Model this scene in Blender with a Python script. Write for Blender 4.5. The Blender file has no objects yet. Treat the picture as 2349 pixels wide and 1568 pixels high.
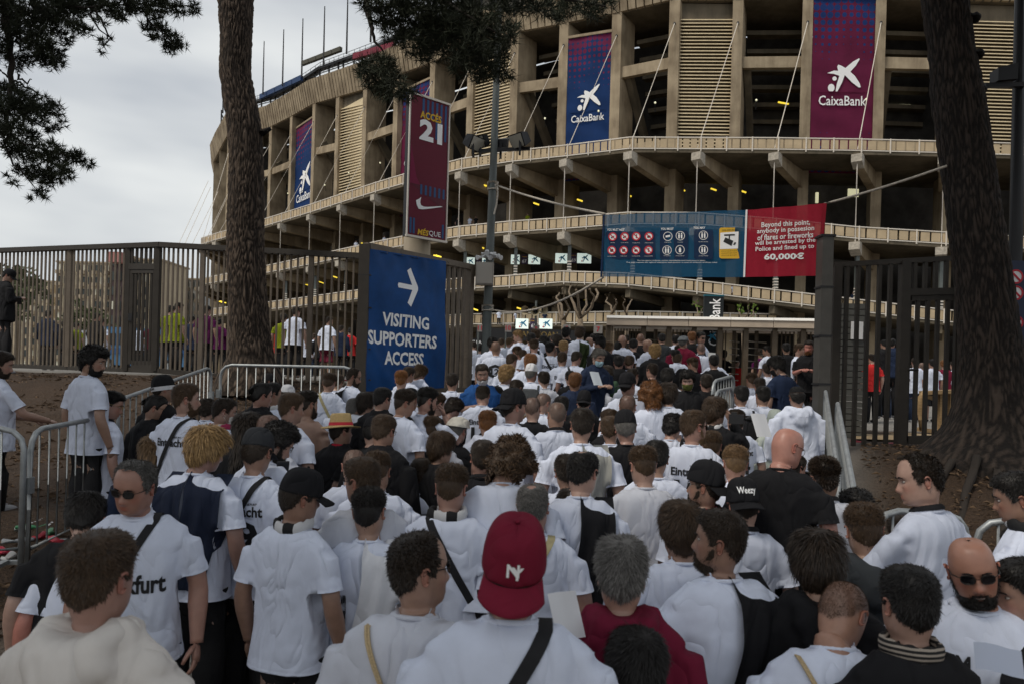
import bpy, bmesh, math, random
import numpy as np
from mathutils import Vector, Matrix, noise
from mathutils.bvhtree import BVHTree
random.seed(7); rng = np.random.default_rng(7)
SC = bpy.context.scene
COL = SC.collection
# ---------------------------------------------------------------- camera
F = 1600.0; PX, PY = 1175.0, 870.0; T = math.radians(1.6); CT, ST = math.cos(T), math.sin(T); CZ = 2.05
cam_d = bpy.data.cameras.new('camera'); cam = bpy.data.objects.new('camera', cam_d); COL.objects.link(cam)
cam_d.sensor_width = 36; cam_d.sensor_fit = 'HORIZONTAL'; cam_d.lens = F / 2349 * 36
cam_d.clip_start = 0.05; cam_d.clip_end = 3000
dx, dy = 1174.5 - PX, 784 - PY                       # view centre relative to the principal point
cam_d.shift_x = dx / 2349; cam_d.shift_y = -dy / 2349
cam.matrix_world = Matrix.Translation((0, 0, CZ)) @ Matrix.Rotation(math.pi / 2, 4, 'X') @ Matrix.Rotation(T, 4, 'Z')
cam_d.dof.use_dof = True; cam_d.dof.focus_distance = 8.5; cam_d.dof.aperture_fstop = 4.0
SC.camera = cam
# ---------------------------------------------------------------- sky, sun, exposure
SUN_EL, SUN_AZ = math.radians(54), math.radians(-124)  # azimuth from +Y, clockwise: behind the camera on the left
wd = bpy.data.worlds.new('World'); SC.world = wd; wd.use_nodes = True
nt = wd.node_tree; nt.nodes.clear(); L = nt.links.new
def wn(t, **k):
    n = nt.nodes.new(t)
    for a, b in k.items(): setattr(n, a, b)
    return n
out = wn('ShaderNodeOutputWorld'); bg = wn('ShaderNodeBackground'); bg.inputs['Strength'].default_value = 0.1
sky = wn('ShaderNodeTexSky', sky_type='NISHITA', sun_disc=False, sun_elevation=SUN_EL, sun_rotation=SUN_AZ % (2 * math.pi), altitude=50, air_density=1.2, dust_density=3, ozone_density=1)
tc = wn('ShaderNodeTexCoord'); mp = wn('ShaderNodeMapping'); mp.inputs['Scale'].default_value = (1.0, 1.0, 3.2); mp.inputs['Rotation'].default_value = (0.0, 0.12, 0.5)
nz = wn('ShaderNodeTexNoise'); nz.inputs['Scale'].default_value = 1.7; nz.inputs['Detail'].default_value = 4; nz.inputs['Roughness'].default_value = 0.5
cr = wn('ShaderNodeValToRGB'); cr.color_ramp.elements[0].position = 0.38; cr.color_ramp.elements[1].position = 0.6
cr.color_ramp.elements[0].color = (3.7, 3.95, 4.3, 1); cr.color_ramp.elements[1].color = (6.3, 6.45, 6.4, 1)
mx = wn('ShaderNodeMixRGB'); mx.inputs['Fac'].default_value = 0.93
L(tc.outputs['Generated'], mp.inputs['Vector']); L(mp.outputs['Vector'], nz.inputs['Vector']); L(nz.outputs['Fac'], cr.inputs['Fac'])
L(sky.outputs['Color'], mx.inputs['Color1']); L(cr.outputs['Color'], mx.inputs['Color2']); L(mx.outputs['Color'], bg.inputs['Color']); L(bg.outputs['Background'], out.inputs['Surface'])
sl = bpy.data.lights.new('sun', 'SUN'); sun = bpy.data.objects.new('sun', sl); COL.objects.link(sun)
sl.energy = 1.5; sl.angle = math.radians(16); sl.color = (1.0, 0.92, 0.8)
sd = Vector((math.sin(SUN_AZ) * math.cos(SUN_EL), math.cos(SUN_AZ) * math.cos(SUN_EL), math.sin(SUN_EL)))
sun.rotation_euler = sd.to_track_quat('Z', 'Y').to_euler()
vs = SC.view_settings; SC.display_settings.display_device = 'sRGB'
vs.view_transform = 'Standard'; vs.look = 'None'; vs.exposure = 0.4; vs.gamma = 1; vs.use_curve_mapping = False
cy = SC.cycles; cy.max_bounces = 6; cy.diffuse_bounces = 3; cy.glossy_bounces = 2; cy.transparent_max_bounces = 12; cy.transmission_bounces = 2; cy.use_denoising = True; cy.caustics_reflective = False; cy.caustics_refractive = False
# ---------------------------------------------------------------- projection helpers
def W(u, v, d):
    """point at depth d (metres along the view) that the photograph shows at (u, v) of its 2349 px wide copy"""
    du, dv = u - PX, v - PY
    a = du * CT + dv * ST; b = du * ST - dv * CT
    return Vector((a * d / F, d, CZ + b * d / F))
def proj(p):
    a = F * p[0] / p[1]; b = F * (p[2] - CZ) / p[1]
    return PX + a * CT + b * ST, PY + a * ST - b * CT
def hz(u): return PY + (u - PX) * math.tan(T)
# ---------------------------------------------------------------- object helpers
def tag(o, label=None, cat=None, group=None, kind=None):
    if label: o['label'] = label
    if cat: o['category'] = cat
    if group: o['group'] = group
    if kind: o['kind'] = kind
    return o
def empty(name, loc=(0, 0, 0), rz=0, label=None, cat=None, group=None, kind=None):
    o = bpy.data.objects.new(name, None); COL.objects.link(o); o.location = loc; o.rotation_euler = (0, 0, rz)
    o.empty_display_size = 0.1
    return tag(o, label, cat, group, kind)
def link(name, me, mat=None, parent=None, loc=None, color=None):
    o = bpy.data.objects.new(name, me); COL.objects.link(o)
    if parent is not None: o.parent = parent
    if loc is not None: o.location = loc
    if mat is not None:
        if len(me.materials) == 0: me.materials.append(mat)
        if me.materials[0] is not mat:
            o.material_slots[0].link = 'OBJECT'; o.material_slots[0].material = mat
    if color is not None: o.color = (*color, 1)
    return o
def mk(name, V, Fc, mat=None, smooth=False, attr=None):
    me = bpy.data.meshes.new(name)
    V = np.asarray(V, dtype=np.float64).reshape(-1, 3)
    if isinstance(Fc, np.ndarray) and Fc.ndim == 2:
        n, k = Fc.shape
        me.vertices.add(len(V)); me.vertices.foreach_set('co', V.astype(np.float32).ravel())
        me.loops.add(n * k); me.loops.foreach_set('vertex_index', Fc.astype(np.int32).ravel())
        me.polygons.add(n); me.polygons.foreach_set('loop_start', np.arange(0, n * k, k, dtype=np.int32))
        me.update(calc_edges=True)
    else:
        me.from_pydata([tuple(v) for v in V], [], [tuple(f) for f in Fc]); me.update()
    if smooth: me.polygons.foreach_set('use_smooth', np.ones(len(me.polygons), dtype=bool))
    if attr:
        for k, a in attr.items():
            at = me.attributes.new(k, 'FLOAT', 'POINT'); at.data.foreach_set('value', np.asarray(a, dtype=np.float32))
    me.validate()
    if mat is not None: me.materials.append(mat)
    return me
def basis(d, up=Vector((0, 0, 1))):
    d = Vector(d).normalized()
    if abs(d.dot(up)) > 0.98: up = Vector((0, 1, 0))
    x = d.cross(up).normalized(); return x, x.cross(d).normalized(), d
class MB:
    def __init__(s): s.V = []; s.F = []
    def add(s, V, Fc):
        n = len(s.V); s.V.extend([tuple(v) for v in V]); s.F.extend([tuple(i + n for i in f) for f in Fc]); return s
    def box(s, c, size, R=None):
        hx, hy, hz_ = size[0] / 2, size[1] / 2, size[2] / 2; c = Vector(c)
        P = [Vector((x, y, z)) for x in (-hx, hx) for y in (-hy, hy) for z in (-hz_, hz_)]
        if R is not None: P = [R @ p for p in P]
        return s.add([p + c for p in P], [(0, 1, 3, 2), (4, 6, 7, 5), (0, 4, 5, 1), (2, 3, 7, 6), (0, 2, 6, 4), (1, 5, 7, 3)])
    def hexa(s, P):   # 8 corners: bottom 4 (ccw), top 4
        return s.add(P, [(3, 2, 1, 0), (4, 5, 6, 7), (0, 1, 5, 4), (1, 2, 6, 5), (2, 3, 7, 6), (3, 0, 4, 7)])
    def beam(s, p0, p1, w, h, up=(0, 0, 1)):
        p0, p1 = Vector(p0), Vector(p1); x, y, d = basis(p1 - p0, Vector(up))
        P = []
        for p in (p0, p1):
            for a, b in ((-1, -1), (1, -1), (1, 1), (-1, 1)): P.append(p + x * a * w / 2 + y * b * h / 2)
        return s.hexa(P)
    def tube(s, pts, r, seg=8, cap=True):
        pts = [Vector(p) for p in pts]; n = len(pts); rr = r if isinstance(r, (list, tuple)) else [r] * n
        base = len(s.V); x = None
        for i, p in enumerate(pts):
            d = (pts[min(i + 1, n - 1)] - pts[max(i - 1, 0)]).normalized()
            if x is None: x, y, _ = basis(d)
            else:
                x = (x - d * x.dot(d)).normalized(); y = d.cross(x)
            for k in range(seg):
                a = 2 * math.pi * k / seg; s.V.append(tuple(p + (x * math.cos(a) + y * math.sin(a)) * rr[i]))
        for i in range(n - 1):
            for k in range(seg):
                a = base + i * seg + k; b = base + i * seg + (k + 1) % seg
                s.F.append((a, b, b + seg, a + seg))
        if cap:
            s.F.append(tuple(base + k for k in reversed(range(seg)))); s.F.append(tuple(base + (n - 1) * seg + k for k in range(seg)))
        return s
    def lathe(s, prof, c=(0, 0, 0), seg=24):
        base = len(s.V)
        for r, z in prof:
            for k in range(seg):
                a = 2 * math.pi * k / seg; s.V.append((c[0] + r * math.cos(a), c[1] + r * math.sin(a), c[2] + z))
        for i in range(len(prof) - 1):
            for k in range(seg):
                a = base + i * seg + k; b = base + i * seg + (k + 1) % seg; s.F.append((a, b, b + seg, a + seg))
        return s
    def ball(s, c, r, seg=10, rings=6):
        rx, ry, rz = (r, r, r) if not isinstance(r, (tuple, list)) else r
        base = len(s.V)
        for i in range(rings + 1):
            ph = -math.pi / 2 + math.pi * i / rings
            for k in range(seg):
                a = 2 * math.pi * k / seg; s.V.append((c[0] + rx * math.cos(ph) * math.cos(a), c[1] + ry * math.cos(ph) * math.sin(a), c[2] + rz * math.sin(ph)))
        for i in range(rings):
            for k in range(seg):
                a = base + i * seg + k; b = base + i * seg + (k + 1) % seg; s.F.append((a, b, b + seg, a + seg))
        return s
    def mesh(s, name, mat=None, smooth=False): return mk(name, s.V, s.F, mat, smooth)
    def build(s, name, mat, parent=None, smooth=False, color=None, loc=None):
        return link(name, s.mesh(name, mat, smooth), mat, parent, loc, color)
# ---------------------------------------------------------------- materials
def mat(name, color=(.5, .5, .5), rough=.7, metal=0, noise_s=None, noise_a=.25, bump=0, bump_s=40, obj_color=False, stretch=(1, 1, 1), emit=None, spec=.3, coord='Object'):
    m = bpy.data.materials.new(name); m.use_nodes = True; t = m.node_tree; N = t.nodes; b = N['Principled BSDF']
    b.inputs['Roughness'].default_value = rough; b.inputs['Metallic'].default_value = metal; b.inputs['Specular IOR Level'].default_value = spec
    col = None
    if obj_color:
        oi = N.new('ShaderNodeObjectInfo'); col = oi.outputs['Color']
    if noise_s or bump:
        c = N.new('ShaderNodeTexCoord'); mp = N.new('ShaderNodeMapping'); mp.inputs['Scale'].default_value = stretch
        t.links.new(c.outputs[coord], mp.inputs['Vector'])
    if noise_s:
        n = N.new('ShaderNodeTexNoise'); n.inputs['Scale'].default_value = noise_s; n.inputs['Detail'].default_value = 5; n.inputs['Roughness'].default_value = .6
        t.links.new(mp.outputs['Vector'], n.inputs['Vector'])
        r = N.new('ShaderNodeMapRange'); r.inputs['From Min'].default_value = .3; r.inputs['From Max'].default_value = .7; r.inputs['To Min'].default_value = 1 - noise_a; r.inputs['To Max'].default_value = 1 + noise_a
        t.links.new(n.outputs['Fac'], r.inputs['Value'])
        v = N.new('ShaderNodeVectorMath'); v.operation = 'SCALE'
        if col is not None: t.links.new(col, v.inputs[0])
        else: v.inputs[0].default_value = color[:3]
        t.links.new(r.outputs['Result'], v.inputs['Scale']); t.links.new(v.outputs['Vector'], b.inputs['Base Color'])
    elif col is not None: t.links.new(col, b.inputs['Base Color'])
    else: b.inputs['Base Color'].default_value = (*color[:3], 1)
    if bump:
        n2 = N.new('ShaderNodeTexNoise'); n2.inputs['Scale'].default_value = bump_s; n2.inputs['Detail'].default_value = 4
        t.links.new(mp.outputs['Vector'], n2.inputs['Vector'])
        bn = N.new('ShaderNodeBump'); bn.inputs['Strength'].default_value = bump; bn.inputs['Distance'].default_value = .02
        t.links.new(n2.outputs['Fac'], bn.inputs['Height']); t.links.new(bn.outputs['Normal'], b.inputs['Normal'])
    if emit:
        b.inputs['Emission Color'].default_value = (*emit[:3], 1); b.inputs['Emission Strength'].default_value = emit[3]
    return m
M = {}
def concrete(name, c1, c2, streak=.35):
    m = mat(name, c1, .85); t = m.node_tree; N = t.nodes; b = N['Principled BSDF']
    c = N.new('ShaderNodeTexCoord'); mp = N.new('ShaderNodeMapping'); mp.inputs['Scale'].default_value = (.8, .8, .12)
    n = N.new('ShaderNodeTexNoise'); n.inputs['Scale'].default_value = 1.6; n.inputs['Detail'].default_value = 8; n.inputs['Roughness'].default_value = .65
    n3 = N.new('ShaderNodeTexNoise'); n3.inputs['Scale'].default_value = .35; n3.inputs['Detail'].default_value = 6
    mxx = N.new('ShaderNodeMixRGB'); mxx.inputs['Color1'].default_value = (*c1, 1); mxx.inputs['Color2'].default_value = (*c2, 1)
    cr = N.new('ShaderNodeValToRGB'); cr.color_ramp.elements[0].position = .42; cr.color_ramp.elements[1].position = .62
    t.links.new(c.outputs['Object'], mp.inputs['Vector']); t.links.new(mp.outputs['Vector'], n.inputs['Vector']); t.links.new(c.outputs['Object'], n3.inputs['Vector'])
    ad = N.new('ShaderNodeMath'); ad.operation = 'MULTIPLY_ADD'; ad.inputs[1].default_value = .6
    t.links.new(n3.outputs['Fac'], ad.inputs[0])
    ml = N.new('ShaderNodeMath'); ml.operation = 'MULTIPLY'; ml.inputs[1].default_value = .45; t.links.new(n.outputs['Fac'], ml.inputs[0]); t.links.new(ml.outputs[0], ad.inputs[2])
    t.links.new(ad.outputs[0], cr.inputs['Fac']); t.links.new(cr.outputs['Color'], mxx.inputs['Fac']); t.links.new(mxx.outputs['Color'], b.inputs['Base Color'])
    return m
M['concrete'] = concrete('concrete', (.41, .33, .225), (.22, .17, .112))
M['concrete_dark'] = concrete('dark_concrete', (.16, .13, .09), (.09, .075, .052))  # darker concrete for slabs, backings and parts inside the recesses
M['louvre'] = mat('cream_metal', (.6, .49, .31), .55, noise_s=1.5, noise_a=.12)
M['panel'] = mat('tan_panel', (.5, .39, .25), .6, noise_s=.8, noise_a=.15)
M['white_paint'] = mat('white_painted_steel', (.72, .66, .58), .5)
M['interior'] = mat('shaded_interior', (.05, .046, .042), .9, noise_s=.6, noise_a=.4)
M['dark_metal'] = mat('dark_metal', (.03, .03, .032), .5, .3)
M['fence'] = mat('brown_grey_painted_steel', (.15, .122, .095), .6, .1, noise_s=6, noise_a=.15)
M['fence_dark'] = mat('dark_brown_painted_steel', (.04, .034, .028), .6, .1, noise_s=6, noise_a=.15)
M['galv'] = mat('galvanised_steel', (.34, .36, .37), .5, .6, noise_s=12, noise_a=.2)
M['pole'] = mat('grey_green_pole_paint', (.13, .145, .14), .5, .2, noise_s=3, noise_a=.15)
M['white_net'] = mat('weathered_white', (.42, .38, .32), .8, noise_s=4, noise_a=.3)
M['lamp_yellow'] = mat('yellow_tube_light', (.9, .7, .1), .5, emit=(1, .72, .06, .8))
M['lamp_white'] = mat('lit_lamp', (.9, .9, .7), .5, emit=(1, .95, .6, .35))
M['screen'] = mat('lit_screen', (.8, .85, .8), .4, emit=(.75, .9, .82, .42))
M['print_white'] = mat('white_print', (.9, .9, .9), .6)
M['print_black'] = mat('black_print', (.015, .015, .017), .6)
M['print_yellow'] = mat('yellow_print', (.72, .43, .03), .6)
M['print_red'] = mat('red_print', (.55, .03, .05), .6)
M['print_blue'] = mat('blue_print', (.03, .09, .22), .6)
M['paint'] = mat('paint', rough=.55, obj_color=True, noise_s=3, noise_a=.08)
M['plastic'] = mat('plastic', rough=.4, obj_color=True)
M['ropew'] = mat('pale_rope', (.5, .45, .38), .8, noise_s=30, noise_a=.3)
# ---------------------------------------------------------------- ground
def sst(a, b, x): t = np.clip((x - a) / (b - a), 0, 1); return t * t * (3 - 2 * t)
BY = [0, 3, 4, 5, 6.2, 7.5, 8.5, 9.5, 11.5, 14, 18, 30, 60, 400]; BZ = [-.2, -.18, -.12, -.02, .1, .2, .32, .52, .88, 1.14, 1.25, 1.5, 1.6, 1.6]
LY = [0, 3, 5.5, 8, 10, 13, 14.5, 25, 60, 400]; LZ = [-.2, -.05, .42, .82, 1.12, 1.82, 1.95, 1.95, 1.8, 1.7]
RY = [0, 3, 5, 8.6, 10.3, 20, 60, 400]; RZ = [-.2, -.05, .4, 1.28, 1.24, 1.2, 1.4, 1.5]
def ground(x, y):
    x = np.asarray(x, float); y = np.asarray(y, float)
    b = np.interp(y, BY, BZ); l = np.interp(y, LY, LZ); r = np.interp(y, RY, RZ)
    lx = sst(-1.2, -3.6, x) if False else 1 - sst(-3.6, -1.2, x)
    rx = sst(3.2, 5.2, x)
    return b + (l - b) * lx * (y < 1e9) + (r - b) * rx
def gz(x, y): return float(ground(x, y))
gx = np.unique(np.concatenate([np.linspace(-16, 16, 161), np.linspace(-900, -16, 24), np.linspace(16, 900, 24)]))
gy = np.unique(np.concatenate([np.linspace(-6, 24, 151), np.linspace(24, 900, 30), np.linspace(-300, -6, 8)]))
GX, GY = np.meshgrid(gx, gy)
GZ = ground(GX, GY)
sm = GZ.copy()
for _ in range(3):
    sm[1:-1, 1:-1] = (sm[1:-1, 1:-1] * 2 + sm[:-2, 1:-1] + sm[2:, 1:-1] + sm[1:-1, :-2] + sm[1:-1, 2:]) / 6
bumpy = np.zeros_like(sm)
dirt = (np.maximum(1 - sst(-3.4, -2.2, GX), sst(.0, .9, GX - (.44 * GY + .2)) * (GX > 1)) * (1 - sst(14.0, 14.6, GY)) * sst(1.5, 3, GY))
for f_, a_ in ((.9, .05), (2.3, .03), (6, .015)):
    bumpy += a_ * (np.sin(GX * f_ * 1.7 + np.sin(GY * f_ * 1.3) * 2) * np.cos(GY * f_ * 1.9 + np.sin(GX * f_) * 2))
GZ = sm + bumpy * dirt
nx, ny = len(gx), len(gy)
idx = np.arange(nx * ny).reshape(ny, nx)
FQ = np.stack([idx[:-1, :-1], idx[:-1, 1:], idx[1:, 1:], idx[1:, :-1]], -1).reshape(-1, 4)
m = mat('ground_surface', (.1, .1, .1), .95); t = m.node_tree; N = t.nodes; b = N['Principled BSDF']
at = N.new('ShaderNodeAttribute'); at.attribute_name = 'dirt'
c = N.new('ShaderNodeTexCoord')
n1 = N.new('ShaderNodeTexNoise'); n1.inputs['Scale'].default_value = 1.2; n1.inputs['Detail'].default_value = 8; n1.inputs['Roughness'].default_value = .7
n2 = N.new('ShaderNodeTexNoise'); n2.inputs['Scale'].default_value = 34; n2.inputs['Detail'].default_value = 5
r1 = N.new('ShaderNodeValToRGB'); r1.color_ramp.elements[0].position = .35; r1.color_ramp.elements[0].color = (.03, .019, .012, 1); r1.color_ramp.elements[1].position = .7; r1.color_ramp.elements[1].color = (.08, .051, .033, 1)
mxa = N.new('ShaderNodeMath'); mxa.operation = 'MULTIPLY_ADD'; mxa.inputs[1].default_value = .55
ml = N.new('ShaderNodeMath'); ml.operation = 'MULTIPLY'; ml.inputs[1].default_value = .45
r2 = N.new('ShaderNodeValToRGB'); r2.color_ramp.elements[0].color = (.16, .15, .14, 1); r2.color_ramp.elements[1].color = (.3, .285, .26, 1)
mxg = N.new('ShaderNodeMixRGB'); bn = N.new('ShaderNodeBump'); bn.inputs['Strength'].default_value = .9; bn.inputs['Distance'].default_value = .05
for n_ in (n1, n2): t.links.new(c.outputs['Object'], n_.inputs['Vector'])
t.links.new(n1.outputs['Fac'], mxa.inputs[0]); t.links.new(n2.outputs['Fac'], ml.inputs[0]); t.links.new(ml.outputs[0], mxa.inputs[2])
t.links.new(mxa.outputs[0], r1.inputs['Fac']); t.links.new(n1.outputs['Fac'], r2.inputs['Fac'])
t.links.new(at.outputs['Fac'], mxg.inputs['Fac']); t.links.new(r2.outputs['Color'], mxg.inputs['Color1']); t.links.new(r1.outputs['Color'], mxg.inputs['Color2'])
t.links.new(mxg.outputs['Color'], b.inputs['Base Color']); t.links.new(n2.outputs['Fac'], bn.inputs['Height']); t.links.new(bn.outputs['Normal'], b.inputs['Normal'])
dmask = np.maximum(1 - sst(-3.6, -2.4, GX), sst(.0, .9, GX - (.44 * GY + .05)) * (GX > 1)) * (1 - sst(14.2, 14.5, GY))
g_me = mk('ground', np.stack([GX, GY, GZ], -1).reshape(-1, 3), FQ, m, True, {'dirt': dmask.ravel()})
tag(link('ground', g_me), kind='structure')
# twigs, needles and pebbles lying on the bank
mb = MB()
for i in range(9000):
    if rng.random() < .7: x = rng.uniform(-11, -3); y = rng.uniform(4, 14)
    else: y = rng.uniform(3, 10); x = .44 * y + .6 + rng.uniform(0, 4)
    z = gz(x, y) + .02; a = rng.uniform(0, math.pi); l = rng.uniform(.02, .07); w = rng.uniform(.004, .012)
    dxx, dyy = math.cos(a), math.sin(a); h = rng.uniform(.005, .035)
    mb.add([(x - dxx * l, y - dyy * l, z), (x + dyy * w, y - dxx * w, z + h), (x + dxx * l, y + dyy * l, z), (x - dyy * w, y + dxx * w, z + h * .6)], [(0, 1, 2), (0, 2, 3)])
tag(mb.build('pine_litter', mat('dry_litter', (.13, .085, .052), .9, noise_s=9, noise_a=.8)), 'dry brown needles and twigs scattered on the earth bank', 'litter', kind='stuff')
# ================================================================ stadium
stad = empty('stadium', (0, 0, 0), 0, 'huge tan concrete stadium with fins, cantilevered balconies, louvres and hung banners', 'stadium')
TIPPX = [(462, 566), (470, 563), (494, 556), (535, 545), (585, 531), (644, 514), (711, 494), (781, 472), (859, 448), (955, 421), (1055, 397), (1172, 380), (1296, 368), (1444, 351), (1600, 352), (1777, 353), (1967, 356), (2165, 361), (2400, 368), (2660, 378), (2960, 392)]
FINPX = [490, 507, 553, 602, 649, 700, 753, 815, 885, 967, 1053, 1151, 1261, 1381, 1512, 1657, 1817, 1985, 2150, 2352, 2590, 2860][1:]
KD = 24.0
tips = []
for u, v in TIPPX:
    d = KD * F / (hz(u) - v + 1e-6); p = W(u, v, d); tips.append(Vector((p.x, d, 0)))
fins = []
for i, (u, tp) in enumerate(zip(FINPX, tips)):
    d = tp.y + 5.5 + (4 - i) * 2.2 * (i < 4); p = W(u, hz(u), d); fins.append(Vector((p.x, d, 0)))
# more fins turning away out of sight at both ends
ext_l = [Vector((-68.6, 160, 0)), Vector((-73.3, 168, 0)), Vector((-79, 182, 0))]
nF = len(fins)
inw = []
for i in range(nF):
    a = fins[max(i - 1, 0)]; b_ = fins[min(i + 1, nF - 1)]; tn = (b_ - a).normalized(); n_ = Vector((-tn.y, tn.x, 0))
    o = (fins[i] - tips[i]).normalized()
    inw.append((n_ * .55 + o * .6).normalized())
UZ = [(478, 50.8), (520, 50.6), (600, 49.2), (700, 48.1), (803, 45.6), (1000, 44.0), (1254, 42.8), (1404, 43.0), (1700, 43.2), (2900, 43.4)]
def par_z(u): return float(np.interp(u, [a for a, _ in UZ], [b for _, b in UZ])) + CZ
pz = [par_z(u) for u in FINPX]
TH = 1.15   # fin thickness
tang = []
for i in range(nF):
    a = fins[max(i - 1, 0)]; b_ = fins[min(i + 1, nF - 1)]; tang.append((b_ - a).normalized())
up = Vector((0, 0, 1))
def at(p, z): return Vector((p.x, p.y, z))
D1 = KD + CZ
# fins (columns) full height; each one separate
FD = 3.6
def quadprism(P, z0, z1):  # 4 plan points
    mb = MB(); mb.hexa([at(p, z0) for p in P] + [at(p, z1) for p in P]); return mb
for i in range(nF):
    p = fins[i]; q = p + tang[i] * TH; n_ = inw[i]
    quadprism([p, q, q + n_ * FD, p + n_ * FD], 1.0, pz[i] + .3).build('column', M['concrete'], stad)
    # thinner rear wall rib so that the recess reads deep
for i in range(3):
    p = ext_l[i]; n_ = Vector((.9, .44, 0)); q = p + Vector((-.35, .9, 0)) * 1.0
    quadprism([p, p + n_ * FD, q + n_ * FD, q], 1.0, 50.7 + CZ - i * .2).build('column', M['concrete'], stad)
# parapet: ribbed panels, one piece each
PH = 4.0
allp = [ext_l[2], ext_l[1], ext_l[0]] + fins; allz = [52.0, 52.3, 52.6] + pz; alln = [Vector((.9, .44, 0))] * 3 + inw
for i in range(len(allp) - 1):
    a, b_ = allp[i], allp[i + 1]; ln = (b_ - a).length; k = max(3, int(round(ln / 1.0)))
    for j in range(k):
        t0, t1 = j / k + .012, (j + 1) / k - .012
        def q(t, off, dz):
            n_ = alln[i].lerp(alln[i + 1], t); p = a.lerp(b_, t) - n_ * off; return at(p, allz[i] * (1 - t) + allz[i + 1] * t + dz)
        w = .012 * ((j * 7 + i * 3) % 3)
        MB().hexa([q(t0, .1 + w, 0), q(t1, .1 + w, 0), q(t1, -.5, 0), q(t0, -.5, 0), q(t0, 1.0 + w, PH), q(t1, 1.0 + w, PH), q(t1, .4, PH), q(t0, .4, PH)]).build('parapet_panel', M['concrete'], stad)
# backing of the parapet and slab behind
mb = MB()
for i in range(len(allp) - 1):
    a, b_ = allp[i], allp[i + 1]; na, nb = alln[i], alln[i + 1]
    mb.hexa([at(a + na * .3, allz[i] - .05), at(b_ + nb * .3, allz[i + 1] - .05), at(b_ + nb * 9, allz[i + 1] - .05), at(a + na * 9, allz[i] - .05),
             at(a - na * .3, allz[i] + PH - .1), at(b_ - nb * .3, allz[i + 1] + PH - .1), at(b_ + nb * 9, allz[i + 1] + PH - .1), at(a + na * 9, allz[i] + PH - .1)])
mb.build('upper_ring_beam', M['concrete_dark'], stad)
# dark interior wall behind the recesses, raked stand undersides
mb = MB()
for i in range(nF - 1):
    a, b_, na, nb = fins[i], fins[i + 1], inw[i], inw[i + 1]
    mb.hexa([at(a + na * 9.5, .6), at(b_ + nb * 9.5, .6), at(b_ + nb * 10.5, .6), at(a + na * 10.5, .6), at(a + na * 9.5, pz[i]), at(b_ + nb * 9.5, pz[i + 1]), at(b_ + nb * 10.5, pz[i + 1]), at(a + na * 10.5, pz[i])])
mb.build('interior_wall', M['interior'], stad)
types = {507: 'L', 553: 'O', 602: 'O', 649: 'B', 700: 'O', 753: 'L', 815: 'O', 885: 'P', 967: 'O', 1053: 'L', 1151: 'O', 1261: 'B', 1381: 'O', 1512: 'L', 1657: 'O', 1817: 'P', 1985: 'O', 2150: 'L', 2352: 'O', 2590: 'B'}
def bayquad(i, off):
    a = fins[i] + tang[i] * TH + inw[i] * off; b_ = fins[i + 1] + inw[i + 1] * off
    return a, b_
banners = []
for i in range(nF - 1):
    ty = types[FINPX[i]]
    zt0, zt1 = pz[i], pz[i + 1]
    if ty == 'L':
        a, b_ = bayquad(i, .5); mb = MB(); ns = 44; z0 = D1 + .1
        for s in range(ns):
            f0, f1 = s / ns, (s + .62) / ns
            za, zb = z0 + (zt0 - 1.8 - z0) * f0, z0 + (zt1 - 1.8 - z0) * f0; zc, zd = z0 + (zt0 - 1.8 - z0) * f1, z0 + (zt1 - 1.8 - z0) * f1
            o0 = inw[i] * -.16
            mb.hexa([at(a + o0, za), at(b_ + o0, zb), at(b_ + inw[i] * .12, za * .3 + zc * .7), at(a + inw[i] * .12, za * .3 + zc * .7), at(a + o0 * .6, za * .45 + zc * .55), at(b_ + o0 * .6, zb * .45 + zd * .55), at(b_ + inw[i] * .16, zd), at(a + inw[i] * .16, zc)])
        tag(mb.build('louvre', M['louvre'], stad), kind='stuff')
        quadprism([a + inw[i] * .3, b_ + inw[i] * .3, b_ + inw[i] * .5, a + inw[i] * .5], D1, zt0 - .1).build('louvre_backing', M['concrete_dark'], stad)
    elif ty == 'O':
        a, b_ = bayquad(i, .35)
        for f, h, in ((.34, 1.25), (.84, 1.0)):
            z0a = zt0 + (D1 + .6 - zt0) * f; z0b = zt1 + (D1 + .6 - zt1) * f
            n_ = inw[i]
            MB().hexa([at(a, z0a - h), at(b_, z0b - h), at(b_ + n_ * .6, z0b - h), at(a + n_ * .6, z0a - h), at(a, z0a), at(b_, z0b), at(b_ + n_ * .6, z0b), at(a + n_ * .6, z0a)]).build('cross_beam', M['concrete'], stad)
        # stepped underside of the stand and a raking strut inside the recess
        for s in range(6):
            o = 3.8 + s * .95; zz = zt0 - 1.6 - s * 1.75
            p, q = a + inw[i] * o, b_ + inw[i + 1] * o
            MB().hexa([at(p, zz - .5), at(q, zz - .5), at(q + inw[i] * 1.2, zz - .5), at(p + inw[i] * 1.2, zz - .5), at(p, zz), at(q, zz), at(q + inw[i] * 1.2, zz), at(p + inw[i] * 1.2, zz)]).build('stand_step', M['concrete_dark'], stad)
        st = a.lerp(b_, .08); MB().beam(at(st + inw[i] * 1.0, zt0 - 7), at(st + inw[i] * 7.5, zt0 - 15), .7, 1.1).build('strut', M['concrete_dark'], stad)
        # inner gallery parapet
        p, q = a + inw[i] * 4.2, b_ + inw[i + 1] * 4.2
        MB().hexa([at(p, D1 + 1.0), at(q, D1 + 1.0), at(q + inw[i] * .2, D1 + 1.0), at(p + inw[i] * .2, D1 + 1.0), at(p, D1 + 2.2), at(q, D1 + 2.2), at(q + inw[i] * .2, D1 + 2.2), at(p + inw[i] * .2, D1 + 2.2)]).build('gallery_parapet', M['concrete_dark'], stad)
    else:
        banners.append((i, ty))
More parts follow.
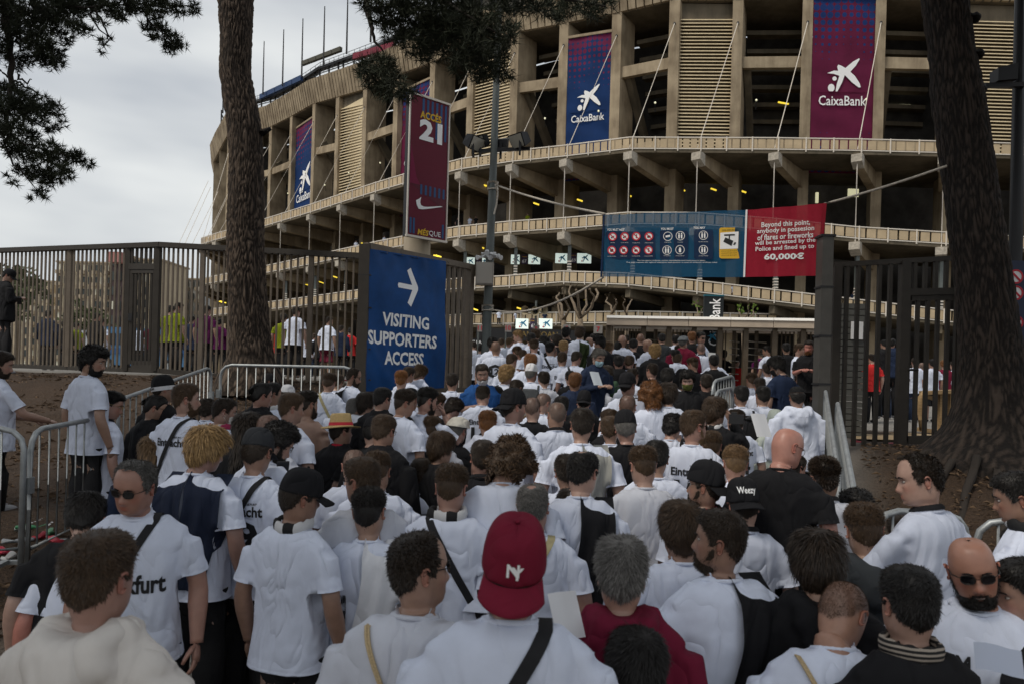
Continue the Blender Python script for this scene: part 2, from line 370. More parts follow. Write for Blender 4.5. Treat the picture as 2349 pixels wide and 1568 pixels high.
# ---- balconies
def zl(vals): return [float(np.interp(i, range(len(vals)), vals)) for i in range(len(tips))]
D2 = [16.1] * 13 + [16.15, 16.2, 15.7, 15.0, 14.7, 14.4, 14.2, 14]
D3 = [10.0] * 12 + [10.3, 9.8, 9.2, 8.4, 7.6, 6.8, 6.0, 5.4, 5]
D4 = [6.0] * 21
def balcony(zs, rail=True, i0=0, i1=None, inner=6.0, lumps=True, npan=9, off=0.0, label=None):
    i1 = len(tips) - 1 if i1 is None else i1
    mb = MB(); outer = []
    for i in range(i0, i1 + 1): outer.append(tips[i] + (fins[i] - tips[i]).normalized() * off)
    for k in range(len(outer) - 1):
        i = i0 + k; a, b_ = outer[k], outer[k + 1]
        za, zb = zs[i] + CZ, zs[i + 1] + CZ
        ia, ib = fins[i] + inw[i] * inner, fins[i + 1] + inw[i + 1] * inner
        mb.hexa([at(a, za + .05), at(b_, zb + .05), at(ib, zb + .05), at(ia, za + .05), at(a, za + .42), at(b_, zb + .42), at(ib, zb + .42), at(ia, za + .42)])
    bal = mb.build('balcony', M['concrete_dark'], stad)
    for k in range(len(outer) - 1):
        i = i0 + k; a, b_ = outer[k], outer[k + 1]; za, zb = zs[i] + CZ + .45, zs[i + 1] + CZ + .45
        dv = (b_ - a); ln = dv.length; e = dv / ln; n_ = Vector((-e.y, e.x, 0))
        # coping rail and kick rail, white
        mr = MB(); mr.beam(at(a, za + 1.18), at(b_, zb + 1.18), .12, .1); mr.beam(at(a, za - .0), at(b_, zb - .0), .14, .1)
        npst = 3
        for j in range(npst):
            p = a.lerp(b_, j / npst + .04); z_ = za + (zb - za) * (j / npst + .04)
            mr.box(at(p - n_ * .09, z_ + .5), (.1, .1, 1.5))
        mr.build('railing', M['white_paint'], bal)
        for j in range(npan):
            t0, t1 = (j + .09) / npan, (j + .91) / npan
            p, q = a.lerp(b_, t0), a.lerp(b_, t1); z0, z1 = za + (zb - za) * t0, za + (zb - za) * t1
            MB().hexa([at(p, z0 + .12), at(q, z1 + .12), at(q + n_ * .08, z1 + .12), at(p + n_ * .08, z0 + .12), at(p, z0 + 1.06), at(q, z1 + 1.06), at(q + n_ * .08, z1 + 1.06), at(p + n_ * .08, z0 + 1.06)]).build('railing_panel', M['panel'], bal)
    if lumps:
        for k in range(len(outer)):
            i = i0 + k; tp = outer[k]; z = zs[i] + CZ; d_ = (fins[i] - tips[i]).normalized(); s_ = Vector((-d_.y, d_.x, 0))
            p0 = tp - d_ * .35; p1 = tp + d_ * .75
            mb = MB(); hw = .52
            mb.hexa([at(p0 - s_ * hw, z - .75), at(p0 + s_ * hw, z - .75), at(p1 + s_ * hw, z - 1.25), at(p1 - s_ * hw, z - 1.25), at(p0 - s_ * hw, z + .03), at(p0 + s_ * hw, z + .03), at(p1 + s_ * hw, z + .03), at(p1 - s_ * hw, z + .03)])
            br = mb.build('bracket', M['white_net'], bal)
            p1 = p1 + d_ * .02; p2 = fins[i] + inw[i] * .0 + d_ * .5
            mb = MB(); hw = .42
            mb.hexa([at(p1 - s_ * hw, z - 1.1), at(p1 + s_ * hw, z - 1.1), at(p2 + s_ * hw, z - 1.9), at(p2 - s_ * hw, z - 1.9), at(p1 - s_ * hw, z + .03), at(p1 + s_ * hw, z + .03), at(p2 + s_ * hw, z + .03), at(p2 - s_ * hw, z + .03)])
            mb.build('cantilever_beam', M['concrete'], br)
    return bal
b1 = balcony([KD] * 21); b2 = balcony(D2, npan=8); b3 = balcony(D3, npan=8, lumps=False); b4 = balcony(D4, i0=8, i1=15, npan=8, lumps=False, off=2.0)
# beams and posts under the two lower decks
for i in range(5, 21):
    for zs in (D3,):
        z = zs[i] + CZ; d_ = (fins[i] - tips[i]).normalized()
        MB().beam(at(tips[i] + d_ * .4, z - .4), at(fins[i] + d_ * .4, z - .8), .6, .9).build('cantilever_beam', M['concrete_dark'], stad)
    p = tips[i] + (fins[i] - tips[i]).normalized() * 1.2
    mb = MB(); mb.box(at(p, (D3[i] + D2[i]) / 2 + CZ - .1), (.36, .36, D2[i] - D3[i] - 1.6)); po = mb.build('post', M['pole'], stad)
    mb = MB()
    for s in range(4): mb.box(at(p - Vector((0, .05, 0)), D3[i] + CZ + 1.9 + s * .3), (.44, .44, .12))
    mb.build('post_collar', M['white_paint'], po)
# suspension cables and hangers
for i in range(len(tips)):
    tp, fn = tips[i], fins[i]
    top = at(fn + tang[i] * .6 - inw[i] * .02, D1 + (pz[i] - D1) * .86)
    MB().tube([at(tp, D1 + .6), top], .05, 5).build('stay_cable', M['white_paint'], stad)
    if 4 <= i: MB().tube([at(tp, D1 - .9), at(tp, D2[i] + CZ + .1)], .055, 5).build('hanger_rod', M['white_paint'], stad)
    MB().tube([top + inw[i] * .05, top - inw[i] * .05], .14, 8).build('cable_eye', M['dark_metal'], stad)
# loose stays at the far left end
for k, (u0, v0, u1, v1) in enumerate(((478, 415, 410, 560), (483, 430, 424, 560), (500, 440, 440, 562), (520, 455, 470, 565))):
    MB().tube([W(u0, v0, 150), W(u1, v1, 128)], .045, 5).build('stay_cable', M['white_paint'], stad)
# small lamps under decks
for (u, v) in ((1395, 442), (1352, 413), (1217, 416), (1110, 425), (1480, 391), (1230, 468), (1330, 460), (1442, 449), (1565, 436), (1637, 435), (1104, 568), (1335, 557), (1001, 588), (1006, 588), (1472, 688), (1553, 715), (1339, 686), (1090, 710), (1192, 708), (1975, 402), (2001, 412), (2023, 409), (1705, 440), (835, 560), (950, 570), (767, 635), (737, 648), (700, 652), (505, 692), (1971, 588), (2089, 207), (1797, 237), (512, 693), (585, 700), (870, 585), (2338, 480)):
    w = 6.5 if v > 300 else 12
    d = 84 if u > 900 else (105 if u > 740 else 118)
    if v > 640: d -= 3
    a, b_ = W(u - w, v - 2.2, d), W(u + w, v + 2.2, d)
    MB().beam(a, b_, .15, .15).build('tube_light', M['lamp_yellow'], stad)
for (u, v) in ((1250, 272), (1373, 255), (1503, 236), (1735, 230), (1987, 228), (872, 374), (800, 397), (745, 425), (1142, 288), (700, 395), (660, 444)):
    i = int(np.argmin([abs(u - x) for x in FINPX])); d = fins[i].y - .3
    p = W(u, v, d); mb = MB(); mb.ball(p, .12, 8, 5); ob = mb.build('wall_lamp', M['lamp_white'], stad)
    MB().tube([p + Vector((0, .1, -.1)), p + Vector((.1, .4, -.9))], .04, 5).build('lamp_bracket', M['dark_metal'], ob)
for (u, v, w, h) in ((1957, 443, 12, 9), (2060, 243, 28, 3), (1874, 454, 3, 12)):
    p = W(u, v, 86); MB().box(p, (w * 2 * 86 / F, .2, h * 2 * 86 / F)).build('window_gap', M['lamp_white'], stad)
# roof rail with posts, masts and seat backs
rail = []
for i in range(len(allp)):
    rail.append(at(allp[i] + alln[i] * 1.2, allz[i] + PH + 2.6))
for k in range(len(rail) - 1):
    a, b_ = rail[k], rail[k + 1]
    mb = MB(); mb.beam(a, b_, 1.0, .45); mb.beam(a + up * 1.2, b_ + up * 1.2, .06, .06); mb.beam(a + up * .7, b_ + up * .7, .05, .05)
    for j in range(5):
        p = a.lerp(b_, j / 5); mb.beam(p, p + up * 1.2, .06, .06)
        if j % 2 == 0: mb.beam(p - up * 2.6, p, .25, .25)
        mb.beam(p - up * .2, a.lerp(b_, (j + 1) / 5) - up * .75, .08, .08)
    mb.beam(a - up * .8, b_ - up * .8, .12, .12)
    mb.build('roof_rail', M['dark_metal'], stad)
def near_fin(u): return float(np.interp(u, FINPX, [f.y for f in fins]))
for (u, v0, v1) in ((603, 205, 95), (648, 185, 68), (692, 165, 43), (742, 138, 15), (795, 112, -12), (850, 85, -40)):
    d = near_fin(u) + 1; MB().tube([W(u, v0 + 12, d), W(u + 3, v1, d)], [.16, .09], 6).build('mast', M['dark_metal'], stad)
for (u0, v0, u1, v1, h, col, dz) in ((594, 228, 690, 184, 11, (.012, .04, .12), 2.4), (808, 136, 902, 110, 13, (.2, .02, .04), 3.0), (690, 150, 780, 116, 9, (.06, .055, .035), .9)):
    d0, d1_ = near_fin(u0) + dz, near_fin(u1) + dz
    a, b_ = W(u0, v0, d0), W(u1, v1, d1_); k = 8 if h == 16 else 5
    for j in range(k):
        p, q = a.lerp(b_, (j + .03) / k), a.lerp(b_, (j + .97) / k); hh = h * d0 / F
        MB().hexa([p, q, q + Vector((.3, .5, 0)), p + Vector((.3, .5, 0)), p + up * hh, q + up * hh, q + up * hh + Vector((.3, .5, 0)), p + up * hh + Vector((.3, .5, 0))]).build('roof_panel', M['paint'], stad, color=col)
mb = MB()
for (u, v) in ((512, 230), (508, 262)):
    p = W(u, v, 160); mb.beam(p, p + Vector((1.6, 0, -3.2)), .25, .25); mb.beam(p + up * .9, p + up * -3, .25, .25)
mb.build('end_ladder', M['dark_metal'], stad)
# ---- text helper
FONT = None
def text_mesh(s, size=1.0, bold=0.0, align='CENTER', spacing=1.0, shear=0, line=1.0, res=2):
    cu = bpy.data.curves.new('t', 'FONT'); cu.body = s; cu.size = size; cu.offset = bold * size; cu.align_x = align; cu.align_y = 'CENTER'; cu.space_character = spacing; cu.shear = shear; cu.space_line = line; cu.resolution_u = res
    o = bpy.data.objects.new('t', cu); me = bpy.data.meshes.new_from_object(o); bpy.data.objects.remove(o); bpy.data.curves.remove(cu)
    me.materials.clear()
    if bold and (max(v.co.y for v in me.vertices) - min(v.co.y for v in me.vertices)) > 1.6 * size * (1 + s.count(chr(10))): bpy.data.meshes.remove(me); return text_mesh(s, size, 0, align, spacing, 0, line, res)
    return me
def text_on(name, s, origin, ex, ey, width=None, height=None, matl=None, parent=None, bold=.012, align='CENTER', depth=.004, shear=0, line=1.0, spacing=1.0, nrm=None):
    """lettering on the plane through origin spanned by unit vectors ex (reading direction) and ey (up)"""
    me = text_mesh(s, 1.0, bold, align, spacing, shear, line)
    n = len(me.vertices); V = np.empty(n * 3); me.vertices.foreach_get('co', V); V = V.reshape(-1, 3)
    w0 = V[:, 0].max() - V[:, 0].min(); h0 = V[:, 1].max() - V[:, 1].min()
    sx = width / w0 if width else height / h0; sy = height / h0 if height else sx
    if align == 'CENTER': V[:, 0] -= (V[:, 0].max() + V[:, 0].min()) / 2
    V[:, 1] -= (V[:, 1].max() + V[:, 1].min()) / 2
    ez = Vector(ex).cross(Vector(ey)).normalized()
    P = np.array(origin) + V[:, :1] * sx * np.array(ex) + V[:, 1:2] * sy * np.array(ey) + depth * np.array(ez)
    me.vertices.foreach_set('co', P.ravel()); me.update()
    return link(name, me, matl, parent)
def poly_on(name, pts, origin, ex, ey, matl, parent, depth=.004, color=None):
    """flat printed shape; pts is a list of outlines in the plane's own metres"""
    bm_ = bmesh.new(); ez = Vector(ex).cross(Vector(ey)).normalized()
    for ring in pts:
        vs_ = [bm_.verts.new(Vector(origin) + Vector(ex) * x + Vector(ey) * y + ez * depth) for x, y in ring]
        es = [bm_.edges.new((vs_[k], vs_[(k + 1) % len(vs_)])) for k in range(len(vs_))]
        bmesh.ops.triangle_fill(bm_, edges=es, use_beauty=True, use_dissolve=False, normal=ez)
    me = bpy.data.meshes.new(name); bm_.to_mesh(me); bm_.free()
    return link(name, me, matl, parent, color=color)
def circ(cx, cy, r, n=20, r2=None): return [(cx + r * math.cos(2 * math.pi * k / n), cy + (r2 or r) * math.sin(2 * math.pi * k / n)) for k in range(n)]
STAR = [(-.95, .1), (-.55, .26), (-.3, .25), (-.36, .5), (-.3, .62), (-.1, .55), (.12, .42), (.55, .8), (.92, 1.02), (.95, .95), (.72, .55), (.42, .2), (.7, -.05), (1.0, -.5), (1.06, -.72), (.95, -.74), (.55, -.45), (.1, 0.0), (-.05, -.45), (-.3, -.98), (-.42, -1.0), (-.36, -.55), (-.22, -.05), (-.55, .06)]
def star_logo(origin, ex, ey, s, matl, parent, dots=True, m2=None, m3=None):
    poly_on('star_emblem', [[(x * s, y * s) for x, y in STAR]], origin, ex, ey, matl, parent)
    if dots:
        poly_on('star_dot', [circ(-.5 * s, -.22 * s, .13 * s, 14)], origin, ex, ey, m2 or matl, parent)
        poly_on('star_dot', [circ(-.68 * s, -.78 * s, .2 * s, 16, .24 * s)], origin, ex, ey, m3 or matl, parent)
# ---- hung banners
def banner_mat(name, base, dot):
    m = mat(name, base, .75, spec=.15); t = m.node_tree; N = t.nodes; b = N['Principled BSDF']
    c = N.new('ShaderNodeTexCoord'); s = N.new('ShaderNodeSeparateXYZ'); t.links.new(c.outputs['UV'], s.inputs[0])
    def mth(op, a, b2=None, c2=None):
        n = N.new('ShaderNodeMath'); n.operation = op
        for k, x in enumerate((a, b2, c2)):
            if x is None: continue
            if isinstance(x, (int, float)): n.inputs[k].default_value = x
            else: t.links.new(x, n.inputs[k])
        return n.outputs[0]
    x, y = s.outputs['X'], s.outputs['Y']
    gx_ = mth('SUBTRACT', mth('FRACT', mth('MULTIPLY', x, 9)), .5); gy_ = mth('SUBTRACT', mth('FRACT', mth('MULTIPLY', y, 24)), .5)
    r = mth('SQRT', mth('ADD', mth('MULTIPLY', gx_, gx_), mth('MULTIPLY', gy_, gy_)))
    rowy = mth('DIVIDE', mth('FLOOR', mth('MULTIPLY', y, 24)), 24)
    colx = mth('DIVIDE', mth('FLOOR', mth('MULTIPLY', x, 9)), 9)
    wob = mth('MULTIPLY', mth('SINE', mth('MULTIPLY', colx, 9.0)), .05)
    topr = mth('MULTIPLY', mth('SUBTRACT', mth('ADD', rowy, wob), .62), 1.5); botr = mth('MULTIPLY', mth('SUBTRACT', mth('ADD', .2, wob), rowy), 1.7)
    rad = mth('MINIMUM', mth('MAXIMUM', topr, botr), .56)
    f = mth('LESS_THAN', r, rad)
    mxx = N.new('ShaderNodeMixRGB'); mxx.inputs['Color1'].default_value = (*base, 1); mxx.inputs['Color2'].default_value = (*dot, 1)
    t.links.new(f, mxx.inputs['Fac'])
    wn2 = N.new('ShaderNodeTexNoise'); wn2.inputs['Scale'].default_value = .5; wn2.inputs['Detail'].default_value = 6; t.links.new(c.outputs['Object'], wn2.inputs['Vector'])
    mr2 = N.new('ShaderNodeMapRange'); mr2.inputs['To Min'].default_value = .6; mr2.inputs['To Max'].default_value = 1.45; t.links.new(wn2.outputs['Fac'], mr2.inputs['Value'])
    sv2 = N.new('ShaderNodeVectorMath'); sv2.operation = 'SCALE'; t.links.new(mxx.outputs['Color'], sv2.inputs[0]); t.links.new(mr2.outputs['Result'], sv2.inputs['Scale']); t.links.new(sv2.outputs['Vector'], b.inputs['Base Color']); return m
MBL = banner_mat('blue_banner_print', (.006, .03, .115), (.13, .014, .055)); MPU = banner_mat('claret_banner_print', (.11, .01, .04), (.012, .035, .14))
def cloth_grid(name, corners, nu, nv, matl, bulge=None, parent=None):
    """corners: bottom-left, bottom-right, top-right, top-left"""
    a, b_, c_, d_ = [Vector(c) for c in corners]; V = []; UV = []
    for j in range(nv + 1):
        for i in range(nu + 1):
            u, v = i / nu, j / nv; p = (a * (1 - u) + b_ * u) * (1 - v) + (d_ * (1 - u) + c_ * u) * v
            if bulge: p = p + bulge(u, v)
            V.append(p); UV.append((u, v))
    Fc = [(j * (nu + 1) + i, j * (nu + 1) + i + 1, (j + 1) * (nu + 1) + i + 1, (j + 1) * (nu + 1) + i) for j in range(nv) for i in range(nu)]
    me = mk(name, V, Fc, matl, True); uvl = me.uv_layers.new(name='UVMap')
    li = np.empty(len(me.loops), dtype=np.int32); me.loops.foreach_get('vertex_index', li)
    uvl.data.foreach_set('uv', np.array(UV, dtype=np.float32)[li].ravel())
    return link(name, me, matl, parent)
lab = {649: 'narrow blue banner with pale star emblem seen beside the left tree trunk', 885: 'claret banner with star emblem half hidden behind the tall gate sign', 1261: 'blue banner with white star emblem right of the lamp pole', 2590: 'blue banner at the far right end of the stadium wall', 1817: 'large claret banner with white star emblem near the right tree'}
for i, ty in banners:
    a, b_ = bayquad(i, .9 if FINPX[i] < 1200 else .1); z0, z1 = D1 - .2, (pz[i] + pz[i + 1]) / 2 - 2.0
    if FINPX[i] == 1817: z1 += 2.2
    g = empty('hanging_banner', at((a + b_) / 2, z0), 0, lab[FINPX[i]], 'banner', 'banners hung between the stadium fins')
    loc = g.location
    mm = MBL if ty == 'B' else MPU
    ex = (b_ - a).normalized(); w = (b_ - a).length
    o = cloth_grid('cloth', [at(a, z0) - loc, at(b_, z0) - loc, at(b_, z1) - loc, at(a, z1) - loc], 24, 40, mm, lambda u, v: Vector((ex.y, -ex.x, 0)) * (.05 * math.sin(u * 9 + v * 3) + .035 * math.sin(v * 41 + u * 4)), g)
    c_ = at((a + b_) / 2, 0) + Vector((ex.y, -ex.x, 0)) * .12 - loc
    H = z1 - z0
    zv = 3.4; Hv = H - zv; star_logo(Vector((c_.x, c_.y, zv + Hv * .46)), ex, up, w * .27, M['print_white'], g)
    MB().beam(Vector((c_.x, c_.y, zv + Hv * .345)) - ex * w * .4, Vector((c_.x, c_.y, zv + Hv * .345)) + ex * w * .4, .02, .09).build('print_rule', M['print_white'] if False else mm, g)
    text_on('lettering', 'CaixaBank', Vector((c_.x, c_.y, zv + Hv * .285)), ex, up, width=w * .76, height=w * .16, matl=M['print_white'], parent=g, bold=.01, depth=.01)
    MB().beam(at(a, z1 + .12) - loc, at(b_, z1 + .12) - loc, .3, .3).build('top_bar', M['concrete'], g)
# ---- lit screens and gate numbers
def screen_set(uL, uR, v0, v1, uS0, uS1, num, d):
    for (x0, x1) in (uL, uR):
        p = W((x0 + x1) / 2, (v0 + v1) / 2, d); s = d / F
        g = MB(); g.box(p, ((x1 - x0) * s, .25, (v1 - v0) * s)); o = g.build('lit_screen', M['screen'], None)
        tag(o, 'lit screen with blue star, ' + ('left' if x0 == uL[0] else 'right') + ' of pair ' + WHERE[num], 'screen', 'lit screens with a blue star')
        star_logo(p + Vector((.05, -.135, 0)), Vector((1, 0, 0)), up, (v1 - v0) * s * .4, M['star_blue'], o, True, M['print_red'], M['print_red'])
    p = W((uS0 + uS1) / 2, (v0 + v1) / 2, d); s = d / F
    g = MB(); g.box(p, ((uS1 - uS0) * s, .2, (v1 - v0) * s)); o = g.build('gate_board', M['print_navy'], None)
    tag(o, 'dark gate board with yellow and white lettering ' + WHERE[num], 'sign', 'gate number boards')
    text_on('lettering', 'PORTA', p + Vector((0, -.11, (v1 - v0) * s * .28)), Vector((1, 0, 0)), up, width=(uS1 - uS0) * s * .8, matl=M['print_yellow'], parent=o, depth=.01)
    text_on('lettering', num, p + Vector((0, -.11, -(v1 - v0) * s * .2)), Vector((1, 0, 0)), up, width=(uS1 - uS0) * s * .7, matl=M['print_white'], parent=o, depth=.01)
M['star_blue'] = mat('star_print_blue', (.02, .2, .36), .5); M['print_navy'] = mat('navy_print', (.05, .03, .07), .5)
WHERE = {'66': 'beside the lamp pole cameras', '67': 'just right of the grey control box', '69': 'left of the wide prohibition banner', '68': 'low behind the loudspeaker horns'}
screen_set((1067, 1089), (1106, 1117), 591, 609, 1092, 1104, '66', 84.5)
screen_set((1172, 1192), (1212, 1239), 585, 606, 1196, 1210, '67', 83)
screen_set((1274, 1301), (1324, 1356), 582, 604, 1309, 1323, '69', 81)
screen_set((1183, 1212), (1236, 1267), 731, 754, 1216, 1232, '68', 74.5)
# ================================================================ fences, gates, poles, signs, trees
def ray_plane(u, v, p0, n):
    d = W(u, v, 1.0) - Vector((0, 0, CZ)); o = Vector((0, 0, CZ)); t_ = (Vector(p0) - o).dot(n) / d.dot(n); return o + d * t_
def vline(u, v, d, h=0):  # plan point under pixel at depth d
    p = W(u, v, d); return Vector((p.x, p.y, 0))
# ---- left fence
fl = empty('steel_fence', (W(370, 850, 14.5).x, 14.5, 1.9), 0, 'long brown grey vertical bar steel fence with a narrow gate behind the left tree', 'fence'); FO = fl.location
FP = [(-90, 578, 834, 17.6), (370, 562, 850, 14.5), (836, 588, 893, 13.3)]
def fpt(u):
    us = [a[0] for a in FP]; inv = float(np.interp(u, us, [1 / a[3] for a in FP])); d = 1 / inv
    return d, float(np.interp(u, us, [a[1] for a in FP])), float(np.interp(u, us, [a[2] for a in FP]))
def fw(u, v): return W(u, v, fpt(u)[0]) - FO
for k in range(2):
    a, b_ = FP[k], FP[k + 1]
    MB().beam(W(a[0], a[1], a[3]) - FO, W(b_[0], b_[1], b_[3]) - FO, .16, .1).build('top_rail', M['fence_dark'], fl)
    MB().beam(W(a[0], a[2], a[3]) - FO, W(b_[0], b_[2], b_[3]) - FO, .09, .1).build('bottom_rail', M['fence_dark'], fl)
u = -84.0; step = [(-90, 8.8), (250, 9.6), (380, 10.6), (520, 12.8), (640, 15.0), (836, 17)]
while u < 826:
    d, vt, vb = fpt(u); st = float(np.interp(u, [a for a, _ in step], [b for _, b in step]))
    ingate = 296 < u < 366
    if not ingate:
        a, b_ = fw(u, vt + 5), fw(u - 0.028 * (vb - vt) * 0 - 0, vb - 2); b_ = Vector((a.x, a.y, b_.z))
        big = any(abs(u - x) < st * .5 for x in (162, 462, 722))
        MB().beam(a, b_, (.09 if big else .036), (.08 if big else .03), up=(0, 1, 0)).build('post' if big else 'bar', M['fence'], fl)
    u += st
gt = empty('fence_gate', fw(330, 850) + FO, 0, 'narrow brown steel gate with bars set in the left fence', 'gate'); GO = gt.location
def gp(u, v): return W(u, v, fpt(u)[0]) - GO
def vb_(u, v0, v1, w, h, name='bar', par=None, m_=None):
    a = gp(u, v0); b_ = gp(u, v1); b_ = Vector((a.x, a.y, b_.z)); MB().beam(a, b_, w, h, up=(0, 1, 0)).build(name, m_ or M['fence_dark'], par or gt)
for u in (297, 364): vb_(u, 568, 850, .1, .12, 'frame_post')
MB().beam(gp(297, 612), gp(364, 612), .1, .12).build('lintel', M['fence_dark'], gt)
for u in (304, 357): vb_(u, 620, 835, .07, .07, 'leaf_stile')
MB().beam(gp(304, 622), gp(357, 622), .07, .1).build('leaf_rail', M['fence_dark'], gt); MB().beam(gp(304, 835), gp(357, 836), .07, .16).build('leaf_rail', M['fence_dark'], gt)
for k in range(5): vb_(304 + (k + 1) * 53 / 6, 622, 835, .045, .045)
for k in range(6): vb_(297 + (k + .7) * 67 / 6.4, 568, 612, .045, .045)
mb = MB(); mb.box(gp(302, 728), (.08, .14, .16)); mb.build('lock_box', M['dark_metal'], gt)
# ---- banner panel of the fence
bp = empty('banner_fence', (W(836, 900, 13.3).x, 13.3, 1.4), 0, 'angled steel bar fence panel carrying the blue direction banner', 'fence'); BO = bp.location
pA, pB = W(838, 880, 13.3), W(1085, 880, 16.0); bdir = Vector((pB.x - pA.x, pB.y - pA.y, 0)).normalized(); bn_ = Vector((bdir.y, -bdir.x, 0))
def bq(u, v, off=0): return ray_plane(u, v, pA + bn_ * off, bn_) - BO
MB().beam(bq(838, 561), Vector((bq(838, 561).x, bq(838, 561).y, bq(838, 905).z)), .2, .16, up=(0, 1, 0)).build('post', M['fence_dark'], bp)
MB().beam(bq(838, 564), bq(1085, 614), .14, .12).build('top_rail', M['fence'], bp)
MB().beam(bq(838, 896), bq(1075, 893), .1, .1).build('bottom_rail', M['fence'], bp)
for k, u in enumerate(list(np.linspace(858, 1010, 10)) + [1030, 1042, 1054, 1065, 1079]):
    last = u > 1075; v0 = 564 + (u - 838) * .2
    a = bq(u, v0); b_ = bq(u, 893); b_ = Vector((a.x, a.y, b_.z))
    MB().beam(a, b_, .16 if last else .06, .12 if last else .07, up=bdir).build('post' if last else 'bar', M['fence'], bp)
bl = empty('direction_banner', bq(930, 890, .12) + BO, 0, 'blue fabric banner with white arrow reading VISITING SUPPORTERS ACCESS', 'banner'); LO = bl.location
def lq(u, v, off=.1): return ray_plane(u, v, pA + bn_ * off, bn_) - LO
M['banner_blue'] = mat('blue_banner_cloth', (.004, .055, .2), .6, noise_s=2.5, noise_a=.22, spec=.25)
def wr(u, v):
    r = .022 * math.sin(u * 31 + v * 6) * max(0, v - .86) / .14 + .03 * math.exp(-((u - .05 - (.33 - v) * .8) / .05) ** 2) * (v < .36) + .015 * math.exp(-((u - .2 - (.33 - v) * .5) / .05) ** 2) * (v < .34) + .02 * math.sin(u * 5 + v * 9) + .008 * math.sin(u * 24 + v * 5) * (.3 + .7 * (1 - v)) + .012 * math.exp(-((u - .9 + v * .1) / .03) ** 2)
    return bn_ * r
blc = cloth_grid('cloth', [lq(835, 897), lq(1021, 889), lq(1023, 602), lq(846, 572)], 48, 60, M['banner_blue'], wr, bl)
MB().beam(lq(850, 573, .09), lq(1022, 601, .09), .02, .03).build('hem', M['banner_blue'], bl)
exb = bdir
for s, cu, cv, w, h in (('VISITING', 935, 737, 104, 30), ('SUPPORTERS', 929.5, 779, 154, 31), ('ACCESS', 931.5, 822, 92, 31)):
    w_m = (lq(cu + w / 2, cv, .13) - lq(cu - w / 2, cv, .13)).length; h_m = (lq(cu, cv - h / 2, .13) - lq(cu, cv + h / 2, .13)).length
    text_on('lettering', s, lq(cu, cv, .14), exb, up, width=w_m, height=h_m, matl=M['print_white'], parent=bl, bold=.03, depth=.01)
ac = lq(940, 658, .14); a_s = (lq(964, 658, .14) - lq(918, 658, .14)).length
ap = [(-.5, .085), (.2, .085), (-.06, .56), (.12, .68), (.5, .06), (.5, -.06), (.12, -.68), (-.06, -.56), (.2, -.085), (-.5, -.085), (-.54, 0)]
poly_on('arrow', [[(x * a_s, y * a_s) for x, y in ap]], ac, exb, up, M['print_white'], bl, .01)
bt_ = BVHTree.FromPolygons([v.co[:] for v in blc.data.vertices], [tuple(q_.vertices) for q_ in blc.data.polygons])
for ch in bl.children:      # the print follows the folds of the cloth
    if ch.name.startswith(('lettering', 'arrow')):
        bm_ = bmesh.new(); bm_.from_mesh(ch.data); bmesh.ops.triangulate(bm_, faces=bm_.faces[:])
        for _ in range(2): bmesh.ops.subdivide_edges(bm_, edges=[e for e in bm_.edges if e.calc_length() > .07], cuts=1, use_grid_fill=False)
        for v_ in bm_.verts:
            h_ = bt_.ray_cast(v_.co + bn_ * .5, -bn_)
            if h_[0] is not None: v_.co = h_[0] + bn_ * .004
        bm_.to_mesh(ch.data); bm_.free()
for k in range(6):
    p = lq(846 + k * 35, 574 + k * 5.5, .02); MB().tube([p + up * .08, p - up * .03 + bn_ * .1], .008, 5).build('cable_tie', M['dark_metal'], bl)
for u, v in ((838, 632), (838, 706), (838, 800), (838, 870)):
    p = lq(u, v, .0); MB().box(p, (.24, .2, .02)).build('cable_tie', M['dark_metal'], bl)
# ---- tall red gate sign on its concrete column
sg = empty('gate_sign', W(975, 600, 17.4), 0, 'tall claret gate sign reading ACCÉS 21 on a round concrete column', 'sign'); SO = sg.location
sA, sB = W(936, 560, 17.0), W(1027, 560, 17.75); sdir = Vector((sB.x - sA.x, sB.y - sA.y, 0)).normalized(); sn = Vector((sdir.y, -sdir.x, 0))
def sq(u, v, off=0.0): return ray_plane(u, v, sA + sn * off, sn) - SO
c00, c10, c11, c01 = sq(930, 546), sq(1020, 549), sq(1034, 236), sq(943, 219)
wS = (c10 - c00).length; z0s, z1s = (c00.z + c10.z) / 2, (c11.z + c01.z) / 2; cen = (c00 + c10 + c11 + c01) / 4
M['claret'] = mat('claret_print', (.13, .008, .025), .6, noise_s=1.5, noise_a=.1); M['claret2'] = mat('pink_claret_print', (.2, .008, .05), .6); M['claret3'] = mat('deep_claret_print', (.1, .008, .022), .5)
R_ = Matrix((sdir, -sn, up)).transposed()
MB().box(cen - sn * .1, (wS, .16, z1s - z0s), R_).build('box_body', M['dark_metal'], sg)
MB().box(cen - sn * .005, (wS - .06, .03, z1s - z0s - .06), R_).build('sign_face', M['claret'], sg)
for a, b_ in ((Vector((-wS / 2, 0, 0)), 1), (Vector((wS / 2, 0, 0)), 1)):
    MB().box(cen + sdir * a.x + sn * .01, (.03, .04, z1s - z0s), R_).build('frame', M['white_paint'], sg)
for z in (z0s, z1s): MB().box(Vector((cen.x, cen.y, z)) + sn * .01, (wS + .05, .06, .05), R_).build('frame', M['white_paint'], sg)
Hs = z1s - z0s; sx = wS
def sp(fx, fy): return (( fx - .5) * sx, (fy - .5) * Hs)
def spoly(name, P, m_, dep): poly_on(name, [[sp(*p) for p in P]], cen, sdir, up, m_, sg, dep)
spoly('print_field', [(.04, .6), (.24, .37), (.24, .37), (.04, .38)][:2] + [(.3, .37), (.04, .37)], M['claret2'], .016)
spoly('print_field', [(.04, .37), (.3, .37), (.2, .42), (.04, .66)], M['claret2'], .015)
spoly('print_field', [(.04, .37), (.96, .37), (.96, .22), (.04, .37)][:3], M['claret3'], .014)
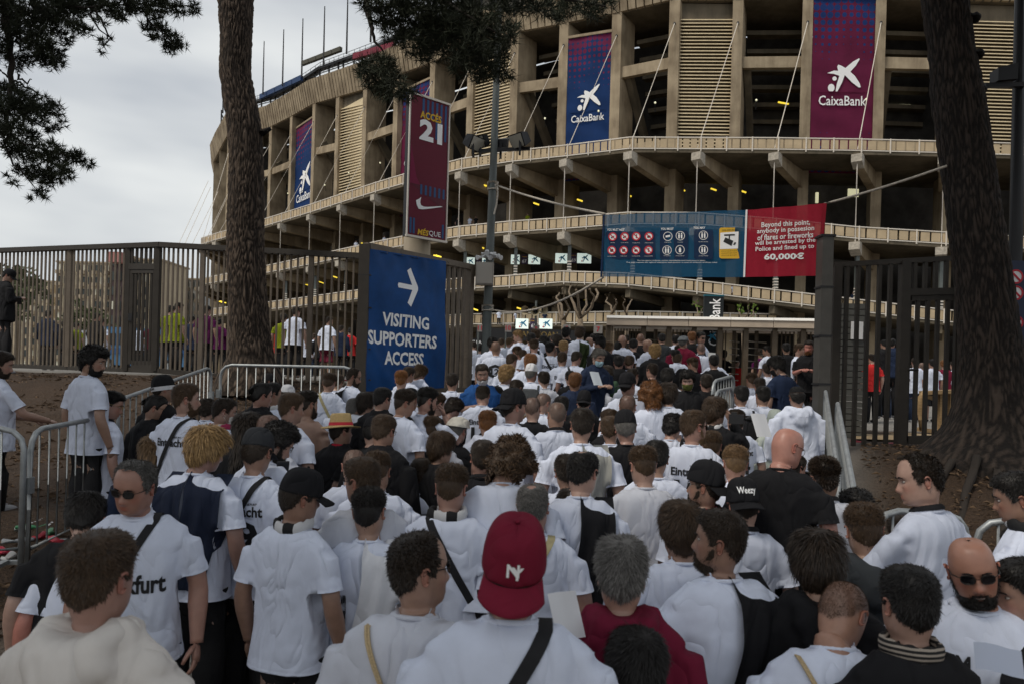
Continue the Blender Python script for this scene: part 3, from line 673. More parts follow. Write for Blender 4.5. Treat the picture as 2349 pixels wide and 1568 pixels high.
for k in range(6):
    x = .3 + k * .115; spoly('print_stripe', [(x, .985 - k * .002), (x + .055, .985), (x + .055, .72 + (k < 3) * .13), (x, .72 + (k < 3) * .13)], M['print_blue'], .017)
for k in range(6):
    x = .3 + k * .115; spoly('print_stripe', [(x, .375), (x + .05, .375), (x + .05, .305), (x, .305)], M['print_blue'], .018)
for x in (.06, .14, .88): spoly('print_stripe', [(x, .13 if x < .5 else .12), (x + .05, .13 if x < .5 else .12), (x + .05, .02), (x, .02)], M['print_blue'], .017)
def stext(s, fx, fy, w, h, m_, bold=.03, shear=0):
    o = cen + sdir * sp(fx, fy)[0] + up * sp(fx, fy)[1]; text_on('lettering', s, o, sdir, up, width=w * sx, height=h * Hs, matl=m_, parent=sg, bold=bold, depth=.022, shear=shear)
stext('ACCÉS', .52, .875, .54, .065, M['print_yellow'], .03); stext('21', .53, .765, .58, .15, M['print_white'], .045)
stext('MÉS', .4, .043, .28, .05, M['print_yellow'], .03, .15); stext('QUE', .7, .04, .3, .042, M['print_white'], .012, .15)
swoosh = [(.2, .255), (.22, .225), (.27, .2), (.36, .2), (.5, .212), (.88, .248), (.84, .252), (.5, .226), (.4, .222), (.33, .228), (.31, .245), (.31, .262), (.33, .287), (.28, .272)]
spoly('tick_emblem', swoosh, M['print_white'], .022)
cc = W(957, 560, 17.9) - SO
MB().lathe([(.34, -2.6), (.34, .2), (.34, .3)], (cc.x, cc.y, cc.z), 28).build('column', concrete('smooth_concrete', (.5, .43, .33), (.36, .3, .22)), sg, True)
# ---- lamp pole
lp = empty('lamp_pole', (W(1112, 820, 16).x, 16, gz(-.6, 16)), 0, 'tall grey green lamp pole with floodlights, cameras and a control box', 'lamp pole'); PO = lp.location
def pq(u, v, dd=0): return W(u, v, 16 + dd) - PO
MB().tube([Vector((0, 0, 0)), pq(1119, 700), pq(1131, 400), pq(1147, -30), pq(1152, -120)], [.12, .1, .085, .065, .06], 14).build('pole', M['pole'], lp, True)
MB().beam(pq(1090, 347), pq(1216, 341), .07, .07).build('cross_arm', M['dark_metal'], lp)
MB().beam(pq(1100, 14), pq(1190, 10), .1, .12).build('cross_arm', M['dark_metal'], lp)
def floodlight(c, tilt, yaw, s=.42):
    R2 = Matrix.Rotation(yaw, 3, 'Z') @ Matrix.Rotation(tilt, 3, 'X'); mb = MB()
    P = [R2 @ Vector(p) * s + c for p in ((-.4, -.2, -.3), (.4, -.2, -.3), (.4, .25, -.2), (-.4, .25, -.2), (-.45, -.25, .35), (.45, -.25, .35), (.4, .2, .25), (-.4, .2, .25))]
    mb.hexa(P); o = mb.build('floodlight', M['dark_metal'], lp)
    g = MB(); Q = [R2 @ Vector(p) * s + c for p in ((-.36, -.235, -.26), (.36, -.235, -.26), (.4, -.27, .3), (-.4, -.27, .3))]
    g.add(Q, [(0, 1, 2, 3)]); g.build('lens', M['glass_grey'], o)
    MB().beam(c, c + Vector((0, 0, -.3)), .05, .3).build('yoke', M['dark_metal'], o)
M['glass_grey'] = mat('lamp_glass', (.42, .4, .34), .25, spec=.6)
floodlight(pq(1086, 328, -.1), .5, .9, .5); floodlight(pq(1102, 326, .1), .5, -.6, .45); floodlight(pq(1149, 331, .2), -.2, 3.0, .4); floodlight(pq(1193, 322, -.1), .5, -.8, .5)
floodlight(pq(1105, 5, 0), .5, .3, .5); floodlight(pq(1180, 2, 0), .5, -.3, .5)
bx = pq(1112, 629, -.2); MB().box(bx, (.4, .26, .5)).build('control_box', mat('pale_grey_box', (.36, .33, .29), .6, noise_s=5, noise_a=.1), lp)
MB().box(bx + Vector((0, -.14, 0)), (.35, .02, .45)).build('box_door', mat('pale_grey_door', (.38, .35, .31), .6), lp)
cam_m = mat('white_camera_plastic', (.6, .6, .6), .4)
for (u, v, a) in ((1104, 590, -1), (1117, 580, 0), (1122, 590, .3), (1135, 586, 1), (1141, 590, 1)):
    p = pq(u, v, -.15); o = MB().tube([p + Vector((-.09 * a, .05, .03)), p + Vector((.09 * a, -.1, -.03))], [.055, .06], 8).build('security_camera', cam_m, lp)
MB().tube([pq(1104, 582, -.1), pq(1138, 581, -.1)], .03, 6).build('camera_bracket', cam_m, lp)
MB().tube([pq(1131, 418), pq(1131, 436)], .13, 10).build('rope_wrap', M['ropew'], lp); MB().tube([pq(1119, 700), pq(1119, 713)], .14, 10).build('rope_wrap', M['ropew'], lp)
# ropes
def rope(name, a, b_, sag, r, lab_):
    pts = [a.lerp(b_, k / 14) - up * sag * 4 * (k / 14) * (1 - k / 14) for k in range(15)]
    tag(MB().tube(pts, r, 6).build(name, M['ropew'], None, True), lab_, 'rope')
rope('rope', W(1136, 424, 15.9), W(1387, 491, 11.0), .05, .02, 'pale rope from lamp pole up to the wide banner corner')
rope('rope', W(1124, 709, 15.8), W(1384, 636, 11.0), .25, .018, 'lower slack rope from lamp pole to bottom of wide banner')
rope('rope', W(1891, 468, 9.75), W(2172, 381, 8.5), .02, .016, 'pale rope from wide banner to the right tree trunk')
MB_r = MB().tube([W(1136, 424, 15.8), W(1142, 440, 15.8), W(1139, 470, 15.8), W(1133, 492, 15.8)], .02, 5); tag(MB_r.build('rope_end', M['ropew'], None), 'loose dangling rope end on the lamp pole', 'rope')
# ---- wide translucent banner
wb = empty('warning_banner', W(1640, 640, 10.4), 0, 'wide see-through blue and red banner with prohibition symbols and fine warning', 'banner'); WO = wb.location
wA, wB_ = W(1384, 560, 11.0), W(1888, 560, 9.75); wdir = Vector((wB_.x - wA.x, wB_.y - wA.y, 0)).normalized(); wn_ = Vector((wdir.y, -wdir.x, 0))
def wq(u, v, off=0): return ray_plane(u, v, wA + wn_ * off, wn_) - WO
def wz(x, y, off=.012): return wq(1347.7 + .2441 * x, 447.3 + .2441 * y, off)
def translucent(name, col, tr):
    m = mat(name, col, .6, noise_s=20, noise_a=.1); t = m.node_tree; N = t.nodes; b = N['Principled BSDF']; o = N['Material Output']
    tb = N.new('ShaderNodeBsdfTransparent'); tl = N.new('ShaderNodeBsdfTranslucent'); tl.inputs['Color'].default_value = (*[min(1, c * 1.3) for c in col], 1)
    m1 = N.new('ShaderNodeMixShader'); m1.inputs['Fac'].default_value = .35; m2 = N.new('ShaderNodeMixShader'); m2.inputs['Fac'].default_value = tr
    t.links.new(b.outputs[0], m1.inputs[1]); t.links.new(tl.outputs[0], m1.inputs[2]); t.links.new(m1.outputs[0], m2.inputs[1]); t.links.new(tb.outputs[0], m2.inputs[2]); t.links.new(m2.outputs[0], o.inputs['Surface']); return m
MWB = translucent('blue_mesh_fabric', (.006, .09, .19), .2); MWR = translucent('red_mesh_fabric', (.4, .012, .035), .1); MDK = translucent('navy_mesh_print', (.01, .035, .1), .12)
def wv(u, v): return wn_ * (.012 * math.sin(u * 13 + v * 3) + .006 * math.sin(u * 41))
cloth_grid('blue_cloth', [wq(1383, 635), wq(1708, 636), wq(1712, 482), wq(1386, 493)], 30, 10, MWB, wv, wb)
cloth_grid('red_cloth', [wq(1709, 636), wq(1886, 632), wq(1891, 467), wq(1713, 482)], 20, 10, MWR, wv, wb)
MB().beam(wz(1472, 772, .02), wz(1495, 140, .02), .025, .012, up=wn_).build('white_seam', M['print_white'], wb)
MB().beam(wz(130, 772, .02), wz(155, 190, .02), .03, .02, up=wn_).build('hem', MDK, wb)
MB().beam(wz(2172, 760, .02), wz(2230, 78, .02), .05, .012, up=wn_).build('hem', MWR, wb)
def wsz(px): return px * .2441 * 10.4 / F
def roundrect(x0, y0, x1, y1, r, n=4):
    P = []
    for cx, cy_, a0 in ((x1 - r, y0 + r, -90), (x1 - r, y1 - r, 0), (x0 + r, y1 - r, 90), (x0 + r, y0 + r, 180)):
        for k in range(n + 1):
            a = math.radians(a0 + 90 * k / n); P.append((cx + r * math.cos(a), cy_ + r * math.sin(a)))
    return P
def wpoly(name, ringpx, m_, off): # ring in zoom pixels
    P = [wz(x, y, off) for x, y in ringpx]; bm_ = bmesh.new(); vs_ = [bm_.verts.new(p) for p in P]; es = [bm_.edges.new((vs_[k], vs_[(k + 1) % len(vs_)])) for k in range(len(vs_))]
    bmesh.ops.triangle_fill(bm_, edges=es, use_beauty=True, normal=wn_); me = bpy.data.meshes.new(name); bm_.to_mesh(me); bm_.free(); return link(name, me, m_, wb)
for x0, y0, x1, y1 in ((170, 345, 635, 600), (680, 335, 945, 605), (1000, 325, 1180, 605)): wpoly('print_field', roundrect(x0, y0, x1, y1, 18), MDK, .014)
def ringpoly(name, cx, cy_, r0, r1, m_, off, n=18):
    V = []; Fc = []
    for k in range(n):
        a = 2 * math.pi * k / n
        V += [wz(cx + r0 * math.cos(a), cy_ + r0 * math.sin(a), off), wz(cx + r1 * math.cos(a), cy_ + r1 * math.sin(a), off)]
        j = (k + 1) % n; Fc.append((2 * k, 2 * k + 1, 2 * j + 1, 2 * j))
    link(name, mk(name, V, Fc, m_), None, wb)
def disc(cx, cy_, r, m_, off, n=16, name='print_disc'): return wpoly(name, [(cx + r * math.cos(2 * math.pi * k / n), cy_ + r * math.sin(2 * math.pi * k / n)) for k in range(n)], m_, off)
rr = random.Random(3)
for (x, y) in ((236, 393), (349, 392), (458, 390), (577, 390), (228, 520), (340, 520), (456, 520), (573, 519)):
    disc(x, y, 38, M['print_white'], .017); ringpoly('prohibition_ring', x, y, 30, 41, M['print_red'], .022)
    k = rr.randint(0, 3)
    shp = [[(-14, 16), (14, 16), (16, -6), (4, -14), (-16, -4)], [(-18, 6), (16, -10), (18, -4), (-2, 8), (-2, 18), (-10, 18)], [(-4, 18), (4, 18), (3, -2), (10, -18), (-3, -16)], [(-16, 14), (16, 14), (16, -2), (0, -10), (-16, 0)]][k]
    wpoly('pictogram', [(x + a, y + b) for a, b in shp], M['print_black'], .02)
    wpoly('prohibition_bar', [(x - 26, y - 20), (x - 20, y - 26), (x + 26, y + 20), (x + 20, y + 26)], M['print_red'], .024)
for (x, y) in ((755, 390), (872, 385), (747, 520), (869, 516), (1089, 380), (1089, 516)):
    ringpoly('symbol_ring', x, y, 38, 43, M['print_white'], .02)
    if x == 755: wpoly('pictogram', [(x - 22, y - 6), (x + 20, y - 14), (x + 22, y + 4), (x - 20, y + 12)], M['print_white'], .02)
    elif x == 869: wpoly('pictogram', [(x - 10, y + 24), (x + 10, y + 24), (x + 12, y - 4), (x + 3, y - 24), (x - 3, y - 24), (x - 12, y - 4)], M['print_white'], .02)
    else:
        for dx_ in (-12, 12):
            disc(x + dx_, y - 20, 7, M['print_white'], .02, 10, 'pictogram'); wpoly('pictogram', [(x + dx_ - 8, y - 11), (x + dx_ + 8, y - 11), (x + dx_ + 6, y + 26), (x + dx_ - 6, y + 26)], M['print_white'], .02)
def wtext(s, x, y, w, h, m_, bold=.01, align='CENTER', parent=wb, off=.02, ang=None):
    e = (wz(x + 50, y - (50 * .06 if ang is None else ang), off) - wz(x - 50, y + (50 * .06 if ang is None else ang), off)).normalized()
    text_on('lettering', s, wz(x, y, off), e, wn_.cross(e).normalized() * 1.0, width=(wz(x + w / 2, y, off) - wz(x - w / 2, y, off)).length * .97, height=(wz(x, y + h / 2, off) - wz(x, y - h / 2, off)).length, matl=m_, parent=parent, bold=bold, depth=0)
wtext('YOU MUST NOT', 265, 328, 168, 22, M['print_white'], .015, ang=0); wtext('YOU MUST', 748, 320, 124, 22, M['print_white'], .015, ang=0); wtext('YOU MAY', 1050, 309, 112, 22, M['print_white'], .015, ang=0)
for s, x, y, w, h in (('Beyond this point,', 1860, 276, 470, 62), ('anybody in possesion', 1858, 332, 552, 58), ('of flares or fireworks', 1855, 388, 540, 54), ('will be arrested by the', 1853, 444, 584, 52), ('Police and fined up to', 1850, 500, 566, 54)):
    wtext(s, x, y, w, h, M['print_white'], .015)
wtext('60,000€', 1845, 582, 386, 70, M['print_white'], .035, ang=1)
wpoly('print_panel', roundrect(1238, 308, 1436, 598, 22), M['print_yellow'], .014); wpoly('print_panel', [(1248, 357), (1420, 345), (1414, 505), (1243, 510)], M['print_white'], .018)
wpoly('pictogram', [(1296, 400), (1370, 432), (1352, 480), (1276, 440)], M['print_black'], .022); wpoly('pictogram', [(1284, 372), (1384, 368), (1384, 382), (1284, 385)], M['print_black'], .022); wpoly('pictogram', [(1328, 380), (1338, 380), (1336, 440), (1326, 440)], M['print_black'], .024); wpoly('pictogram', [(1384, 444), (1398, 450), (1384, 472), (1368, 468)], M['print_black'], .022)
wtext('ZONA VIDEOVIGILADA', 1336, 330, 150, 16, M['print_black'], .0, ang=2)
for k in range(3): wtext('conforme a la normativa vigente de seguridad', 1330, 528 + k * 20, 150, 12, M['print_black'], 0, ang=2)
wtext('The law against violence, racism, xenophobia and intolerance in sport', 780, 618, 660, 13, M['print_white'], 0, ang=0); wtext('The club reserves the right of admission and ejection in case of violation of these rules', 780, 636, 880, 13, M['print_white'], 0, ang=0)
for (x, y, w) in ((236, 450, 40), (349, 450, 70), (458, 452, 70), (577, 452, 80), (228, 578, 80), (340, 576, 60), (456, 576, 80), (573, 576, 80), (755, 446, 66), (872, 446, 50), (1089, 442, 92), (747, 574, 64), (869, 574, 80), (1089, 574, 90)):
    wtext('no entry with this', x, y, w, 10, M['print_white'], 0, ang=0)
# ---- right gate post, fence and gate
rp = empty('gate_post', (W(1880, 1010, 9.6).x, 9.6, gz(4.2, 9.6)), 0, 'square grey steel gate post at the right end of the wide banner', 'post')
a = W(1893, 546, 9.6) - rp.location
MB().hexa([Vector((a.x - .075, -.1, -.1)), Vector((a.x + .075, -.1, -.1)), Vector((a.x + .075, .1, -.1)), Vector((a.x - .075, .1, -.1)), Vector((a.x - .075, -.1, a.z)), Vector((a.x + .075, -.1, a.z)), Vector((a.x + .075, .1, a.z)), Vector((a.x - .075, .1, a.z))]).build('post_shaft', mat('post_grey', (.085, .08, .072), .5, .2, noise_s=5, noise_a=.15), rp)
MB().box(Vector((a.x, 0, a.z + .015)), (.2, .23, .03)).build('cap_plate', M['dark_metal'], rp)
for v in (660, 771, 880):
    z = W(1893, v, 9.6).z - rp.location.z; MB().box(Vector((a.x, 0, z)), (.18, .215, .025)).build('cable_tie', M['dark_metal'], rp)
rf = empty('gate_fence', (W(2050, 1028, 10.3).x, 10.3, 1.24), 0, 'dark steel bar fence with a closed gate left of the right tree', 'fence'); RO = rf.location
def rq(u, v, d=10.3): return W(u, v, d) - RO
def rbar(u, v0, v1, w, h, name='bar', par=None):
    # follow the vertical of the photograph: u at mid height
    a = rq(u, (v0 + v1) / 2); za, zb = rq(u, v0).z, rq(u, v1).z
    MB().beam(Vector((a.x, a.y, za)), Vector((a.x, a.y, zb)), w, h, up=(0, 1, 0)).build(name, M['fence_dark'], par or rf)
rbar(1914, 604, 1030, .12, .12, 'post')
MB().beam(rq(1908, 608), rq(2230, 590), .07, .07).build('top_rail', M['fence_dark'], rf); MB().beam(rq(1950, 1029), rq(2064, 1031), .07, .08).build('bottom_rail', M['fence_dark'], rf)
for u in (1938, 1963, 1987, 2012, 2037): rbar(u, 606, 1029, .05, .055)
for u in (2098, 2122, 2146, 2170): rbar(u, 598, 672, .05, .055)
rgt = empty('bar_gate', rq(2130, 1028) + RO, 0, 'dark steel bar gate between the gate fence and the right tree', 'gate'); GO2 = rgt.location
RO_s = RO.copy()
def rq(u, v, d=10.3): return W(u, v, d) - GO2
rbar(2070, 600, 1030, .13, .12, 'frame_post', rgt); rbar(2198, 600, 1030, .1, .12, 'frame_post', rgt)
MB().beam(rq(2066, 671), rq(2204, 668), .1, .1).build('lintel', M['fence_dark'], rgt)
MB().beam(rq(2080, 684), rq(2196, 682), .06, .08).build('leaf_rail', M['fence_dark'], rgt); MB().beam(rq(2076, 1008), rq(2192, 1006), .06, .12).build('leaf_rail', M['fence_dark'], rgt)
for u in (2080, 2192): rbar(u, 680, 1012, .06, .06, 'leaf_stile', rgt)
for u in (2101, 2124, 2147, 2170): rbar(u, 684, 1008, .05, .05, 'bar', rgt)
mb = MB(); mb.tube([rq(2082, 850), rq(2090, 847, 10.2), rq(2106, 848, 10.2)], .02, 6); mb.build('handle', M['dark_metal'], rgt)
# ---- crowd barriers
def barrier(lab_, p0, p1, z0, z1, n=14, h=1.08, step=.13, bentx=True):
    """p0,p1 plan points; z0,z1 top rail heights"""
    p0, p1 = Vector(p0), Vector(p1); c = (p0 + p1) / 2; zb = (z0 + z1) / 2 - h
    g = empty('crowd_barrier', (c.x, c.y, zb - .02), 0, lab_, 'barrier', 'galvanised crowd control barriers'); o = g.location
    dd = (p1 - p0); Ln = dd.length; e = dd / Ln
    def P(s, z): q = p0 + e * s; zt = z0 + (z1 - z0) * s / Ln; return Vector((q.x, q.y, zt - h + z)) - o
    r = .16; top = [P(.02, .04), P(.02, h - r)] + [P(.02 + r * (1 - math.cos(a)), h - r + r * math.sin(a)) for a in (.5, 1.0, 1.57)] + [P(Ln - .02 - r * (1 - math.cos(a)), h - r + r * math.sin(a)) for a in (1.57, 1.0, .5)] + [P(Ln - .02, h - r), P(Ln - .02, .04)]
    MB().tube(top, .021, 8).build('frame_tube', M['galv'], g, True)
    MB().tube([P(.02, .18), P(Ln - .02, .18)], .016, 6).build('bottom_rail', M['galv'], g, True)
    k = max(3, int(Ln / step))
    for j in range(1, k): MB().tube([P(j * Ln / k, .18), P(j * Ln / k, h - .01)], .0085, 6).build('bar', M['galv'], g, True)
    nrm = Vector((-e.y, e.x, 0))
    for s in (.25, Ln - .25):
        q = P(s, .02); MB().beam(q - nrm * .3, q + nrm * .3, .04, .03).build('foot', M['galv'], g)
    mb = MB(); mb.box(P(.0, h * .62), (.06, .06, .12)); mb.build('hook', M['galv'], g)
    return g
def plan(u, d): p = W(u, hz(u), d); return (p.x, d, 0)
def ztop(u, v, d): return W(u, v, d).z
barrier('silver barrier in front of the left tree trunk', plan(503, 10), plan(818, 10), ztop(503, 836, 10), ztop(818, 842, 10))
barrier('silver barrier sloping down left from the left tree behind the black banded beanie', plan(486, 9.9), plan(272, 7.4), ztop(486, 840, 9.9), ztop(272, 917, 7.4))
barrier('silver barrier at the left edge of the photo', plan(-110, 5.1), plan(67, 5.2), ztop(-110, 985, 5.1), ztop(67, 980, 5.2))
barrier('silver barrier behind the legs of the bearded man on the bank', plan(72, 5.25), plan(232, 6.4), ztop(72, 987, 5.25), ztop(232, 958, 6.4))
barrier('silver barrier slanting along the right side below the gate post', plan(1893, 8.6), plan(1930, 5.3), ztop(1893, 891, 8.6), ztop(1930, 1092, 5.3))
barrier('nearer silver barrier slanting down beside the earth at right', plan(1921, 7.6), plan(1967, 4.7), ztop(1921, 917, 7.6), ztop(1967, 1132, 4.7))
barrier('silver barrier under the elbows of the man with receding hair at right', plan(2010, 4.15), plan(2235, 4.3), ztop(2010, 1168, 4.15), ztop(2235, 1182, 4.3))
barrier('silver barrier at the right edge under the watch wearing arm', plan(2240, 4.32), plan(2420, 4.2), ztop(2240, 1184, 4.32), ztop(2420, 1206, 4.2))
barrier('small silver barrier before the turnstiles', plan(1634, 9.2), plan(1684, 10.2), ztop(1634, 874, 9.2), ztop(1684, 860, 10.2))
barrier('second small silver barrier before the turnstiles', plan(1640, 8.4), plan(1682, 9.2), ztop(1640, 898, 8.4), ztop(1682, 888, 9.2))
# ---- turnstile building
tb = empty('turnstile_building', (W(1680, 740, 17).x, 17, 1.2), 0, 'low entrance canopy with full height turnstiles under a pale flat roof', 'turnstiles'); TO = tb.location
tL, tR = W(1391, 733, 17.2), W(1976, 745, 16.4); e_ = Vector((tR.x - tL.x, tR.y - tL.y, 0)).normalized(); n_t = Vector((-e_.y, e_.x, 0)); LnT = (tR - tL).length
def tq(s, z, o=0): p = tL + e_ * s; return Vector((p.x + n_t.x * o, p.y + n_t.y * o, z)) - TO
zr = W(1391, 745, 17.2).z
M['fascia'] = mat('fascia', (.56, .46, .36), .6, noise_s=2, noise_a=.15); M['brown_steel'] = mat('bronze_steel', (.13, .1, .07), .45, .3, noise_s=5, noise_a=.2)
nseg = 6
for k in range(nseg):
    s0, s1 = LnT * k / nseg + .006, LnT * (k + 1) / nseg - .006
    MB().hexa([tq(s0, zr), tq(s1, zr), tq(s1, zr, 2.0), tq(s0, zr, 2.0), tq(s0, zr + .17), tq(s1, zr + .17), tq(s1, zr + .17, 2.0), tq(s0, zr + .17, 2.0)]).build('fascia_panel', M['fascia'], tb)
    MB().hexa([tq(s0, zr + .17, -.03), tq(s1, zr + .17, -.03), tq(s1, zr + .17, 2.0), tq(s0, zr + .17, 2.0), tq(s0, zr + .235, .02), tq(s1, zr + .235, .02), tq(s1, zr + .3, 2.0), tq(s0, zr + .3, 2.0)]).build('roof_edge', mat('lit_roof_edge', (.86, .83, .78), .5) if k == 0 else M['roofe'], tb)  # light on the upper roof edge painted in as a white cap
    if k == 0: M['roofe'] = bpy.data.materials['lit_roof_edge']
for u in (1479, 1537, 1594, 1652, 1710, 1773, 1835, 1398):
    s = (W(u, 800, 16.9).x - tL.x) / e_.x
    MB().beam(tq(s, -.1 + TO.z, .3), tq(s, zr, .3), .12, .12, up=(0, 1, 0)).build('post', M['brown_steel'], tb)
for u0, u1, step_ in ((1400, 1476, 7), (1540, 1592, 9), (1655, 1676, 7), (1776, 1832, 9), (1840, 1880, 9)):
    u = u0
    while u < u1:
        s = (W(u, 800, 16.9).x - tL.x) / e_.x
        MB().tube([tq(s, TO.z, .5), tq(s, zr, .5)], .016, 5).build('bar', M['brown_steel'], tb); u += step_
for u0, u1 in ((1490, 1530), (1677, 1706), (1716, 1768)):
    s0, s1 = (W(u0, 800, 16.9).x - tL.x) / e_.x, (W(u1, 800, 16.9).x - tL.x) / e_.x
    rt = MB().tube([tq((s0 + s1) / 2, TO.z, .7), tq((s0 + s1) / 2, zr, .7)], .05, 8).build('rotor', M['brown_steel'], tb)
    z = TO.z + .35
    while z < zr - .2:
        MB().tube([tq(s0, z, .4), tq(s1, z, .9)], .018, 5).build('rotor_arm', M['white_net'], rt); z += .16
MB().hexa([tq(.2, zr - .06, .25), tq(LnT - .2, zr - .06, .25), tq(LnT - .2, zr - .06, .4), tq(.2, zr - .06, .4), tq(.2, zr - .004, .25), tq(LnT - .2, zr - .004, .25), tq(LnT - .2, zr - .004, .4), tq(.2, zr - .004, .4)]).build('light_strip', M['white_paint'], tb)
# hut with horizontal cladding beside the gate post
hu = empty('entrance_hut', (W(1950, 900, 12).x, 12.2, 1.2), 0, 'grey horizontally clad entrance hut seen between fence bars', 'hut')
for k in range(22):
    MB().box(Vector((0, 0, .06 + k * .105)), (.55, .5 + .0 * k, .09)).build('cladding_board', mat('grey_cladding', (.11, .11, .1), .6) if k == 0 else M['clad'], hu)
    if k == 0: M['clad'] = bpy.data.materials['grey_cladding']
MB().box(Vector((.05, -.28, 1.85)), (.2, .02, .3)).build('notice', M['print_white'], hu)
# ---- gate number plates on thin poles
for (u, v, w, h, s, w2) in ((1101, 752, 11, 17, '11', 'beside the lamp pole'), (1166, 752, 15, 18, '10', 'left of the blue star screens'), (1230, 753, 15, 15, '9', 'between the two low star screens'), (1300, 752, 17, 15, '8', 'below the pruned tree'), (1372, 755, 20, 19, '7', 'at the left end of the turnstile roof')):
    d = 20; p = W(u, v, d); g = empty('lane_sign', (p.x, d, gz(p.x, d)), 0, 'grey lane number plate on thin pole ' + w2, 'sign', 'lane number plates'); q = p - g.location; k = d / F
    MB().box(q, (w * k, .03, h * k)).build('plate', M['plate'] if 'plate' in M else M.setdefault('plate', mat('grey_plate', (.3, .28, .26), .6)), g)
    text_on('lettering', s, q + Vector((0, -.02, 0)), Vector((1, 0, 0)), up, height=h * k * .6, matl=M['print_red'], parent=g, depth=.004)
    MB().tube([Vector((q.x - w * k * .35, .02, 0)), Vector((q.x - w * k * .35, .02, q.z))], .025, 6).build('pole', M['pole'], g)
# ---- loudspeaker horns
p = W(1229, 712, 20); g = empty('loudspeaker_pole', (p.x, 20, gz(p.x, 20)), 0, 'thin pole carrying cream loudspeaker horns above the queue', 'loudspeakers')
MB().tube([Vector((0, 0, 0)), W(1230, 690, 20) - g.location], .03, 8).build('pole', M['pole'], g)
hm = mat('cream_horn', (.42, .36, .25), .5)
for (u, v, dx_, dy_) in ((1207, 712, -.5, -.8), (1228, 714, -.1, -1), (1245, 711, .6, -.7)):
    c_ = W(u, v, 19.9) - g.location; dv = Vector((dx_, dy_, -.05)).normalized()
    MB().tube([c_ - dv * .22, c_ - dv * .12, c_ - dv * .04, c_ + dv * .08], [.05, .05, .08, .13], 14, False).build('horn', hm, g, True)
    MB().tube([c_ - dv * .1, c_ - dv * .02], [.06, .03], 8).build('horn_throat', M['dark_metal'], g)
# ---- pollarded trees
bark_pale = mat('pale_bark', (.2, .155, .11), .9, noise_s=20, noise_a=.4, bump=.5, bump_s=40)
leafm = mat('young_leaf', (.1, .16, .02), .7, noise_s=10, noise_a=.3)
def C5(x, y, d): return W(745.5 + .3658 * x, 516 + .3658 * y, d)
def C6(x, y, d): return W(1546 + .3658 * x, 516 + .3658 * y, d)
def pollard(lab_, base, brs, d, fn, r0, leaves=()):
    b0 = fn(*base, d); r0 *= .58; g = empty('pollarded_tree', (b0.x, b0.y, gz(b0.x, b0.y)), 0, lab_, 'tree', 'pollarded trees on the plaza'); o = g.location
    s0 = fn(*brs[0][0], d) - o
    MB().tube([Vector((0, 0, 0)), s0 * .5 + Vector((.05, 0, 0)), s0], [r0 * 2.2, r0 * 1.9, r0 * 1.7], 10).build('trunk', bark_pale, g, True)
    for k, b in enumerate(brs):
        pts = [fn(x, y, d + (j * .25 * (-1) ** k)) - o for j, (x, y) in enumerate(b)]
        fine = []
        for j in range(len(pts) - 1):
            for t_ in (0, .33, .66): fine.append(pts[j].lerp(pts[j + 1], t_) + Vector([random.uniform(-.02, .02) for _ in range(3)]))
        fine.append(pts[-1]); n = len(fine)
        mb = MB(); mb.tube(fine, [r0 * (1.0 - .6 * j / n) * random.uniform(.85, 1.2) for j in range(n)], 7); mb.ball(fine[-1], r0 * .75, 7, 5)
        for t_ in range(3): q = fine[-1]; mb.tube([q, q + Vector((random.uniform(-.12, .12), 0, random.uniform(.05, .25)))], [.012, .006], 4)
        mb.build('limb', bark_pale, g, True)
    if leaves:
        mb = MB()
        for x, y in leaves:
            c_ = fn(x, y, d) - o
            for _ in range(7):
                q = c_ + Vector([random.gauss(0, .09) for _ in range(3)]); a = random.uniform(0, 6.3); s_ = random.uniform(.03, .06); t1 = Vector((math.cos(a), random.uniform(-.5, .5), math.sin(a))) * s_; t2 = Vector((-math.sin(a), random.uniform(-.5, .5), math.cos(a))) * s_ * .7
                mb.add([q - t1, q + t2, q + t1, q - t2], [(0, 1, 2, 3)])
        tag(mb.build('leaves', leafm, g), kind='stuff')
pollard('large bare pollarded tree with knuckled limbs in front of the lowest gallery', (1605, 700), [[(1600, 590), (1560, 490), (1530, 430), (1540, 385)], [(1600, 570), (1590, 480), (1575, 410)], [(1602, 580), (1640, 500), (1635, 390)], [(1604, 590), (1670, 520), (1690, 450), (1660, 405)], [(1675, 500), (1715, 440), (1700, 405)]], 22, C5, .09)
pollard('smaller bare pollarded tree left of the large one', (1500, 700), [[(1497, 600), (1480, 500), (1450, 460), (1470, 430)], [(1497, 590), (1530, 530), (1500, 450), (1490, 400)], [(1497, 610), (1470, 560), (1462, 500)]], 23, C5, .085)
pollard('bare pollarded tree rising behind the left end of turnstile roof', (1800, 700), [[(1800, 560), (1790, 510), (1760, 480), (1770, 460)], [(1800, 560), (1830, 500), (1825, 470)]], 23, C5, .07)
pollard('thin bare pollarded tree behind the turnstile roof', (1890, 700), [[(1890, 570), (1900, 510), (1925, 470)], [(1890, 560), (1870, 500), (1880, 470)]], 23, C5, .06)
pollard('pollarded tree with fresh green leaves right of the black vertical flag sign', (440, 700), [[(430, 600), (405, 540), (410, 505)], [(440, 600), (470, 540), (465, 510)], [(445, 600), (500, 560), (495, 530)]], 23, C6, .05, [(400, 505), (410, 520), (470, 515), (490, 540), (415, 545)])
pollard('pollarded tree with sparse leaves left of the black vertical flag sign', (160, 700), [[(155, 600), (150, 540), (135, 500)], [(160, 600), (175, 530)]], 23, C6, .05, [(135, 505), (178, 528)])
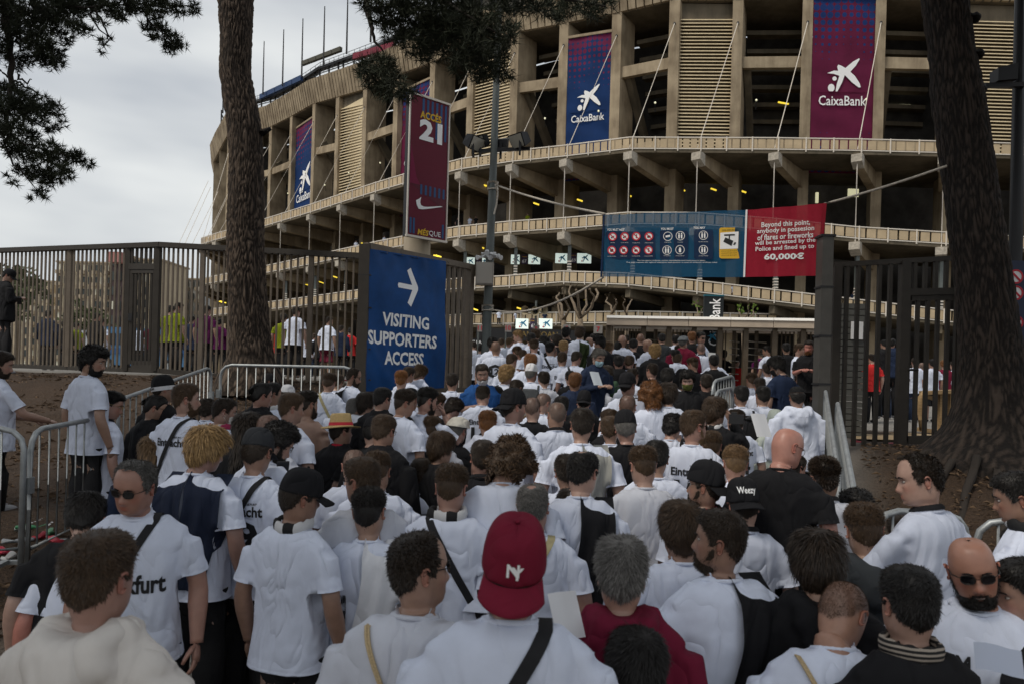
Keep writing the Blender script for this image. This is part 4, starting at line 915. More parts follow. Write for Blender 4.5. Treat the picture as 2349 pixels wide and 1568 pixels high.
# ---- black vertical flag sign
p0, p1 = W(1615, 676, 17.5), W(1656, 800, 17.5); g = empty('flag_sign', ((p0.x + p1.x) / 2, 17.5, 1.2), 0, 'black vertical bank sign with teal top behind the turnstiles', 'sign'); w_ = p1.x - p0.x; o = g.location
MB().box(Vector((0, 0, (p0.z + 1.2) / 2 - 1.2 + .0)), (w_, .08, p0.z - 1.2)).build('board', mat('black_board', (.015, .018, .02), .5), g)
MB().box(Vector((0, -.005, p0.z - 1.2 - .02)), (w_ + .01, .1, .04)).build('teal_top', mat('teal', (.02, .12, .16), .5), g)
q = W(1637, 738, 17.4) - o; text_on('lettering', 'CaixaBank', Vector((0.02, -.05, q.z)), Vector((0, 0, 1)), Vector((-1, 0, 0)), width=1.18, height=.28, matl=M['print_white'], parent=g, depth=.006)
star_logo(W(1632, 772, 17.4) - o, Vector((1, 0, 0)), up, .12, mat('light_blue_print', (.05, .3, .5), .5), g, False)
# ---- dark notice strip with letters low on the plaza
p = W(1215, 768, 30); o = MB().box(p, (4.6, .1, .5)).build('fascia_sign', M['dark_metal'], None); tag(o, 'dark fascia board with small letters above far queue heads', 'sign')
text_on('lettering', 'SANT JOAN', p + Vector((.35, -.06, 0)), Vector((1, 0, 0)), up, width=1.7, matl=mat('dull_gold_print', (.22, .15, .05), .6), parent=o, depth=.01)
p = W(1086, 784, 21); o = MB().box(p, (.6, .08, .22)).build('fascia_sign', M['dark_metal'], None); tag(o, 'short dark board with white letters behind the fence panel end', 'sign')
text_on('lettering', 'SEVILLA', p + Vector((0, -.05, 0)), Vector((1, 0, 0)), up, width=.5, matl=M['print_white'], parent=o, depth=.01)
# ---- wooden trestle barrier on the right plaza
g = empty('wooden_barrier', (W(2150, 985, 14).x, 14, gz(W(2150, 985, 14).x, 14)), 0, 'pale wooden plank barrier standing beyond the right gate', 'barrier'); o = g.location
wm = mat('pale_timber', (.33, .22, .11), .7, noise_s=8, noise_a=.25, stretch=(1, 1, 6))
def gq(u, v, d=14): return W(u, v, d) - o
MB().beam(gq(2118, 900), gq(2205, 896), .3, .07).build('top_plank', wm, g); MB().beam(gq(2112, 984), gq(2160, 992), .25, .08).build('base_plank', wm, g)
MB().tube([gq(2116, 984), gq(2111, 940), gq(2113, 910), gq(2122, 898)], .06, 8).build('curved_end', wm, g, True)
for u, v0, v1 in ((2159, 900, 992), (2182, 900, 988), (2205, 898, 985)): MB().beam(gq(u, v0), gq(u, v1), .1, .1, up=(0, 1, 0)).build('upright', wm, g)
MB().beam(gq(2112, 905), gq(2150, 915), .05, .08).build('brace', wm, g)
# ---- right lamp pole and prohibition board in the shade of the tree
g = empty('lamp_pole', (W(2330, 900, 9.8).x, 9.8, gz(6.9, 9.8)), 0, 'dark lamp pole with floodlight at the right edge behind the tree', 'lamp pole'); o = g.location
MB().tube([Vector((0, 0, -.1)), W(2330, 560, 9.8) - o, W(2340, -20, 9.8) - o], [.1, .085, .065], 12).build('pole', M['dark_metal'], g, True)
MB().beam(W(2258, 197, 9.7) - o, W(2350, 195, 9.7) - o, .06, .06).build('cross_arm', M['dark_metal'], g)
c_ = W(2305, 172, 9.7) - o; MB().hexa([c_ + Vector(p) * .3 for p in ((-.5, -.3, -.4), (.4, -.3, -.3), (.4, .3, -.3), (-.5, .3, -.4), (-.5, -.3, .2), (.4, -.3, .45), (.4, .3, .45), (-.5, .3, .2))]).build('floodlight', M['dark_metal'], g)
p = W(2330, 690, 9.6); o = MB().box(p, (.42, .03, 1.1)).build('notice_board', mat('navy_board', (.015, .025, .06), .5), None); tag(o, 'navy board with round prohibition signs on the right lamp pole', 'sign')
for v in (635, 672, 740):
    q = W(2330, v, 9.57); poly_on('sign_disc', [circ(0, 0, .095, 20)], q, Vector((1, 0, 0)), up, M['print_white'], o, .005)
    V = []; Fc = []
    for k in range(20):
        a = 2 * math.pi * k / 20; V += [q + Vector((.075 * math.cos(a), -.01, .075 * math.sin(a))), q + Vector((.1 * math.cos(a), -.01, .1 * math.sin(a)))]; j = (k + 1) % 20; Fc.append((2 * k, 2 * k + 1, 2 * j + 1, 2 * j))
    link('prohibition_ring', mk('prohibition_ring', V, Fc, M['print_red']), None, o)
    MB().beam(q + Vector((-.06, -.012, .06)), q + Vector((.06, -.012, -.06)), .025, .006, up=(0, 1, 0)).build('prohibition_bar', M['print_red'], o)
# ---- apartment blocks seen through the left fence
bm1 = mat('cream_render', (.5, .42, .3), .8, noise_s=.3, noise_a=.1); bm2 = mat('pink_render', (.42, .2, .18), .8); bm3 = mat('grey_render', (.33, .33, .32), .8); bm4 = mat('dark_brick', (.06, .04, .045), .8); win = mat('shuttered_window', (.05, .06, .06), .4); balm = mat('balcony_front', (.4, .33, .24), .7); glz = mat('pale_shutter', (.6, .58, .48), .6)
def block(lab_, u0, u1, vt, d, matl, floors, bays, dep=14, kinds=(0,)):
    a, b_ = W(u0, vt, d), W(u1, vt, d); w = b_.x - a.x; h = a.z - 1.0
    g = empty('apartment_building', ((a.x + b_.x) / 2, d, 1.0), 0, lab_, 'building', 'apartment blocks beyond the left fence')
    MB().box(Vector((0, dep / 2, h / 2)), (w, dep, h)).build('wall', matl, g); MB().box(Vector((0, dep / 2, h + .2)), (w + .6, dep + .6, .4)).build('roof', balm, g)
    fh = h / floors; bw = w / bays
    wme = MB().box(Vector((0, 0, 0)), (bw * .55, .3, fh * .6)).mesh('window', win); sme = MB().box(Vector((0, 0, 0)), (bw * .3, .36, fh * .55)).mesh('window', glz); bme = MB().box(Vector((0, 0, 0)), (bw * .82, 1.1, fh * .3)).mesh('balcony', balm)
    for i in range(floors):
        for j in range(bays):
            x = -w / 2 + (j + .5) * bw; z = (i + .55) * fh
            link('window', wme if (i * 3 + j) % 4 else sme, None, g, (x, -.1, z))
            if j % 2 == kinds[0]: link('balcony', bme, None, g, (x, -.5, z - fh * .35))
block('cream apartment block at the far left behind the trees', -160, 124, 640, 176, bm1, 8, 16, 14, (1,))
block('cream apartment block with dark balconies left of the fence gate', 132, 256, 602, 170, bm1, 9, 9)
block('narrow dark stair tower with pink top between cream blocks', 256, 284, 584, 168, bm4, 8, 2, 10, (5,))
block('cream apartment block right of the dark stair tower', 287, 372, 596, 172, bm1, 9, 6)
block('pale grey apartment block beside the stadium end', 372, 462, 640, 190, bm3, 8, 7)
MB().box(W(270, 592, 166), (3.2, 3, 2.4)).build('x', bm2, None).name = 'roof_room'
tag(bpy.data.objects['roof_room'], 'pink rooftop room on the dark stair tower', 'building')
# round far trees behind the left fence
lm = mat('far_leaves', (.06, .075, .03), .8, noise_s=4, noise_a=.5)
def leafy(lab_, u, v, d, r, n=420, base_z=1.6):
    c_ = W(u, v, d); g = empty('leafy_tree', (c_.x, d, base_z), 0, lab_, 'tree', 'leafy trees on the far plaza'); q = c_ - g.location
    MB().tube([Vector((0, 0, 0)), Vector((.1, 0, q.z * .6)), q], [.22, .16, .06], 7).build('trunk', bark_pale, g)
    V = []; Fc = []
    for i in range(n):
        dr = Vector([random.gauss(0, 1) for _ in range(3)]).normalized(); rad = r * random.uniform(.45, 1.0) * (1 + .25 * math.sin(dr.x * 5 + dr.z * 4)); pc = q + Vector((dr.x * rad, dr.y * rad, dr.z * rad * .8)); s_ = r * .09 * random.uniform(.6, 1.4)
        t1 = Vector([random.gauss(0, 1) for _ in range(3)]).normalized() * s_; t2 = t1.cross(Vector([random.gauss(0, 1) for _ in range(3)])).normalized() * s_
        b0 = len(V); V += [pc - t1, pc + t2, pc + t1, pc - t2]; Fc.append((b0, b0 + 1, b0 + 2, b0 + 3))
    tag(link('crown', mk('crown', V, Fc, lm), None, g), kind='stuff')
leafy('tall leafy tree behind the far left fence bars', 40, 655, 60, 2.6); leafy('small leafy tree low before the cream block', 205, 735, 48, 1.6); leafy('leafy tree low at the left fence end', 0, 690, 50, 2.3)
# ---- police vans
def van(lab_, u, d, col, rz):
    p = W(u, hz(u), d); g = empty('police_van', (p.x, d, gz(p.x, d)), rz, lab_, 'van', 'vans parked beyond the left fence')
    prof = [(-2.5, .35), (2.3, .35), (2.5, .6), (2.45, 1.0), (1.75, 1.2), (1.15, 2.1), (.9, 2.3), (-2.4, 2.35), (-2.5, 2.2)]
    V = [(x, y, z) for y in (-.95, .95) for x, z in prof]; n = len(prof)
    Fc = [tuple(range(n)), tuple(reversed(range(n, 2 * n)))] + [(k, k + n, (k + 1) % n + n, (k + 1) % n) for k in range(n)]
    link('body', mk('body', V, Fc, M['paint']), None, g, None, col)
    for y in (-.96, .96):
        for x0, x1 in ((-2.2, -1.2), (-1.0, 0), (.15, 1.05)): MB().box(Vector(((x0 + x1) / 2, y, 1.7)), (x1 - x0, .03, .6)).build('window', M['dark_metal'], g)
        for x in (-1.6, 1.6):
            wl = MB().tube([Vector((x, y * .82, .36)), Vector((x, y * 1.03, .36))], .36, 16).build('wheel', M['dark_metal'], g); MB().tube([Vector((x, y * 1.0, .36)), Vector((x, y * 1.045, .36))], .2, 12).build('rim', M['galv'], wl)
        MB().box(Vector((0, y * 1.01, 1.1)), (4.6, .02, .3)).build('side_stripe', M['print_blue'], g)
    V = [Vector((1.77, s * .8, 1.24)) for s in (-1, 1)] + [Vector((1.2, s * .75, 2.06)) for s in (1, -1)]; link('windscreen', mk('windscreen', [v + Vector((.03, 0, .02)) for v in V], [(0, 1, 2, 3)], M['dark_metal']), None, g)
    for y in (-.65, .65): MB().box(Vector((2.49, y, .85)), (.05, .3, .18)).build('headlight', M['white_paint'], g)
    MB().box(Vector((.6, 0, 2.42)), (.25, 1.3, .14)).build('light_bar', M['print_blue'], g)
van('white police van with blue stripe beyond the left fence bars', 255, 42, (.55, .57, .6), .25); van('blue and white van just right of the fence gate', 335, 38, (.06, .16, .3), .1)
# ---- rubbish on the bank and a drink can
rubm = M['plastic']
for k, (u, v, d, col, kind, lab_) in enumerate(((50, 1205, 3.5, (.5, .55, .5), 'cup', 'crushed clear cup in the litter at lower left'), (90, 1225, 3.3, (.35, .02, .04), 'cup', 'red paper cup in the litter at lower left'), (125, 1232, 3.25, (.4, .03, .05), 'bottle', 'red capped bottle lying in the litter at lower left'), (75, 1198, 3.6, (.05, .22, .1), 'bottle', 'green bottle lying in the litter at lower left'), (115, 1212, 3.4, (.08, .25, .12), 'bottle', 'second green bottle lying right of the first'), (40, 1235, 3.2, (.3, .32, .34), 'bottle', 'clear bottle lying nearest in the left litter'), (18, 1275, 3.0, (.5, .5, .5), 'cup', 'white cup at the left edge below the litter'), (10, 1262, 3.05, (.45, .03, .06), 'cup', 'red cup at the left edge below the litter'), (2003, 1118, 5.6, (.2, .02, .03), 'bottle', 'dark red drink can lying on the right earth'), (1985, 1165, 5.0, (.5, .5, .48), 'paper', 'torn white paper scraps on the right earth'), (2035, 1150, 5.1, (.5, .5, .48), 'paper', 'white paper scraps by the right barrier'), (2012, 1090, 6.2, (.45, .38, .28), 'paper', 'pale dry leaf of paper on the right earth'), (100, 1180, 3.8, (.4, .4, .42), 'paper', 'pale paper scraps behind the left litter'))):
    p = W(u, v, d)
    for _ in range(12):  # slide along the ray until it meets the ground
        g0 = gz(p.x, p.y); d = d * (CZ - g0 - .04) / max(.2, (CZ - p.z)); d = min(max(d, 2), 12); p = W(u, v, d)
    p.z = gz(p.x, p.y) + .035
    a = k * 1.3; e1 = Vector((math.cos(a), math.sin(a), .1))
    if kind == 'bottle': o = MB().tube([p - e1 * .11, p + e1 * .04, p + e1 * .08, p + e1 * .13], [.033, .033, .016, .014], 10).build('bottle', rubm, None, True, col)
    elif kind == 'cup': o = MB().tube([p - e1 * .05, p + e1 * .05], [.028, .04], 12).build('cup', rubm, None, True, col)
    else:
        mb = MB()
        for _ in range(14 if 'scraps' in lab_ else 1):
            q = p + Vector((random.gauss(0, .1), random.gauss(0, .08), 0)) * (1 if 'scraps' in lab_ else 0); q.z = gz(q.x, q.y) + .03; s_ = .02 if 'scraps' in lab_ else .07; mb.add([q + Vector((-s_, 0, .01)), q + Vector((0, -s_ * .6, 0)), q + Vector((s_, 0, .015)), q + Vector((0, s_ * .6, .02))], [(0, 1, 2, 3)])
        o = mb.build('paper_scraps' if 'scraps' in lab_ else 'dry_leaf', rubm, None, False, col)
        if 'scraps' in lab_: o['kind'] = 'stuff'
    tag(o, lab_, {'bottle': 'bottle', 'cup': 'cup', 'paper': 'litter'}[kind])
# red painted kerb tube behind the fences
for u0, v0, d0, u1, v1, d1_, l_ in ((380, 868, 15.6, 830, 876, 14.6, 'claret painted tube rail along the left fence foot'), (1952, 1016, 10.9, 2064, 1022, 10.7, 'claret painted tube rail along the gate fence foot')):
    tag(MB().tube([W(u0, v0, d0), W(u1, v1, d1_)], .07, 10).build('tube_rail', mat('claret_paint', (.22, .02, .035), .5), None, True), l_, 'rail')
# sandy strip beyond the right gate
p = [W(1955, 1020, 11.2), W(2210, 1000, 11.2), W(2210, 960, 13.2), W(1975, 960, 13.2)]
V = []
for a in range(9):
    for b in range(9):
        q = (p[0] * (1 - a / 8) + p[1] * (a / 8)) * (1 - b / 8) + (p[3] * (1 - a / 8) + p[2] * (a / 8)) * (b / 8); V.append((q.x, q.y, gz(q.x, q.y) + .02))
o = link('sandy_path', mk('sandy_path', V, [(a * 9 + b, (a + 1) * 9 + b, (a + 1) * 9 + b + 1, a * 9 + b + 1) for a in range(8) for b in range(8)], mat('sandy_soil', (.36, .26, .15), .95, noise_s=8, noise_a=.35)), None); tag(o, kind='structure')
# ================================================================ trees
bark = mat('shaded_pine_bark', (.05, .035, .026), .95); t = bark.node_tree; N = t.nodes; b = N['Principled BSDF']  # the right trunk's shade is put into this darker bark colour
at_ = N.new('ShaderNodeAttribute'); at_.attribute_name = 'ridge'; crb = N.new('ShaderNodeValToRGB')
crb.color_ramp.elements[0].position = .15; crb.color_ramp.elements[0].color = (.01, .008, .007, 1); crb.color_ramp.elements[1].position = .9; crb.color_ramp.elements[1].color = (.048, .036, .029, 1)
c = N.new('ShaderNodeTexCoord'); nn = N.new('ShaderNodeTexNoise'); nn.inputs['Scale'].default_value = 30; nn.inputs['Detail'].default_value = 6; mp_ = N.new('ShaderNodeMapping'); mp_.inputs['Scale'].default_value = (1, 1, .35)
t.links.new(c.outputs['Object'], mp_.inputs['Vector']); t.links.new(mp_.outputs['Vector'], nn.inputs['Vector'])
ma = N.new('ShaderNodeMath'); ma.operation = 'MULTIPLY_ADD'; ma.inputs[1].default_value = .8; sb = N.new('ShaderNodeMath'); sb.operation = 'SUBTRACT'; sb.inputs[1].default_value = .4
t.links.new(nn.outputs['Fac'], ma.inputs[0]); t.links.new(at_.outputs['Fac'], ma.inputs[2]); t.links.new(ma.outputs[0], sb.inputs[0]); t.links.new(sb.outputs[0], crb.inputs['Fac']); t.links.new(crb.outputs['Color'], b.inputs['Base Color'])
bb = N.new('ShaderNodeBump'); bb.inputs['Strength'].default_value = .7; bb.inputs['Distance'].default_value = .03; t.links.new(nn.outputs['Fac'], bb.inputs['Height']); t.links.new(bb.outputs['Normal'], b.inputs['Normal'])
bark_l = bark.copy(); bark_l.name = 'warm_pine_bark'  # lighter copy of the bark for the left trunk, without the painted shade
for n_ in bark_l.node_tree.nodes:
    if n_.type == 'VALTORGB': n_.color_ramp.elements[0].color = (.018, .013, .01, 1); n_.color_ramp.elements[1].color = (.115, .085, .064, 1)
def trunk_mesh(name, prof, d, o, extra_top, seg=150, step=.022, roots=0, ridge=.024, bm=None):
    """prof: (v, u_left, u_right) rows from top to bottom"""
    rows = [(W((a + b) / 2, v, d), (b - a) / 2 * d / F) for v, a, b in prof]
    rows = [(rows[0][0] + Vector(extra_top), rows[0][1] * .8)] + rows
    zs = np.array([r[0].z for r in rows])[::-1]; xs = np.array([r[0].x for r in rows])[::-1]; rs = np.array([r[1] for r in rows])[::-1]
    Z = np.arange(zs[0], zs[-1], step); n = len(Z); X = np.interp(Z, zs, xs); R = np.interp(Z, zs, rs)
    k = np.ones(9) / 9
    Xp = np.convolve(np.pad(X, 4, 'edge'), k, 'valid'); Rp = np.convolve(np.pad(R, 4, 'edge'), k, 'valid')
    V = []; A = []
    for i in range(n):
        for j in range(seg):
            a = 2 * math.pi * j / seg; p = Vector((math.cos(a) * 3.2, math.sin(a) * 3.2, Z[i] * 1.7))
            q = Vector((p.x * 2.7 + noise.noise(p * 1.1) * 1.6, p.y * 2.7 + noise.noise(p * 1.1 + Vector((9, 0, 0))) * 1.6, p.z * 2.7 + noise.noise(p * .9) * 2.2))
            dd = noise.voronoi(q)[0]; rid = min(1, (dd[1] - dd[0]) * 1.9)
            low = max(0, 1 - (Z[i] - Z[0]) / 1.0)
            rt = 1 + roots * low ** 2 * .5 * (.5 + .5 * math.sin(a * 5 + .7))
            r = Rp[i] * rt * (1 + .06 * noise.noise(p * .35)) - .02 + ridge * rid + .012 * noise.noise(p * 5)
            V.append((Xp[i] + r * math.cos(a) - o.x, d + r * math.sin(a) - o.y, Z[i] - o.z)); A.append(rid)
    Fq = [(i * seg + j, i * seg + (j + 1) % seg, (i + 1) * seg + (j + 1) % seg, (i + 1) * seg + j) for i in range(n - 1) for j in range(seg)]
    return mk(name, V, np.array(Fq), bm or bark, True, {'ridge': A})
ndl = mat('pine_needles', (.03, .036, .02), .75, noise_s=2.5, noise_a=.5)
def needles(name, clusters, parent, o, L_=.06, w=.0035, per=9, dens=1.0, mat_=None):
    C = []; 
    for c_, r in clusters:
        n = max(4, int(dens * 34 * (r / .13) ** 2))
        dirs = rng.normal(size=(n, 3)); dirs /= np.linalg.norm(dirs, axis=1)[:, None]; rad = r * rng.uniform(.15, 1.05, n) ** .6
        P = np.array(c_) + dirs * rad[:, None] * np.array([1, 1.0, .85]); C.append(np.concatenate([P, dirs], 1))
    C = np.concatenate(C); m_ = len(C)
    base = np.repeat(C[:, :3], per, 0); out_ = np.repeat(C[:, 3:], per, 0)
    D = rng.normal(size=base.shape) + out_ * .5 + np.array([0, 0, .35]); D /= np.linalg.norm(D, axis=1)[:, None]
    S = np.cross(D, rng.normal(size=base.shape)); S /= np.linalg.norm(S, axis=1)[:, None]
    l = L_ * rng.uniform(.6, 1.25, (len(base), 1))
    V = np.stack([base - S * w, base + S * w, base + D * l], 1).reshape(-1, 3) - np.array(o)
    me = mk(name, V, np.arange(len(V)).reshape(-1, 3), mat_ or ndl); ob = link(name, me, None, parent); ob['kind'] = 'stuff'; return ob
def limb(pts, r0, r1, parent, o, name='limb'):
    fine = []
    for j in range(len(pts) - 1):
        for t_ in (0, .25, .5, .75): fine.append(pts[j].lerp(pts[j + 1], t_) + Vector([random.gauss(0, .012) for _ in range(3)]) - o)
    fine.append(pts[-1] - o); n = len(fine); MB().tube(fine, [r0 + (r1 - r0) * j / (n - 1) for j in range(n)], 6).build(name, bark_dark, parent, True)
bark_dark = mat('twig_bark', (.03, .024, .02), .9)
def canopy(centers, n, parent, o, size=.2):
    """unseen crown added above the frame to cast shade: loose clumps of foliage in flattened ellipsoids"""
    V = []; 
    for (cx, cy_, cz_, rx, ry, rz_) in centers:
        k = int(n); dr = rng.normal(size=(k, 3)); dr /= np.linalg.norm(dr, axis=1)[:, None]; P = np.array([cx, cy_, cz_]) + dr * (rng.uniform(.2, 1, k) ** .5)[:, None] * np.array([rx, ry, rz_])
        D = rng.normal(size=(k, 3)); D /= np.linalg.norm(D, axis=1)[:, None]; S = np.cross(D, rng.normal(size=(k, 3))); S /= np.linalg.norm(S, axis=1)[:, None]; s_ = size * rng.uniform(.5, 1.3, (k, 1))
        V.append(np.stack([P - D * s_, P + S * s_ * .5, P + D * s_, P - S * s_ * .5], 1).reshape(-1, 3))
    V = np.concatenate(V) - np.array(o); me = mk('shade_crown', V, np.arange(len(V)).reshape(-1, 4), ndl); ob = link('shade_crown', me, None, parent); ob['kind'] = 'stuff'
def C1(x, y, d): return W(.3658 * x, .3658 * y, d)
def C2(x, y, d): return W(745.5 + .3658 * x, .3658 * y, d)
def clus(lst, fn, d, jit=.8):
    out_ = []
    for x, y, r in lst:
        dd = d + random.uniform(-jit, jit); out_.append((fn(x, y, dd), r * .3658 * dd / F))
    return out_
# left leaning trunk
g = empty('pine_tree', (W(573, 860, 12.7).x, 12.7, 1.75), 0, 'tall pine with curving rough trunk in front of the left fence', 'tree'); o = g.location
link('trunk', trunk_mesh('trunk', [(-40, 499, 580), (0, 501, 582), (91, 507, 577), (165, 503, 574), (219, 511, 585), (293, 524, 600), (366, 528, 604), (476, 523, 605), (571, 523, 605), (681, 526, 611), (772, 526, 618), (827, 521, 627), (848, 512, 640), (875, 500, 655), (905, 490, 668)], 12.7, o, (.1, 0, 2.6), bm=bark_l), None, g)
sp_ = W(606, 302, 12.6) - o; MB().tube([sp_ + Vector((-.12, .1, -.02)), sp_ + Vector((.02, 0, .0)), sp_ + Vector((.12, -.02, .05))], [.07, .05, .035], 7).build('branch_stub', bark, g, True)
top_l = W(545, -40, 12.7) + Vector((.1, 0, 2.5))
limb([top_l, W(700, -250, 12), W(850, -60, 11.2), W(838, 20, 11), W(850, 50, 11), W(856, 85, 11), W(880, 120, 11)], .09, .012, g, o)
limb([W(850, -60, 11.2), W(960, -40, 11), W(1060, 30, 10.9), W(1150, 80, 10.8)], .06, .012, g, o); limb([W(960, -40, 11), W(1150, -60, 11), W(1300, 0, 11), W(1390, 15, 11)], .05, .01, g, o)
c2 = [(330, 100, 90), (430, 80, 110), (560, 80, 120), (700, 80, 130), (850, 100, 130), (980, 140, 120), (450, 200, 100), (560, 260, 110), (700, 260, 140), (830, 280, 130), (950, 300, 120), (1060, 330, 110), (1130, 230, 80), (1175, 180, 50), (620, 350, 60), (880, 400, 110), (1000, 430, 90), (1100, 450, 70), (960, 490, 45), (1150, 480, 30), (280, 430, 80), (350, 400, 75), (400, 480, 110), (330, 520, 90), (250, 470, 50), (450, 560, 85), (380, 600, 55), (520, 600, 50), (565, 570, 35), (1250, 30, 80), (1350, 55, 80), (1450, 60, 80), (1550, 40, 80), (1650, 50, 75), (1720, 60, 55), (1780, 30, 45), (1480, 110, 40), (1680, 100, 45), (300, 20, 90), (500, -20, 120), (700, -40, 120), (900, -20, 120), (1100, 60, 90), (780, 180, 120), (640, 170, 120), (900, 200, 120), (1020, 230, 110), (1180, 10, 80), (720, -60, 100)]
needles('crown', clus(c2, C2, 11, .7), g, o, L_=.17, w=.007, per=10, dens=.55)
canopy([(-5.5, 12.5, 13, 3.0, 1.6, 1.2)], 2600, g, o, .3)
# pine at the far left: trunk out of the picture, drooping foliage in it
g = empty('pine_tree', (-6.3, 6.2, gz(-6.3, 6.2)), 0, 'dark pine whose drooping foliage fills the upper left corner', 'tree'); o = g.location
limb([Vector((-6.3, 6.2, gz(-6.3, 6.2) - .1)), Vector((-6.4, 6.3, 4)), Vector((-6.2, 6.4, 8)), Vector((-6.3, 6.3, 11))], .28, .14, g, o, 'trunk')
limb([Vector((-6.3, 6.4, 7.8)), C1(30, -60, 6.6), C1(55, 150, 6.6), C1(65, 400, 6.6), C1(70, 650, 6.6), C1(30, 900, 6.6)], .05, .012, g, o)
for pts in ([(60, 480), (130, 520), (250, 600), (350, 650)], [(60, 620), (150, 720), (260, 790), (380, 810)], [(50, 850), (150, 900), (300, 950), (460, 990)], [(40, 250), (200, 250), (330, 330)], [(0, 450), (60, 500)], [(30, 900), (90, 1040), (220, 1180)], [(600, 60), (650, 140), (690, 230), (650, 300)], [(560, 60), (600, 160), (680, 250)], [(60, 100), (300, 60), (600, 40), (900, 30), (1200, 40)], [(880, 40), (950, 150), (1080, 260)], [(100, 480), (170, 520), (200, 500)]):
    limb([C1(x, y, 6.6) for x, y in pts], .012, .004, g, o)
c1 = [(60, 60, 90), (180, 60, 110), (320, 60, 100), (430, 90, 90), (480, 180, 60), (410, 240, 50), (300, 150, 90), (150, 180, 90), (50, 200, 80), (250, 260, 90), (330, 330, 80), (200, 330, 80), (100, 400, 60), (300, 400, 55), (370, 395, 35), (660, 280, 22), (630, 245, 20), (560, 200, 25), (655, 150, 18), (690, 240, 18), (600, 120, 25), (640, 330, 14), (680, 60, 60), (730, 90, 45), (760, 105, 35), (830, 60, 40), (880, 30, 60), (960, 70, 60), (1030, 40, 55), (1120, 60, 55), (1220, 50, 45), (930, 170, 45), (1010, 200, 60), (1080, 260, 65), (1130, 290, 40), (1060, 310, 35), (950, 230, 30), (30, 560, 60), (120, 560, 50), (150, 640, 80), (250, 660, 75), (340, 690, 55), (200, 720, 85), (60, 680, 85), (320, 800, 45), (395, 780, 25), (80, 820, 85), (200, 850, 55), (340, 920, 45), (60, 930, 70), (150, 960, 75), (260, 960, 75), (380, 990, 75), (480, 990, 55), (555, 1030, 35), (250, 1080, 85), (330, 1120, 65), (420, 1080, 55), (250, 1200, 40), (200, 1250, 22), (270, 1240, 22), (90, 1150, 25), (130, 1060, 50), (40, 1100, 16), (0, 0, 120), (520, 20, 90), (600, 10, 70), (400, 0, 90), (780, 20, 70), (1000, -10, 60), (-30, 300, 80), (-30, 800, 90), (-30, 640, 80)]
needles('crown', clus(c1, C1, 6.6, .5), g, o, L_=.065, w=.0042, per=11, dens=2.9)
canopy([(-7.2, 4.2, 8.4, 2.6, 2.6, 1.2), (-4.5, .0, 7.0, 3.2, 2.0, 1.1)], 2600, g, o, .28)  # clumps out of view, placed for their shade on the foreground
# right trunk with spreading roots
g = empty('pine_tree', (W(2270, 990, 8.6).x, 8.6, 1.2), 0, 'massive dark pine trunk with spreading roots at right', 'tree'); o = g.location
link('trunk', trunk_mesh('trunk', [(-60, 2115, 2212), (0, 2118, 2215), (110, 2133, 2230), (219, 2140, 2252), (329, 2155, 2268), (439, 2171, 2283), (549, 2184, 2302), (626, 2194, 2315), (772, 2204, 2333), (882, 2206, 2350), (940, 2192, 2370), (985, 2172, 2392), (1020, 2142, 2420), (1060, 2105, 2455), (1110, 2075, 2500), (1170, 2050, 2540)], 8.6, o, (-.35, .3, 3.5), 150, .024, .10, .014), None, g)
for pts in ([(2200, 990, 8.3), (2130, 1020, 7.6), (2080, 1050, 7.0), (2020, 1070, 6.6)], [(2240, 1010, 8.0), (2200, 1060, 7.0), (2150, 1110, 6.2)], [(2290, 1010, 8.0), (2310, 1080, 6.6), (2330, 1130, 5.8)], [(2180, 985, 8.5), (2110, 1000, 8.6), (2060, 1015, 8.8)]):
    P_ = [W(*p) for p in pts]
    for p in P_: p.z = gz(p.x, p.y) + .0
    P_[0].z += .18; limb([q_ - Vector((0, 0, .03)) for q_ in P_], .05, .025, g, o, 'root')
for (u, v) in ((2232, 45), (2240, 128), (2246, 210), (2252, 300)):
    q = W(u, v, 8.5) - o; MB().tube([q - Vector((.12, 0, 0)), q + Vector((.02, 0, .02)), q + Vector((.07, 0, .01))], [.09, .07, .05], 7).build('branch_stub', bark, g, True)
canopy([(6.8, 4.2, 8.2, 3, 2.4, 1.2), (3.5, 5.5, 11.5, 4.5, 3.6, 1.6), (6.5, 6.5, 12, 4.2, 4, 1.8), (5.5, 1.0, 9.5, 3.2, 3.4, 1.4), (8, 4.5, 10, 3.5, 4, 1.6)], 2600, g, o, .28)  # clumps out of view, added to keep the right trunk in shade
# ================================================================ people: builders
# side profile of a head and body as horizontal slices: height, front, back, half width (metres, head centre at the origin, face towards +Y)
SL = np.array([(.1185, .006, -.006, .006), (.116, .03, -.036, .03), (.108, .054, -.06, .048), (.096, .068, -.076, .059), (.08, .078, -.087, .067), (.06, .0855, -.095, .0725), (.04, .09, -.0995, .0755), (.02, .0895, -.1, .0765), (.005, .086, -.0995, .0765), (-.01, .0865, -.097, .0758), (-.025, .0875, -.093, .0745), (-.04, .0885, -.087, .0725), (-.055, .0885, -.0805, .07), (-.07, .088, -.0745, .0665), (-.085, .087, -.069, .062), (-.098, .084, -.0655, .056), (-.108, .077, -.063, .052), (-.115, .064, -.062, .051), (-.121, .048, -.0615, .0515), (-.13, .038, -.0615, .053), (-.14, .036, -.066, .057), (-.155, .037, -.071, .061), (-.17, .042, -.08, .07), (-.19, .048, -.085, .085), (-.22, .054, -.08, .105), (-.26, .07, -.085, .14), (-.34, .085, -.085, .145), (-.5, .08, -.08, .125), (-.62, .075, -.075, .12), (-.72, .07, -.075, .11), (-.78, .06, -.06, .09), (-.8, .03, -.03, .05)])
def ss(a, b, x): t_ = np.clip((x - a) / (b - a), 0, 1); return t_ * t_ * (3 - 2 * t_)
def ga(x, m_, s_): return np.exp(-((x - m_) / s_) ** 2)
